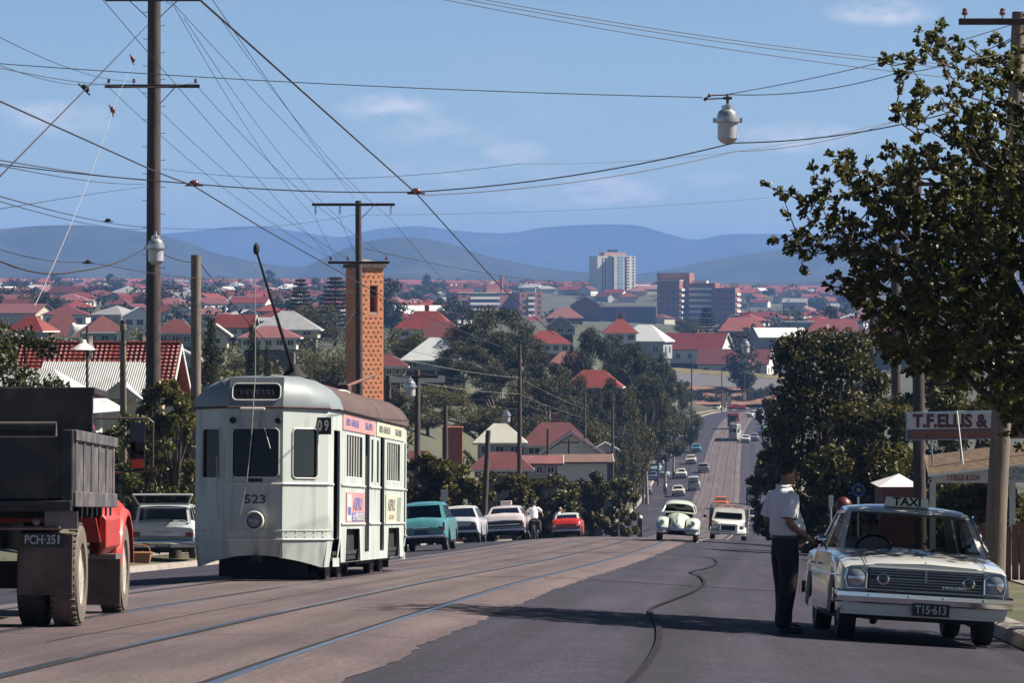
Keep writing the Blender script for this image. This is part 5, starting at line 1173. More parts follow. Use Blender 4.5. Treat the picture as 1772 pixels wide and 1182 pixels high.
# ------------------------------------------------------------------ poles, wires, lamps, signs
POLE = M('pole_timber', (.085, .062, .06), .9, var=.35, scale=3, bump=.6, bscale=14, stretch=(6, 6, .5), stain=((.15, .125, .11), 1.2, .55, .8))
POLEL = M('pole_timber_pale', (.24, .195, .16), .9, var=.3, scale=3, bump=.6, bscale=14, stretch=(6, 6, .5), stain=((.12, .09, .08), 1.5, .55, .7))
ARM = M('crossarm_timber', (.085, .05, .045), .85, var=.3, scale=5); INS = M('insulator_brown', (.16, .05, .03), .25, coat=.5); INSG = M('insulator_grey', (.35, .36, .38), .25)
WIRE = M('wire_dark', (.035, .03, .035), .6); WIREP = M('wire_pale', (.42, .38, .36), .6); GALV = M('galvanised', (.5, .51, .53), .35, .7, var=.15, scale=10)
LGLASS = M('lantern_glass', (.48, .45, .50), .12, var=.06, scale=20, spec=.7)
def pin_ins(mb, p, s=1.): mb.lathe([(.012*s, 0), (.012*s, .05*s), (.05*s, .06*s), (.055*s, .10*s), (.035*s, .12*s), (.045*s, .15*s), (.02*s, .18*s), (.003, .185*s)], 10, p)
def lantern(root, p, s=1., name='lantern'):
    x, y, z = p[:3]; h = MB().lathe([(.02*s, .40*s), (.03*s, .30*s), (.11*s, .28*s), (.115*s, .20*s), (.17*s, .17*s), (.195*s, .10*s), (.2*s, .045*s), (.235*s, .04*s), (.24*s, -.03*s), (.215*s, -.045*s), (.20*s, -.05*s), (.02, -.05*s)], 28, (x, y, z))
    for q in (-1, 1): h.box((x+q*.25*s, y, z), (.05*s, .05*s, .09*s))
    ho = h.build(name, GALV, root, 30)
    MB().lathe([(.192*s, -.05*s), (.19*s, -.34*s), (.12*s, -.42*s), (.04*s, -.45*s), (.002, -.45*s)], 28, (x, y, z)).build('lantern_glass', LGLASS, ho, 40)
    return ho
def pole(label, base, top, r0, r1, mat=None, arms=(), steps=False, group=None, lamp=None, name='power_pole', n=14):
    """base/top world points; arms: (height below top, x0, x1, insulators, kind, brace)"""
    base, top = Vector(base), Vector(top); o = thing(name, label, 'pole', base, group); t = top-base
    k = 8; pts = [t*(i/k)+Vector((.012*mnoise.noise((i, base.x, 0)), 0, 0)) for i in range(k+1)]; pts[0] = pts[0]-Vector((0, 0, .5))
    MB().tube(pts, [lerp(r0, r1, i/k) for i in range(k+1)], n).build('shaft', mat or POLE, o, 50)
    for (dz, x0, x1, ins, kind, br) in arms:
        p = t*(1-dz/t.length); rr = lerp(r1, r0, dz/t.length); y = -rr-.05
        a = MB().box((p.x+(x0+x1)/2, p.y+y, p.z), (x1-x0, .10, .11)).build('crossarm', ARM, o, 0, bevel=.008)
        m = MB()
        for x in ins:
            if kind == 'pin': pin_ins(m, (p.x+x, p.y+y, p.z+.055))
            else: 
                for q in range(3): m.lathe([(.012, .04), (.02, .0), (.06, -.01), (.065, -.03), (.015, -.04)], 10, (p.x+x, p.y+y, p.z-.10-.10*q))
                m.tube([(p.x+x, p.y+y, p.z-.05), (p.x+x, p.y+y, p.z-.42)], .012, 6)
        if ins: m.build('insulator', INS if kind == 'pin' else INSG, a)
        for b in br: MB().tube([(p.x+b*.62, p.y+y, p.z-.04), (p.x+math.copysign(rr, b), p.y+y, p.z-.55)], .018, 6).build('brace', GALV, a)
    if steps:
        m = MB(); z = 2.2; s = 1
        while z < t.length-.3: p = t*(z/t.length); rr = lerp(r0, r1, z/t.length); m.tube([(p.x+s*rr*.9, p.y, p.z), (p.x+s*(rr+.13), p.y, p.z), (p.x+s*(rr+.13), p.y, p.z+.035)], .010, 5); s = -s; z += .42
        m.build('climbing_step', WIRE, o)
    if lamp: 
        p = lamp; MB().tube([(0+p[0]*.2, -.12, p[2]+.35), (p[0], p[1], p[2]+.36)], .022, 6).build('lamp_bracket', GALV, o); lantern(o, p, p[3] if len(p) > 3 else 1.)
    return o
def vert_pole(label, u, vtop, Y, r0, r1, lean=0., X=None, **k):
    top = P(u, vtop, Y); X = top.x if X is None else X
    return pole(label, (X-lean, Y, groundz(X-lean, Y)), top, r0, r1, **k)
GPOLE = 'timber poles along the road'
big = vert_pole('tallest timber pole at left with climbing steps, crossarms and a lantern', 267, -45, 108, .245, .20, lean=.05, arms=((.80, -1.5, 1.5, (-1.4, 1.4), 'pin', (-1.2, 1.2)), (3.5, -1.5, 1.45, (-1.38, -.6, 1.32), 'pin', (1.1,))), steps=True, n=18, lamp=(.14, -.40, 0, 1.25))
# lantern of that pole sits at row 423: recompute its height
for ch in big.children_recursive:
    if ch.name.split('.')[0] in ('lantern', 'lamp_bracket'): ch.location.z += P(272, 428, 108).z-big.location.z
vert_pole('short stout timber pole just right of the tallest pole with a sagging black cable', 339, 441, 112, .175, .16, mat=POLEL)
p137 = vert_pole('timber pole with two crossarms in front of the brick tower', 620, 347, 137, .17, .12, lean=-.08, arms=((.16, -1.82, 1.45, (-1.68, -.72, 1.3), 'disc', (1,)), (2.45, -1.2, 1.22, (-1.1, -.42, 1.1), 'pin', (1,))), n=14)
lean60 = pole('pale leaning timber pole right of the taxi with a crossarm at its top', (P(1722, 950, 60).x-.03, 60, groundz(8.5, 60)), P(1763, 20, 60), .19, .115, mat=POLEL, arms=((.18, -1.05, .95, (-.95, -.3, .8), 'pin', ()),), steps=False, n=18)
vert_pole('dark timber pole left of the shop sign board', 1586, 300, 96, .185, .14, lean=-.1, n=16, arms=((.3, -1.2, 1.2, (-1, 1), 'pin', ()),))
vert_pole('dark pole among the leaves left of the shop sign pole', 1549, 420, 150, .24, .19, X=P(1552, 0, 150).x); vert_pole('thin pole rising from the top of the dense dark tree', 1509, 455, 190, .17, .13, X=P(1509, 0, 190).x, arms=((.4, -1., 1., (), 'pin', ()),))
for u, vt, Y, lab, arm in ((722, 640, 150, 'dark pole with white signs right of the tram', 1), (672, 650, 142, 'short pole beside the brick tower carrying a white street lantern', 0), (771, 702, 175, 'bare dark pole above the street trees', 0), (899, 596, 205, 'tall pale pole standing in front of the gum trees with a lantern', 0), (845, 745, 160, 'leaning post beside the tall pale pole', 0),
                        (1012, 680, 330, 'tall thin pole left of the far road in front of the red roof', 0), (948, 742, 300, 'pole in front of the brown roofed house', 0), (1060, 690, 350, 'cross armed pole at the side of the dark trees', 2), (1097, 716, 420, 'pole by the far left kerb behind the hedge', 1), (1113, 730, 445, 'pole with two white lanterns on the far left kerb', 0), (1139, 700, 500, 'thin pole in front of the tall dark gum', 0), (1155, 655, 590, 'pole rising above the far parked cars', 0),
                        (1197, 620, 640, 'pole by the upper street left of the white houses', 0), (1249, 640, 800, 'pole at the bend next to the cream hoarding', 0), (1288, 650, 830, 'pole at the bend with a white box', 0), (842, 752, 290, 'dark pole before the low red roof', 0), (985, 760, 310, 'short cross armed pole in front of the white shed', 2), (724, 655, 210, 'slender pole behind the tram', 0)):
    a = ((.3, -.9, .9, (-.8, .8), 'pin', ()),) if arm else ()
    if arm == 2: a += ((2.2, -.9, .9, (-.8, .8), 'pin', ()),)
    po = vert_pole(lab, u, vt, Y, .16, .11, group=GPOLE, n=8, arms=a, lean=.25 if 'leaning' in lab else 0.)
    h = P(u, vt, Y).z-po.location.z
    if 'lantern' in lab:
        for q in ((-1, 1) if 'two' in lab else (1,) if 'tower' in lab else (-1,)):
            off = .9 if 'tower' in lab else .75
            zz = h-(.45 if 'tower' in lab else 1.2 if 'two' in lab else 4.2)
            MB().tube([(0, 0, zz+.35), (q*off, -.1, zz+.40)], .02, 5).build('lamp_bracket', GALV, po); lantern(po, (q*off, -.1, zz), 1.1)
    if 'white signs' in lab: MB().bx(.1, 1.2, -.2, -.16, h-.55, h-.25).bx(-1.2, -.3, -.2, -.16, h-.55, h-.3).build('sign_plate', white, po, 0)
    if 'white box' in lab: MB().bx(-.25, .45, -.4, -.1, 1.6, 3.2).build('control_box', white, po, 0)
# lantern hung over the road, and the second one farther on
def hung(label, u, v, Y, s, group='lanterns hung over the road'):
    p = P(u, v, Y); o = thing('street_lantern', label, 'street lamp', p, group)
    lantern(o, (0, 0, 0), s, 'lamp_housing'); m = MB(); m.tube([(0, 0, .26*s), (0, 0, .50*s)], .03*s, 6); m.box((0, 0, .42*s), (.16*s, .08, .05*s)); m.build('hanger', M('hanger_rust', (.16, .08, .06), .7), o)
    m = MB()
    for q in ((-.42, .40), (-.34, .47)): m.ball((q[0]*s, 0, q[1]*s), .036*s, 8, 6)
    m.tube([(-.42*s, 0, .40*s), (-.34*s, 0, .47*s)], .014, 5)
    m.tube([(-.34*s, 0, .47*s), (0, 0, .48*s)], .012, 5); m.tube([(-.42*s, 0, .40*s), (0, 0, .42*s)], .012, 5); m.build('insulator', INS, o); return o
hung('silver street lantern with ribbed glass hung on wires over the road', 1259, 208, 60, .92); hung('white street lantern hung far down the road above the red roofed houses', 1290, 598, 143, .85)
# ------- wires: every wire a real catenary between two points
def wire(pts, r=.011, sag=0., mat=None, name='overhead_wire', label=None, group='overhead wires across the sky', k=14):
    P3_ = [P(*q) if not isinstance(q, Vector) else q for q in pts]; out = []
    if not isinstance(pts[0], Vector) and (pts[0][0] < 0 or pts[0][1] < 10): d0 = (P3_[0]-P3_[1]).normalized(); P3_.insert(0, P3_[0]+d0*14)   # the wire goes on beyond the picture
    for a, b in zip(P3_, P3_[1:]):
        for i in range(k): t = i/k; p = a.lerp(b, t); p.z -= sag*4*t*(1-t); out.append(p)
    out.append(P3_[-1]); o = MB().tube(out, r*.78, 5).build(name, mat or WIRE); return tag(o, label or 'thin dark overhead wire crossing the sky', 'wire', group)
TR = 'trolley wires above the tram tracks'
wire([(-120, 95, 28), (0, 175, 33.3), (270, 297, 43), (336, 322, 45.5), (458, 397, 52), (690, 528, 70), (865, 600, 98)], .012, .0, label='trolley wire over the left track touching the pole of the tram', group=TR, k=6)
wire([(250, -70, 23.5), (345, -2, 26.8), (720, 334, 45), (865, 495, 60), (960, 580, 80)], .012, .0, label='trolley wire over the right track running down past the span insulator', group=TR, k=6)
wire([(-150, 262, 45), (336, 318, 45), (720, 332, 45)], .010, .04, label='span wire carrying both trolley wires, left half', group='span wires'); wire([(720, 332, 45), (1270, 247, 45), (1660, 190, 45)], .011, .1, label='span wire carrying both trolley wires, right half under the hung lantern', group='span wires')
wire([(-150, 98, 60), (1215, 168, 60)], .010, .10, label='stay wire running left from the hung lantern', group='span wires'); wire([(1262, 163, 60), (1545, 128, 60), (1757, 62, 60)], .010, .12, label='lower stay wire running right from the hung lantern', group='span wires'); wire([(1262, 162, 60), (1757, 40, 60)], .009, .10, label='upper stay wire running right from the hung lantern', group='span wires')
for v0, v1, s in ((-28, 112, .35), (-22, 118, .35), (-15, 135, .3)): wire([(700, v0, 48), (1655, v1, 60)], .008, s*.35, label='one of three lines slanting down to the top of the leaning pole', group='three lines to the leaning pole')
wire([(0, 305, 48), (150, 152, 66), (256, 42, 107.8)], .016, .0, label='thick stay with a black insulator reaching the tallest pole', k=5)
for a, b in (((181, 2, 60), (574, 447, 137)), ((300, 5, 70), (612, 330, 130)), ((370, 2, 60), (612, 342, 134))): wire([a, b], .009, .1, label='line slanting down from the top left towards the crossarmed pole', group='lines from the tallest pole to the crossarmed pole')
cross = [(188, 150, 108), (233, 147, 108), (339, 146, 108)]
for a, b in zip(cross, [(574, 447, 137), (600, 446, 137), (670, 443, 137)]): wire([a, b], .011, .45, label='line between the crossarms of the tallest pole and the pole by the tower', group='lines from the tallest pole to the crossarmed pole')
for a, b in (((300, 8, 80), (546, 378, 137)), ((318, 30, 82), (588, 378, 137)), ((380, 30, 82), (676, 378, 137))): wire([a, b], .009, .4, label='line slanting down to the upper crossarm of the pole by the tower', group='lines from the tallest pole to the crossarmed pole')
for a, b in (((546, 378, 137), (640, 520, 205)), ((588, 378, 137), (690, 560, 205)), ((676, 378, 137), (899, 600, 205))): wire([a, b], .011, .5, label='line running on from the pole by the tower to the pale far pole', group='lines beyond the crossarmed pole')
for q in ([(-60, 88, 50), (190, 142, 108)], [(-60, 32, 50), (235, 140, 108)], [(-60, 104, 50), (340, 142, 108)]): wire(q, .009, .25, label='line coming in from the left edge to the crossarm of the tallest pole', group='lines at the left edge')
for q, s, r in (([(-40, 270, 45), (250, 310, 108)], .05, .012), ([(-40, 278, 45), (250, 318, 108)], .1, .010), ([(-40, 328, 45), (255, 393, 108)], .1, .012), ([(-40, 336, 45), (255, 396, 108)], .15, .010), ([(-40, 368, 45), (258, 322, 108)], -.02, .008)): wire(q, r, s, label='wire from the left edge fixed to the shaft of the tallest pole', group='lines at the left edge')
wire([(-60, 425, 60), (0, 452, 62), (130, 470, 72), (250, 430, 107.7)], .024, .12, label='thick sagging black cable from the left edge to the tallest pole', group='black cables', k=6); wire([(283, 440, 108), (335, 454, 111.8)], .022, .05, label='thick black cable between the tallest and the short stout pole', group='black cables'); wire([(345, 454, 112), (470, 600, 118), (560, 612, 128), (616, 535, 137)], .02, .10, label='black cable sagging from the short stout pole to the pole by the tower', group='black cables', k=7)
wire([(-20, 425, 60), (150, 453, 75), (420, 485, 110), (600, 503, 150), (900, 560, 205)], .012, .1, label='line with small insulators running behind the tallest pole', k=6); wire([(280, 395, 108), (610, 372, 137), (1330, 342, 180)], .010, .2, label='faint line crossing low in the sky from the tallest pole to the leafy tree'); wire([(280, 292, 108), (900, 283, 90), (1550, 208, 100)], .008, .35, label='faint line crossing the middle of the sky'); wire([(730, 338, 47), (1270, 262, 55), (1560, 205, 60)], .008, .12, label='pair partner of the span wire slanting up to the right', group='span wires')
wire([(630, 430, 137), (1100, 490, 300), (1500, 480, 420)], .02, .6, label='line from the pole by the tower running far to the right'); wire([(640, 470, 150), (900, 500, 205), (1445, 500, 330)], .016, .6, label='lower line from the pole by the tower running far to the right')
for k_ in range(5): wire([(680, 600+18*k_, 150), (899, 640+14*k_, 205), (1012, 700+8*k_, 330)], .010, .12, label='line sagging from pole to pole above the street trees', group='lines above the street trees', mat=WIREP if k_ % 2 else WIRE)
for k_ in range(4): wire([(899, 690+10*k_, 205), (1097, 735+8*k_, 420), (1155, 680+8*k_, 590), (1249, 660+4*k_, 800)], .013, .2, label='line following the left side of the far road from pole to pole', group='lines above the far left kerb', k=8)
# pale guy wire at the tallest pole, then insulators on the wires
wire([(236, 88, 107), (200, 175, 72), (150, 320, 58), (60, 530, 48)], .007, .05, WIREP, label='pale guy wire with brown egg insulators left of the tallest pole', k=6)
def egg(u, v, Y, s, label, mat=INS, d=(1, 0, 0)):
    o = MB().ball((0, 0, 0), (s*1.5, s, s), 10, 8); o.tube([(-s*2.6, 0, -s*.6), (s*2.6, 0, -s*.6)], s*.3, 6); q = o.build('wire_insulator', mat); q.location = P(u, v, Y); tag(q, label, 'insulator', 'insulators on the wires'); return q
egg(720, 331, 45, .045, 'round brown insulator at the crossing of right trolley and span wires'); egg(336, 317, 45.5, .045, 'round brown insulator at the crossing of left trolley and span wires'); egg(148, 152, 66, .06, 'black insulator on the thick stay left of the tallest pole', dark).rotation_euler = (0, R(45), 0)
egg(230, 102, 82, .05, 'upper brown egg insulator on the pale guy wire').rotation_euler = (0, R(70), 0); egg(195, 190, 70, .05, 'lower brown egg insulator on the pale guy wire').rotation_euler = (0, R(70), 0); egg(187, 381, 80, .045, 'small dark insulator on the wire above the hills at left', dark); egg(152, 453, 75, .045, 'small dark insulator on the low line at left', dark)
# ------- signs on posts, letter box
def post_sign(label, u, vtop, Y, w, h, mat, kind='rect', writing=None, wm=None, size=.12, name='sign_post'):
    top = P(u, vtop, Y); gz = groundz(top.x, Y); o = thing(name, label, 'sign', (top.x, Y, gz)); H_ = top.z-gz
    MB().tube([(0, 0, -.2), (0, 0, H_)], .028, 8).build('post', GALV, o)
    if kind == 'disc':
        d = MB().lathe([(.005, -.012), (w/2, -.012), (w/2, .012), (.005, .012)], 28, (0, -.05, H_-h/2), 'Y').build('sign_plate', mat, o, 0)
        MB().lathe([(w*.26, -.006), (w*.33, -.006), (w*.33, .0), (w*.26, 0)], 24, (0, -.066, H_-h/2), 'Y').build('ring', dark, d, 0)
    else: d = MB().bx(-w/2, w/2, -.06, -.035, H_-h, H_).build('sign_plate', mat, o, 0)
    if writing:
        for i, s in enumerate(writing): text(s, d, (0, -.072, H_-h/2+size*(len(writing)/2-.5-i)*1.1), size, wm or dark)
    return o
post_sign('round blue bus stop sign behind the taxi roof', 1485, 837, 100, .385, .385, M('sign_blue', (.05, .10, .38), .4), 'disc', ['28'], white, .12)
post_sign('narrow white parking sign left of the taxi', 1438, 858, 100, .14, .32, M('sign_white', (.78, .77, .74), .4))
post_sign('plain white street sign behind the turquoise car', 769, 848, 120, .24, .40, M('sign_white', (.78, .77, .74), .4))
post_sign('small yellow post by the left kerb near the crest', 1071, 885, 235, .09, 1.3, M('post_yellow', (.6, .36, .03), .5), name='kerb_post')
lb = thing('post_box', 'red pillar letter box in the dark shade behind the taxi', 'post box', (P(1460, 0, 102).x, 102, groundz(P(1460, 0, 102).x, 102))); lb.scale = (1, 1, 1.14)
MB().lathe([(.24, 0), (.24, .12), (.21, .14), (.21, 1.35), (.25, 1.38), (.25, 1.46), (.20, 1.56), (.1, 1.64), (.01, 1.66)], 24).build('pillar', M('pillar_red_shaded', (.13, .014, .012), .45), lb); MB().bx(-.11, .11, -.216, -.20, 1.14, 1.19).build('slot', dark, lb, 0)  # red darkened in the colour itself, standing in for shade
kx = P(1104, 0, 270).x
ph = thing('kerb_bollard', 'dark red post with white cap on the kerb corner left of the beetle', 'bollard', (P(1107, 0, 262).x, 262, groundz(P(1107, 0, 262).x, 262))); MB().bx(-.18, .18, -.18, .18, 0, 1.5).build('post', M('post_maroon', (.12, .03, .025), .6), ph, 0, bevel=.02); MB().lathe([(.22, 0), (.2, .15), (.05, .22)], 14, (0, 0, 1.5)).build('cap', white, ph)
# twin floodlights on a thin pole, small street signs and a short pole with boxes at left
fl = thing('floodlight_pole', 'thin pole with two white shaded floodlights above the tiled roof', 'pole', G(151, 118)); top = P(151, 562, 118); H_ = top.z-fl.location.z
MB().tube([(0, 0, -.3), (0, 0, H_)], [.06, .045], 8).build('shaft', POLE, fl)
for x, z, q in ((-.32, H_-.25, R(-35)), (-.12, H_-.85, 0)):
    m = MB(); m.lathe([(.42, 0), (.36, .06), (.12, .22), (.08, .34), (.01, .35)], 18); m.xf(Matrix.Translation((x, -.1, z)) @ Matrix.Rotation(q, 4, 'Y')); m.build('lamp_shade', white, fl)
for z in (H_-.55, H_-.98): MB().bx(.07, .19, -.07, -.04, z-.17, z+.17).build('sign_plate', white, fl, 0)
bp = vert_pole('short pole with two small white boxes left of the tallest pole', 213, 560, 112, .12, .10, mat=POLEL); h = P(213, 560, 112).z-bp.location.z
MB().bx(-.20, -.05, -.2, -.1, h-.55, h-.25).bx(.07, .24, -.2, -.1, h-.55, h-.2).build('junction_box', white, bp, 0); MB().ball((0, 0, h+.05), .08, 8, 6).build('cap', dark, bp)
# ------- the shop on the right with its signs
SH = thing('shop', 'low shop with brown corrugated roof and white lettered fascia at right', 'shop'); Y = 88.
gz = groundz(12, Y); ROOF = M('rusty_roof', (.125, .078, .042), .85, var=.35, scale=2, bump=.4, bscale=5, stretch=(6, .4, 1), stain=((.06, .04, .028), 1.5, .5, .8)); FAS = M('fascia_white', (.52, .53, .56), .6, var=.1)
a = P(1606, 822, Y); b = P(1830, 806, Y+.0); 
MB().add([P(1598, 786, Y+4), P(1606, 821, Y-.3), P(1850, 792, Y-.3), P(1850, 756, Y+6), P(1606, 788, Y+6)], [(1, 2, 3, 4), (0, 1, 4)]).build('roof', ROOF, SH, 0)
MB().prism([P(1606, 822, Y-.34), P(1850, 793, Y-.34), P(1850, 797, Y-.34), P(1606, 826, Y-.34)], (0, .04, 0)).build('gutter', white, SH, 0)
f1 = MB().prism([P(1612, 824, Y-.2), P(1850, 800, Y-.2), P(1850, 836, Y-.2), P(1612, 836, Y-.2)], (0, .06, 0)).build('fascia_board', FAS, SH, 0)
text('T.F.ELLIS & SON', f1, P(1667, 827.5, Y-.215), .20, M('letter_red2', (.30, .04, .04), .5), sx=.62, off=.004); text('COOKERS', f1, P(1765, 817, Y-.215), .19, M('letter_blue', (.16, .26, .42), .5), sx=1.0); text('WATER PUMPS', f1, P(1768, 828, Y-.215), .15, M('letter_blue', (.16, .26, .42), .5), sx=1.0)
m = MB()
for u in (1614, 1752): p = P(u, 836, Y-.15); m.bx(p.x-.07, p.x+.07, Y-.2, Y-.06, gz-.4, p.z)
m.build('veranda_post', FAS, SH, 0)
# roof-top sign board on poles
SB = thing('sign_board', 'large white and orange shop sign board raised above the brown roof', 'sign'); Y2 = 90.
bd = MB().prism([P(1568, 714, Y2), P(1850, 708, Y2), P(1850, 758, Y2), P(1568, 763, Y2)], (0, .08, 0)).build('board', M('board_frame', (.30, .42, .55), .5), SB, 0)
MB().prism([P(1570, 716.5, Y2-.01), P(1850, 710.5, Y2-.01), P(1850, 738, Y2-.01), P(1570, 743.5, Y2-.01)], (0, .006, 0)).build('panel', M('board_white', (.74, .74, .74), .5, var=.1), bd, 0)
MB().prism([P(1570, 744, Y2-.01), P(1850, 738.5, Y2-.01), P(1850, 756, Y2-.01), P(1570, 761, Y2-.01)], (0, .006, 0)).build('panel', M('board_orange', (.20, .10, .13), .5, var=.15), bd, 0)
text('T.F.ELLIS & SON', bd, P(1580, 729.5, Y2-.018), .46, M('letter_maroon', (.13, .03, .06), .5), sx=.90, off=.022, align='LEFT'); text('COMMERCIAL  KITCHEN  EQUIPMENT', bd, P(1578, 752, Y2-.018), .20, M('letter_orange', (.42, .17, .06), .5), sx=1.0, off=.006, align='LEFT')
m = MB()
for u in (1611, 1661, 1720, 1800): m.tube([P(u, 763, Y2+.05), P(u+3, 805, Y2+.6)], .025, 6)
m.build('support_pole', M('pole_blue', (.30, .45, .58), .5), SB); MB().tube([P(1656, 711, Y2-.1), P(1667, 806, Y2-.6)], .018, 6).build('stay', white, SB)
# pavilion roof, paling fence, low red fence behind
PV = thing('kiosk', 'small kiosk with white pyramid roof behind the taxi', 'kiosk'); Y = 100.; pk = P(1556, 820, Y+1.6); z0 = P(0, 843, Y).z; g0 = groundz(pk.x, Y)
c = [Vector((P(1521, 0, Y).x, Y, z0)), Vector((P(1596, 0, Y).x, Y, z0)), Vector((P(1596, 0, Y).x, Y+2.4, z0)), Vector((P(1521, 0, Y).x, Y+2.4, z0))]
MB().add(c+[pk], [(0, 1, 4), (1, 2, 4), (2, 3, 4), (3, 0, 4), (0, 3, 2, 1)]).build('roof', M('kiosk_roof', (.72, .68, .68), .6, var=.05), PV, 0); MB().bx(c[0].x+.12, c[1].x-.12, Y+.12, Y+2.3, g0-.3, z0).build('wall', M('kiosk_wall', (.14, .05, .045), .8, var=.2), PV, 0)
FN = M('paling_fence', (.16, .085, .07), .85, var=.3, scale=4, stretch=(12, 1, .3))
fo = thing('paling_fence', 'brown paling fence behind the leaning pole at right', 'fence', (0, 0, 0)); m = MB(); X = P(1672, 0, 68).x
while X < 13.5: gz = groundz(X, 68); m.bx(X, X+.13, 68, 68.03, gz-.1, gz+1.05+.03*math.sin(X*9)); X += .15
m.build('palings', FN, fo, 0); MB().bx(P(1672, 0, 68).x, 13.5, 68.03, 68.1, groundz(10, 68)+.8, groundz(10, 68)+.9).build('rail', M('rail_pink', (.5, .3, .3), .7), fo, 0)
# ------------------------------------------------------------------ trees
import numpy as np
def leaf_mesh(name, mat, centers, radii, n, size, seed, flat=.0, shell=.55, aspect=.5, droop=0., ysq=1.):
    """n leaf quads (kite shaped) spread through ellipsoidal clumps"""
    g = np.random.default_rng(seed); C = np.array(centers, float); Rr = np.array(radii, float)
    if Rr.ndim == 1: Rr = np.repeat(Rr[:, None], 3, 1)
    wgt = np.prod(Rr, 1)**.75; k = g.choice(len(C), n, p=wgt/wgt.sum())
    d = g.normal(size=(n, 3)); d /= np.linalg.norm(d, axis=1)[:, None]
    rr = shell+(1-shell)*g.random(n)**.5; rr = np.where(g.random(n) < .25, rr*g.random(n), rr); rr *= 1+.12*g.normal(size=n)
    p = C[k]+d*Rr[k]*rr[:, None]
    ax = g.normal(size=(n, 3))+d*.8; ax[:, 2] += -droop+.15; ax /= np.linalg.norm(ax, axis=1)[:, None]
    nr = g.normal(size=(n, 3))+np.array([0, 0, .9])+d*.5; sd = np.cross(ax, nr); sd /= np.linalg.norm(sd, axis=1)[:, None]
    s = size*(.65+.7*g.random(n))[:, None]; up = np.cross(sd, ax)
    v = np.empty((n, 4, 3)); v[:, 0] = p-ax*s*.5; v[:, 1] = p+sd*s*aspect*.5+ax*s*.08+up*s*.06; v[:, 2] = p+ax*s*.5; v[:, 3] = p-sd*s*aspect*.5+ax*s*.08+up*s*.06
    me = bpy.data.meshes.new(name); me.vertices.add(4*n); me.vertices.foreach_set('co', v.ravel()); me.loops.add(4*n); me.loops.foreach_set('vertex_index', np.arange(4*n, dtype=np.int32))
    me.polygons.add(n); me.polygons.foreach_set('loop_start', np.arange(0, 4*n, 4, dtype=np.int32)); me.update(); me.validate()
    var = np.clip(.30+.22*g.normal(size=n)+.25*(g.random(len(C))-.5)[k], 0, 1)
    at = me.attributes.new('leafvar', 'FLOAT', 'POINT'); at.data.foreach_set('value', np.repeat(var, 4).astype(np.float32)); me.materials.append(mat); return me
LD = leaf_mat('leaf_dark_olive', (.022, .024, .006), (.17, .150, .032), .5, .24, .35); LG = leaf_mat('leaf_gum', (.022, .026, .012), (.10, .098, .044), .6, .25, .3)
LBIG = leaf_mat('leaf_glossy', (.016, .021, .006), (.15, .145, .036), .42, .36, .4); LB = leaf_mat('leaf_bright', (.03, .05, .012), (.15, .16, .035), .45, .3); LF = leaf_mat('leaf_far', (.018, .023, .012), (.055, .062, .028), .7, .1, .2); LC = leaf_mat('leaf_cypress', (.015, .02, .010), (.05, .05, .022), .7, .1, .2)
BARK = M('bark_brown', (.09, .065, .055), .9, var=.3, scale=6, bump=.6, bscale=20); BARKP = M('bark_pale', (.38, .33, .31), .8, var=.25, scale=3)
def obj_of(name, me, parent=None): o = bpy.data.objects.new(name, me); COL.objects.link(o); o.parent = parent; return o
def clumps(seed, n, rx, rz, zc_, r0, r1, squash=.75):
    q = random.Random(seed); cs, rs = [], []
    for i in range(n):
        while True:
            d = Vector((q.uniform(-1, 1), q.uniform(-1, 1), q.uniform(-1, 1)))
            if d.length < 1: break
        f = .55+.45*d.length; d = d.normalized()*f if d.length > .25 else d
        r = q.uniform(r0, r1); cs.append((d.x*rx, d.y*rx, zc_+d.z*rz)); rs.append((r, r, r*squash))
    return cs, rs
def limbs(mb, base_h, cs, r, seed, fork=.45, lean=0):
    q = random.Random(seed); top = max(c[2] for c in cs); f = Vector((lean, 0, base_h))
    mb.tube([(0, 0, -.5), (lean*.4, 0, base_h*.5), f, Vector((lean*1.3, 0, lerp(base_h, top, .6)))], [r*1.25, r, r*.8, r*.3], 10)
    for c in cs[:14]:
        c = Vector(c); m = f.lerp(c, .5)+Vector((0, 0, -.08*(c-f).length)); mb.tube([f*.98+Vector((0, 0, q.uniform(-.1, .25)*base_h)), m, c], [r*.45, r*.28, r*.08], 6)
TREE = {}
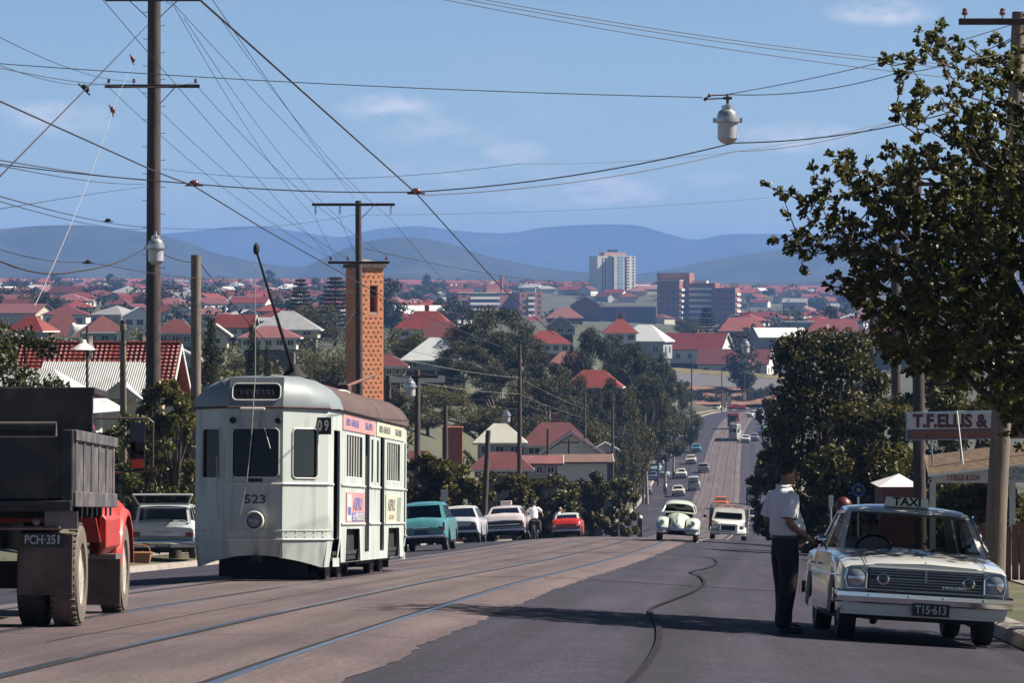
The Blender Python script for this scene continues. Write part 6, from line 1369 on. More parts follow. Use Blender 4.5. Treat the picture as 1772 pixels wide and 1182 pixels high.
def proto(kind):
    if kind in TREE: return TREE[kind]
    tm = MB(); q = random.Random(hash(kind) % 999)
    if kind == 'round': cs, rs = clumps(1, 34, 3.2, 2.6, 4.4, .8, 1.5); limbs(tm, 1.8, cs, .22, 1); le = leaf_mesh('crown', LD, cs, rs, 11000, .26, 1); bk = BARK
    elif kind == 'bushy': cs, rs = clumps(2, 30, 2.6, 1.9, 2.6, .7, 1.2); limbs(tm, .8, cs, .16, 2); le = leaf_mesh('crown', LB, cs, rs, 9000, .22, 2); bk = BARK
    elif kind == 'gum':
        cs, rs = clumps(3, 36, 3.6, 4.2, 9.5, .8, 1.6, .6); limbs(tm, 5.0, cs, .28, 3, lean=.4); le = leaf_mesh('crown', LG, cs, rs, 17000, .36, 3, droop=.9, aspect=.32); bk = BARKP
    elif kind == 'gum_wide':
        cs, rs = clumps(4, 40, 5.0, 3.4, 8.0, .9, 1.9, .6); limbs(tm, 4.2, cs, .3, 4, lean=-.5); le = leaf_mesh('crown', LG, cs, rs, 19000, .38, 4, droop=.9, aspect=.32); bk = BARKP
    elif kind == 'cypress':
        cs = [(.08*math.sin(z*5), .08*math.cos(z*4), z) for z in np.linspace(.5, 7.4, 22)]; rs = [(max(.12, .85*math.sin(math.pi*min(1, (7.9-c[2])/7.9*.62+.08))), )*2+(.5,) for c in cs]; tm.tube([(0, 0, -.4), (0, 0, 6)], [.14, .04], 8); le = leaf_mesh('crown', LC, cs, rs, 7000, .2, 5, droop=-1.2, aspect=.3); bk = BARK
    elif kind == 'pine':                     # tiered norfolk pine
        cs, rs = [], []; tm.tube([(0, 0, -.5), (0, 0, 15.6)], [.30, .05], 8)
        for t in range(13):
            z = 3.5+t*.95; L_ = 3.4*(1-(t/13.5))**.8+.35
            for a in range(6):
                an = a*math.pi/3+t*.5; d = Vector((math.cos(an), math.sin(an), .12)); tm.tube([Vector((0, 0, z)), Vector((0, 0, z))+d*L_], [.05, .015], 4)
                for k in (.45, .7, .95): cs.append(tuple(Vector((0, 0, z))+d*L_*k)); rs.append((.42*(1.2-k*.5)+.12, .42*(1.2-k*.5)+.12, .30))
        le = leaf_mesh('crown', LF, cs, rs, 13000, .34, 6, aspect=.35); bk = BARK
    elif kind == 'far': cs, rs = clumps(7, 16, 3.4, 2.2, 3.4, 1.0, 1.8); tm.tube([(0, 0, -1), (0, 0, 3)], [.3, .2], 6); le = leaf_mesh('crown', LF, cs, rs, 2600, .55, 7); bk = BARK
    elif kind == 'far_tall': cs, rs = clumps(8, 16, 2.6, 3.8, 6.0, 1.0, 1.7); tm.tube([(0, 0, -1), (0, 0, 5)], [.3, .2], 6); le = leaf_mesh('crown', LF, cs, rs, 2800, .55, 8); bk = BARK
    elif kind == 'shrub': cs, rs = clumps(9, 14, .9, .6, .75, .35, .55); tm.tube([(0, 0, -.2), (0, 0, .8)], [.05, .03], 6); le = leaf_mesh('crown', LD, cs, rs, 4000, .13, 9); bk = BARK
    TREE[kind] = (le, tm.mesh('trunk', bk)); return TREE[kind]
def tree(kind, label, p, s=1., group=None, sz=None, rot=None, name=None, cat='tree', mat=None):
    le, tr = proto(kind); o = thing(name or {'cypress': 'cypress', 'pine': 'norfolk_pine', 'shrub': 'shrub'}.get(kind, 'tree'), label, cat, p, group); o.scale = (s, s, sz or s); o.rotation_euler = (0, 0, random.uniform(0, 6.28) if rot is None else rot)
    c = obj_of('crown', le, o); obj_of('trunk', tr, o)
    if mat: c.material_slots[0].link = 'OBJECT'; c.material_slots[0].material = mat
    return o
HT = {'round': 8., 'bushy': 5.4, 'gum': 14.6, 'gum_wide': 12.6, 'cypress': 7.9, 'pine': 16., 'far': 6.9, 'far_tall': 11., 'shrub': 1.8}
WD = {'round': 8.6, 'bushy': 7., 'gum': 9., 'gum_wide': 12.6, 'cypress': 1.7, 'pine': 7.2, 'far': 9.2, 'far_tall': 7.6, 'shrub': 2.5}
def tree_at(kind, label, u, vtop, Y, wpx=None, group=None, **k):    # crown top at photo row vtop, standing on the ground at distance Y
    g = G(u, Y); h = P(u, vtop, Y).z-g.z; s = h/HT[kind]; w = s if wpx is None else wpx/F*Y/WD[kind]
    return tree(kind, label, g, w, group, sz=s, **k)
# ---- the leafy tree over the taxi: trunk off to the right, limbs, twigs with rosettes of glossy leaves
def big_tree():
    g = np.random.default_rng(11); q = random.Random(11); Yc = 39.4; tr = thing('street_tree', 'large leafy tree with glossy leaves leaning over the taxi from the right', 'tree', (7.5, Yc, groundz(7.5, Yc)), None)
    O = tr.location
    poly = [(1322, 318), (1345, 330), (1375, 330), (1400, 292), (1440, 262), (1475, 255), (1500, 275), (1540, 250), (1575, 262), (1590, 235), (1570, 205), (1548, 205), (1545, 175), (1580, 160), (1560, 140), (1555, 118), (1520, 100), (1560, 90), (1590, 85), (1610, 55), (1640, 45), (1650, 70), (1690, 80), (1720, 70), (1760, 80), (1800, 30), (1900, 20), (1960, 200), (1990, 420), (1960, 640), (1900, 730), (1800, 770), (1740, 720), (1690, 640), (1640, 660), (1600, 640), (1560, 640), (1520, 600), (1505, 560), (1480, 530), (1455, 500), (1430, 490), (1400, 470), (1370, 440), (1335, 420), (1372, 405), (1400, 395), (1385, 370), (1350, 345)]
    def inside(u, v):
        c = False; n = len(poly)
        for i in range(n):
            (x0, y0), (x1, y1) = poly[i], poly[i-1]
            if (y0 > v) != (y1 > v) and u < (x1-x0)*(v-y0)/(y1-y0)+x0: c = not c
        return c
    tips = []
    for i in range(len(poly)):                # outline sprays
        (x0, y0), (x1, y1) = poly[i], poly[(i+1) % len(poly)]; n = max(1, int(math.hypot(x1-x0, y1-y0)/26))
        for k in range(n): t = k/n; tips.append((P(lerp(x0, x1, t)+q.uniform(-7, 7), lerp(y0, y1, t)+q.uniform(-7, 7), Yc+q.uniform(-1.2, 1.2)), 1))
    while len(tips) < 2000:
        u, v = q.uniform(1330, 1990), q.uniform(30, 770)
        if not inside(u, v): continue
        # thin towards the upper left, dense low and right
        dens = .20+.95*sstep(200, 420, v)*sstep(1400, 1560, u)+.25*sstep(1600, 1800, u)
        if q.random() > dens: continue
        dep = 1.3+1.2*sstep(1400, 1750, u); tips.append((P(u, v, Yc+q.uniform(-1, 1)*dep), 0))
    for _ in range(760):                     # the side of the crown that shades the taxi
        tips.append((P(q.uniform(1800, 2330), q.uniform(180, 800), Yc+q.uniform(-2.6, 2.4)), 0))
    # limb skeleton
    H = Vector((7.35, Yc, O.z+2.2)); nodes = [H]; mb = MB(); mb.tube([O-Vector((0, 0, .4)), O+Vector((-.05, .1, 1.1)), H], [.24, .19, .17], 12)
    for (u, v, dy, r) in ((1640, 620, .5, .075), (1560, 470, -.5, .07), (1450, 400, .4, .06), (1500, 330, -.8, .06), (1620, 300, .6, .065), (1650, 170, -.3, .055), (1750, 250, 1.2, .07), (1800, 120, 0, .06), (1850, 420, -1.3, .08), (1720, 440, -1, .07), (1600, 560, 1.4, .06), (1760, 600, 1.2, .07), (2150, 480, -.8, .08), (2200, 640, .9, .08), (2080, 320, .5, .07)):
        e = P(u, v, Yc+dy); pts = [H]
        for k in range(1, 7): t = k/6; pts.append(H.lerp(e, t)+Vector((q.uniform(-.1, .1), q.uniform(-.15, .15), -.35*math.sin(math.pi*t)*(1 if v > 300 else -.4)+q.uniform(-.08, .08))))
        mb.tube(pts, [lerp(r*1.6, r*.35, k/6) for k in range(7)], 7); nodes += pts[1:]
        for k in range(4, 7): nodes.append(pts[k])
    na = list(nodes)
    order = sorted(tips, key=lambda t: min((t[0]-n).length for n in na))
    tw = MB(); ros = []
    for p, edge in order:
        j = min(range(len(na)), key=lambda i: (na[i]-p).length+.15*abs(na[i].x < p.x)); a = na[j]; L_ = (p-a).length
        m = a.lerp(p, .55)+Vector((q.uniform(-.06, .06), q.uniform(-.06, .06), -.10*L_+q.uniform(-.05, .05)))
        tw.tube([a, m, p], [.006+.011*min(1, L_), .005+.006*min(1, L_), .004], 4, cap=False); na += [m, p]; d = (p-m).normalized(); ros.append((p, d))
        if q.random() < .5: ros.append((m.lerp(p, q.uniform(.25, .7))+Vector((q.uniform(-.1, .1), q.uniform(-.1, .1), q.uniform(-.05, .1))), (d+Vector((q.uniform(-.8, .8), q.uniform(-.8, .8), q.uniform(-.2, .8)))).normalized()))
        if not edge and p.x > 4.6 and q.random() < .75: ros.append((p+Vector((q.uniform(-.3, .3), q.uniform(-.3, .3), q.uniform(-.25, .25))), Vector((q.uniform(-1, 1), q.uniform(-1, 1), q.uniform(0, 1))).normalized()))
    V, A = [], []
    for p, d in ros:
        t1 = d.cross(Vector((0, 0, 1))); t1 = t1.normalized() if t1.length > .05 else Vector((1, 0, 0)); t2 = t1.cross(d); tone = q.random()
        for k in range(q.randint(15, 24)):
            a = q.uniform(0, 6.283); e = q.uniform(.15, 1.15); ax = (d*math.cos(e)+(t1*math.cos(a)+t2*math.sin(a))*math.sin(e)).normalized(); ln = q.uniform(.05, .098); w = ln*.25
            sd_ = ax.cross(Vector((q.uniform(-1, 1), q.uniform(-1, 1), q.uniform(-.2, 1)))); sd_.normalize(); n_ = sd_.cross(ax); b = p-d*q.uniform(0, .10)
            V += [b, b+ax*ln*.4+sd_*w*.6+n_*.01, b+ax*ln*.76+sd_*w+n_*.012, b+ax*ln+sd_*w*.4, b+ax*ln-sd_*w*.4, b+ax*ln*.76-sd_*w+n_*.012, b+ax*ln*.4-sd_*w*.6+n_*.01]; A += [min(1, max(0, .18+.3*tone+q.gauss(0, .2)))]*7
    V = [v-O for v in V]; n = len(V)//7; me = bpy.data.meshes.new('crown'); me.from_pydata([tuple(v) for v in V], [], [tuple(range(7*i, 7*i+7)) for i in range(n)]); at = me.attributes.new('leafvar', 'FLOAT', 'POINT'); at.data.foreach_set('value', np.array(A, np.float32)); me.materials.append(LBIG)
    obj_of('crown', me, tr)
    mb.v = [tuple(Vector(v)-O) for v in mb.v]; tw.v = [tuple(Vector(v)-O) for v in tw.v]; mb.build('trunk', BARK, tr, 60); tw.build('twigs', BARK, tr, 60, fix=False)
big_tree()
# ---- dense dark tree right of the road
def dense(label, u0, u1, vt, Y, n, seed, mat=LD, size=.2, name='tree', low=.25, blobs=46, trunk=True):
    g = G((u0+u1)/2, Y); w = (u1-u0)/F*Y/2; h = P(0, vt, Y).z-g.z; q = random.Random(seed); cs, rs = [], []
    for i in range(blobs):
        a = q.uniform(0, 6.283); f = q.random()**.5; z = q.uniform(low, 1); prof = math.sqrt(max(.05, 1-abs((z-.44)/.62)**3.4)); r = q.uniform(.13, .24)*w*1.2
        cs.append((f*(w*prof-r*.4)*math.cos(a), f*(w*prof-r*.4)*math.sin(a)*.8, z*h-r*.8)); rs.append((r, r, r*.8))
    o = thing(name, label, 'tree' if name == 'tree' else name.replace('_', ' '), g); obj_of('crown', leaf_mesh('crown', mat, cs, rs, n, size, seed), o)
    if trunk: t = MB(); limbs(t, h*.3, cs, .035*h, seed); t.build('trunk', BARK, o, 60)
    return o
dense('dense dark olive tree overhanging the right side of the road behind the man', 1300, 1562, 566, 132, 26000, 21, size=.21, blobs=70, low=.16)
dense('second dark tree whose crown fills the shade behind the taxi roof', 1395, 1620, 690, 112, 15000, 22, size=.2, low=.08)
dense('lower olive bush at the road edge beside the man', 1296, 1400, 745, 150, 9000, 23, size=.2, low=.05, name='bush')
dense('dusty green tree behind the shop sign board', 1545, 1790, 622, 128, 12000, 24, size=.24, mat=LD)
dense('dark tree on the right kerb far up the road near the bend', 1300, 1372, 684, 330, 7000, 25, size=.38, low=.05)
dense('small dark tree under which cars park far up at the right kerb', 1312, 1376, 730, 260, 6000, 26, size=.32, low=.1)
dense('flowering hedge of dark leaves behind the shop veranda', 1600, 1800, 838, 91, 10000, 27, size=.16, low=.02, name='hedge', trunk=False)
dense('dark shrubbery in the shade left of the shop', 1480, 1640, 842, 118, 9000, 28, size=.2, low=.02, name='bush', trunk=False)
dense('dark bushes behind the man at road level', 1375, 1490, 800, 116, 9000, 29, size=.2, low=.02, name='bush', trunk=False)
# ---- left foreground vegetation
dense('leafy tree with yellowish tips at the left edge above the truck', -80, 150, 545, 104, 11000, 31, mat=LBIG, size=.17, low=.12)
dense('feathery green bush between the truck and the station wagon', 168, 300, 712, 103, 9000, 32, mat=LB, size=.14, low=.02, name='bush')
dense('dark shrub beneath the tallest pole', 225, 345, 650, 108, 9000, 33, size=.17, low=.05, name='shrub')
dense('dark leafy bush beside the tram front at left', 255, 352, 672, 99, 7000, 34, mat=LBIG, size=.15, low=.05, name='bush')
# ---- street trees on the left kerb in front of the low roofs
KT = 'street trees along the left kerb'
for i, (a, b, vt, Y, n, lab) in enumerate(((690, 800, 782, 146, 9000, 'olive street tree just right of the tram'), (775, 862, 800, 172, 8000, 'street tree with lighter leaves behind the silver sedan'), (850, 930, 822, 188, 7000, 'low street tree behind the police car roof sign'), (905, 1010, 818, 208, 8000, 'dark street tree above the motorcycle'), (985, 1062, 815, 226, 7000, 'dark street tree above the red car'), (1040, 1106, 823, 242, 6000, 'last street tree at the kerb before the side street'))):
    dense(lab, a, b, vt, Y, n, 40+i, size=.26, low=.12)['group'] = KT
# ---- gum trees and other tall trees in the valley
for i, (k, u, vt, Y, w, lab) in enumerate((('gum_wide', 850, 522, 420, 160, 'tallest spreading gum tree with white trunks before the brick hospital'), ('gum', 800, 585, 400, 110, 'dark gum tree over the white tin roof'), ('gum', 905, 560, 430, 100, 'gum tree right of the tallest one'), ('gum', 940, 605, 400, 110, 'dark gum tree behind the tall pale pole'), ('gum_wide', 1022, 556, 480, 115, 'gum tree in front of the red hipped roofs'), ('gum', 1110, 582, 470, 95, 'dense dark gum tree left of the upper street'), ('gum', 1165, 640, 520, 60, 'darker gum by the far road side'), ('round', 705, 553, 430, 90, 'round dark tree right of the brick tower'), ('round', 1068, 640, 420, 110, 'bushy dark tree below the dense gum'), ('round', 980, 690, 400, 110, 'dark tree under the orange red roof'), ('round', 770, 660, 370, 120, 'dark tree left of the cream roofed house'), ('gum', 1150, 700, 480, 80, 'dark roadside tree above the parked cars'), ('round', 700, 655, 300, 90, 'olive tree behind the tram roof at right'), ('round', 880, 650, 380, 120, 'dark tree below the tallest gum'), ('round', 1030, 610, 450, 90, 'dark tree beside the pink roof'), ('round', 1195, 690, 600, 50, 'roadside tree at the foot of the cutting'), ('round', 560, 600, 330, 110, 'dark tree to the left of the brick tower'), ('round', 400, 630, 300, 100, 'green tree behind the tram front'), ('round', 470, 640, 260, 90, 'green tree behind the trolley pole'), ('round', 330, 640, 300, 80, 'low tree behind the stout pole'), ('round', 545, 515, 560, 110, 'broad dark tree under the two norfolk pines'), ('round', 1190, 545, 1080, 60, 'dark tree before the brick hospital wing'))):
    tree_at(k, lab, u, vt, Y, w)
for i, (k, u, vt, Y, w, lab) in enumerate((('gum_wide', 955, 640, 380, 130, 'spreading gum below the pink roof'), ('gum', 870, 620, 360, 110, 'lower gum in front of the tallest gum'), ('gum_wide', 1120, 640, 440, 110, 'gum tree on the slope above the parked cars'), ('gum', 1070, 570, 500, 80, 'slim gum beside the bright red hipped roof'), ('gum', 1090, 590, 520, 90, 'gum in front of the blue white house on stumps'), ('gum', 1140, 600, 560, 60, 'slim gum at the corner of the upper street'), ('round', 930, 700, 370, 110, 'rounded tree behind the red roofed house'), ('round', 830, 690, 350, 120, 'rounded tree behind the cream roofed house'), ('gum', 760, 600, 440, 80, 'gum left of the white tin roof'), ('round', 740, 690, 320, 110, 'rounded tree behind the squat brick block'), ('gum', 640, 600, 330, 80, 'gum behind the brick tower'), ('round', 500, 600, 420, 110, 'rounded tree below the grey pyramid roof'), ('round', 430, 610, 360, 90, 'rounded tree below the faded red roof'), ('round', 350, 620, 330, 80, 'rounded tree below the cream roofed house at left'), ('round', 1060, 740, 390, 70, 'rounded tree behind the white shed'), ('round', 1100, 700, 430, 80, 'rounded tree behind the two lantern pole'))):
    tree_at(k, lab, u, vt, Y, w)
tree_at('pine', 'slimmer norfolk pine left of the brick tower', 520, 478, 620, 58); tree_at('pine', 'fuller norfolk pine next to the brick tower', 580, 474, 600, 80); tree_at('pine', 'norfolk pine before the brick hospital wing', 1223, 528, 1000, 46)
for u, vt, Y, w, lab in ((364, 540, 180, 40, 'dark cypress right of the short stout pole'), (438, 552, 200, 36, 'slender dark cypress behind the tram dome'), (462, 592, 205, 22, 'small cypress beside the trolley pole'), (242, 568, 190, 22, 'cypress in front of the tiled roof')): tree_at('cypress', lab, u, vt, Y, w)
for i in range(7): tree_at('shrub', 'dark shrub along the fence of the upper street', 1262+i*12, 636+i*1.5, 880, 16, 'shrubs along the upper street')
tree_at('round', 'small round tree on the grass above the bend', 1297, 672, 860, 26)
dense('low dark hedge behind the station wagon', 150, 350, 770, 113, 9000, 51, size=.16, low=.0, name='hedge', trunk=False)
dense('green bush in the shade beneath the stout pole', 300, 380, 690, 118, 6000, 52, size=.17, low=.0, name='bush', trunk=False)
for i, (u, vt, Y, w) in enumerate(((1160, 670, 835, 55), (1185, 676, 830, 50), (1245, 676, 832, 50), (1290, 680, 834, 44), (1306, 668, 838, 50), (1135, 668, 840, 60), (1200, 668, 838, 44), (1222, 680, 834, 30), (1268, 684, 836, 30), (1320, 668, 842, 40), (1340, 660, 846, 46), (1152, 660, 850, 36), (1180, 655, 852, 30))): tree_at('far', 'scrubby bush on the red earth cutting', u, vt, Y, w, 'bushes on the red earth cutting', name='bush', cat='bush')
for i, (k, u, vt, Y, w, lab) in enumerate((('gum_wide', 985, 648, 400, 110, 'gum hiding the left end of the orange red roofed house'), ('gum', 1048, 655, 415, 80, 'gum hiding the right end of the orange red roofed house'), ('round', 1015, 690, 380, 100, 'dark tree under the eaves of the orange red roofed house'))): tree_at(k, lab, u, vt, Y, w)
for u, vt, Y, w, lab in ((1000, 640, 395, 80, 'gum crown hiding the orange red roof, left one'), (1058, 645, 398, 80, 'gum crown hiding the orange red roof, right one'), (1030, 668, 385, 70, 'low gum before the orange red roof')): tree_at('gum', lab, u, vt, Y, w)
# ------------------------------------------------------------------ houses
def tin(name, c, w=.1, s=(1, 1, 1), st=None): return M(name, c, .6, var=w, scale=1.2, bump=.25, bscale=6, stain=st, stretch=s)
RRED = tin('roof_red', (.23, .036, .03), .18, st=((.14, .035, .033), .6, .5, .6)); RDRED = tin('roof_dark_red', (.15, .038, .04), .18, st=((.09, .034, .036), .6, .5, .6)); RPINK = tin('roof_faded_red', (.25, .10, .10), .15); RWHITE = tin('roof_white_tin', (.66, .68, .67), .06); RGREY = tin('roof_grey_tin', (.33, .33, .34), .15); RBROWN = tin('roof_brown', (.20, .12, .10), .15); RCREAM = tin('roof_cream', (.50, .48, .42), .08)
def weather(name, c):                       # painted weatherboards: horizontal board joints
    m = M(name, c, .7, var=.06, scale=2); nt = m.node_tree; b = nt.nodes['Principled BSDF']; tc = [n for n in nt.nodes if n.type == 'TEX_COORD'][0]
    wv = nt.nodes.new('ShaderNodeTexWave'); wv.bands_direction = 'Z'; wv.wave_profile = 'SAW'; wv.inputs['Scale'].default_value = 2.4; nt.links.new(tc.outputs['Object'], wv.inputs['Vector'])
    bp = nt.nodes.new('ShaderNodeBump'); bp.inputs['Distance'].default_value = .03; bp.inputs['Strength'].default_value = .7; nt.links.new(wv.outputs['Fac'], bp.inputs['Height']); nt.links.new(bp.outputs['Normal'], b.inputs['Normal']); return m
WWHITE = weather('boards_white', (.74, .73, .69)); WCREAM = weather('boards_cream', (.62, .56, .44)); WGREY = weather('boards_grey', (.40, .42, .44)); WGREEN = weather('boards_green', (.38, .47, .42)); WBRICK = M('brick_house', (.32, .14, .10), .85, var=.2, scale=6)
WIN = M('window_dark', (.03, .035, .045), .08, spec=.8); STUMP = M('stump_battens', (.13, .115, .105), .9, var=.3, scale=3, stretch=(4, 4, .3))
def tile_roof_mat():
    m = M('terracotta_tiles', (.30, .05, .035), .6, var=.25, scale=7, stain=((.14, .035, .033), 2, .5, .7)); nt = m.node_tree; b = nt.nodes['Principled BSDF']; tc = [n for n in nt.nodes if n.type == 'TEX_COORD'][0]
    hs = []
    for d, s, pr in (('Z', 1.5, 'SAW'), ('X', 1.45, 'SIN')):
        wv = nt.nodes.new('ShaderNodeTexWave'); wv.bands_direction = d; wv.wave_profile = pr; wv.inputs['Scale'].default_value = s; nt.links.new(tc.outputs['Object'], wv.inputs['Vector']); hs.append(wv)
    ad = nt.nodes.new('ShaderNodeMath'); ad.operation = 'MULTIPLY_ADD'; ad.inputs[1].default_value = .18; nt.links.new(hs[1].outputs['Fac'], ad.inputs[0]); nt.links.new(hs[0].outputs['Fac'], ad.inputs[2])
    bp = nt.nodes.new('ShaderNodeBump'); bp.inputs['Distance'].default_value = .12; bp.inputs['Strength'].default_value = 1; nt.links.new(ad.outputs[0], bp.inputs['Height']); nt.links.new(bp.outputs['Normal'], b.inputs['Normal'])
    return m
TILE = tile_roof_mat()
def roof_mesh(mb, w, d, z, h, kind, ov=.5, axis='x', x0=0, y0=0, t=.16):
    w2, d2 = w/2+ov, d/2+ov; c = lambda x, y, q: Vector((x0+x, y0+y, z+q))
    if kind == 'hip':
        r = max(0, w2-d2) if axis == 'x' else 0; rr = max(0, d2-w2) if axis != 'x' else 0
        a, b = c(-r, -rr, h), c(r, rr, h); e = [c(-w2, -d2, 0), c(w2, -d2, 0), c(w2, d2, 0), c(-w2, d2, 0)]
        if axis == 'x': fs = [(e[0], e[1], b, a), (e[1], e[2], b), (e[2], e[3], a, b), (e[3], e[0], a)]
        else: fs = [(e[0], e[1], a), (e[1], e[2], b, a), (e[2], e[3], b), (e[3], e[0], a, b)]
        for f in fs: mb.poly(f)
        for i in range(4): p, q = e[i], e[(i+1) % 4]; mb.quad(p-Vector((0, 0, t)), q-Vector((0, 0, t)), q, p)
        mb.poly([p-Vector((0, 0, t)) for p in e[::-1]])
    else:
        if axis == 'x': pr = [c(-w2, -d2, 0), c(-w2, 0, h), c(-w2, d2, 0), c(-w2, d2, -t), c(-w2, 0, h-t), c(-w2, -d2, -t)]; off = (2*w2, 0, 0)
        else: pr = [c(-w2, -d2, 0), c(0, -d2, h), c(w2, -d2, 0), c(w2, -d2, -t), c(0, -d2, h-t), c(-w2, -d2, -t)]; off = (0, 2*d2, 0)
        p = [Vector(v) for v in pr]; q = [v+Vector(off) for v in p]
        for i, j in ((0, 1), (1, 2), (2, 3), (3, 4), (4, 5), (5, 0)): mb.quad(p[i], p[j], q[j], q[i])
        for s in (p, q): mb.poly([s[0], s[1], s[4], s[5]]); mb.poly([s[1], s[2], s[3], s[4]])
def house(label, p, rot, w, d, hw=3.0, stump=1.6, roof=RRED, wall_m=WWHITE, kind='hip', rh=2.2, axis='x', wins=3, group=None, chim=False, porch=None, cat='house', name='house', detail=True):
    o = thing(name, label, cat, p, group); o.rotation_euler = (0, 0, rot); z0 = stump; z1 = stump+hw
    m = MB().bx(-w/2, w/2, -d/2, d/2, z0, z1)
    if kind == 'gable':
        if axis == 'x': m.prism([(-w/2, -d/2, z1), (-w/2, d/2, z1), (-w/2, 0, z1+rh*.97*(d/2)/(d/2+.5))], (w, 0, 0))
        else: m.prism([(-w/2, -d/2, z1), (w/2, -d/2, z1), (0, -d/2, z1+rh*.97*(w/2)/(w/2+.5))], (0, d, 0))
    m.build('wall', wall_m, o, 0)
    r = MB(); roof_mesh(r, w, d, z1, rh, kind, axis=axis)
    if porch:                                # (x centre, width, depth, rise)
        roof_mesh(r, porch[1], porch[2], z1-.25, porch[3], 'gable', .35, 'y', porch[0], -d/2-porch[2]/2+.2)
    ro = r.build('roof', roof, o, 0)
    if porch:
        f = MB(); x0, x1 = porch[0]-porch[1]/2, porch[0]+porch[1]/2; y = -d/2-porch[2]
        for x in (x0, x1): f.bx(x-.08, x+.08, y, y+.16, 0, z1-.25)
        f.bx(x0, x1, y+.02, y+.10, z0-.2, z0+.9); f.prism([(x0-.2, y-.02, z1-.2), (x1+.2, y-.02, z1-.2), (porch[0], y-.02, z1+porch[3]-.35)], (0, .06, 0)); f.bx(x0, x1, y, -d/2, z0-.2, z0-.05); f.build('veranda', wall_m, o, 0)
    if stump > .4: 
        s = MB(); s.bx(-w/2+.3, w/2-.3, -d/2+.6, d/2-.4, -2.5, z0-.02); s.build('stumps', STUMP, o, 0)
    else: MB().bx(-w/2+.05, w/2-.05, -d/2+.05, d/2-.05, -2.5, z0).build('base', STUMP, o, 0)
    if detail:
        for i in range(wins):
            x = (-w/2)+w*(i+.5)/wins; 
            if porch and abs(x-porch[0]) < .3: continue
            ww = min(.62, w/wins*.28); b0, b1 = z0+hw*.34, z0+min(hw*.80, hw*.34+1.35)
            wf = MB().bx(x-ww, x+ww, -d/2-.05, -d/2-.003, b0, b1).build('window', WIN, o, 0); fr = MB()
            for a in (-ww, 0, ww): fr.bx(x+a-.03, x+a+.03, -d/2-.08, -d/2-.02, b0, b1)
            for zz in (b0, b1): fr.bx(x-ww-.06, x+ww+.06, -d/2-.085, -d/2-.02, zz-.04, zz+.04)
            fr.build('frame', M('frame_white', (.72, .71, .68), .6), wf, 0)
        for y in (-d*.22, d*.22): MB().bx(w/2+.003, w/2+.05, y-.5, y+.5, z0+hw*.34, z0+min(hw*.8, hw*.34+1.3)).build('window', WIN, o, 0)
        w2, d2 = w/2+.52, d/2+.52; FW = M('frame_white', (.72, .71, .68)); fs = []
        if kind == 'hip': fs = [MB().bx(-w2, w2, -d2-.03, -d2, z1-.18, z1-.02), MB().bx(w2, w2+.03, -d2, d2, z1-.18, z1-.02)]
        elif axis == 'y': fs = [MB().prism([(s*w2, -d2-.02, z1-.2), (s*w2, -d2-.02, z1+.02), (0, -d2-.02, z1+rh+.03), (0, -d2-.02, z1+rh-.22)], (0, -.05, 0)) for s in (-1, 1)]
        else: fs = [MB().prism([(w2+.02, s*d2, z1-.2), (w2+.02, s*d2, z1+.02), (w2+.02, 0, z1+rh+.03), (w2+.02, 0, z1+rh-.22)], (.05, 0, 0)) for s in (-1, 1)]
        for f in fs: f.build('fascia', FW, o, 0)
    if chim: MB().bx(-.35, .35, .2, .8, z1+rh*.4, z1+rh+.9).build('chimney', WBRICK, ro, 0)
    return o
def house_at(label, u0, u1, vt, vb, Y, depth=.8, roofh=.42, stumpf=.22, **k):   # photo extent: eaves u0..u1, ridge row vt, ground row vb
    w = (u1-u0)/F*Y*.93; u = (u0+u1)/2; p = P(u, vb, Y); H_ = (vb-vt)/F*Y; gz = groundz(p.x, Y); rh = H_*roofh; st = H_*stumpf; hw = H_-rh-st
    if gz < p.z: st += min(p.z-gz, 3); p.z = max(gz, p.z-3)
    rot = k.pop('rot', 0.)
    return house(label, p, R(rot), w, w*depth, hw, st, rh=rh, **k)
RCORR = M('corrugated_white', (.52, .53, .53), .55, var=.08, scale=2, stain=((.34, .33, .32), 1.5, .54, .6)); nt = RCORR.node_tree; b_ = nt.nodes['Principled BSDF']; tc = [n for n in nt.nodes if n.type == 'TEX_COORD'][0]
wv = nt.nodes.new('ShaderNodeTexWave'); wv.bands_direction = 'X'; wv.inputs['Scale'].default_value = 3.3; nt.links.new(tc.outputs['Object'], wv.inputs['Vector']); bp_n = nt.nodes.new('ShaderNodeBump'); bp_n.inputs['Distance'].default_value = .05; bp_n.inputs['Strength'].default_value = .5; nt.links.new(wv.outputs['Fac'], bp_n.inputs['Height']); nt.links.new(bp_n.outputs['Normal'], b_.inputs['Normal'])
# near left houses
hA = house_at('near house with red terracotta tiled gable roof behind the tallest pole', 40, 306, 596, 775, 165, .55, .49, .05, roof=TILE, wall_m=WCREAM, kind='gable', axis='x', rot=-6, wins=4)
hB = house_at('white house with corrugated white roof and gabled porch before the tiled roof', 88, 250, 626, 760, 140, .6, .40, .1, roof=RCORR, wall_m=WCREAM, kind='gable', axis='x', rot=-8, wins=2, porch=(1.4, 1.3, .8, .75))
house_at('pale tin roofed shed half hidden by the leafy tree at left', -60, 168, 638, 770, 126, .6, .5, .05, roof=RCORR, wall_m=WWHITE, kind='hip', wins=2, rot=-16)
house_at('small white gabled house between the shrubs and the tram', 262, 345, 672, 780, 145, .9, .5, .1, roof=RDRED, wall_m=WWHITE, kind='gable', axis='y', wins=1)
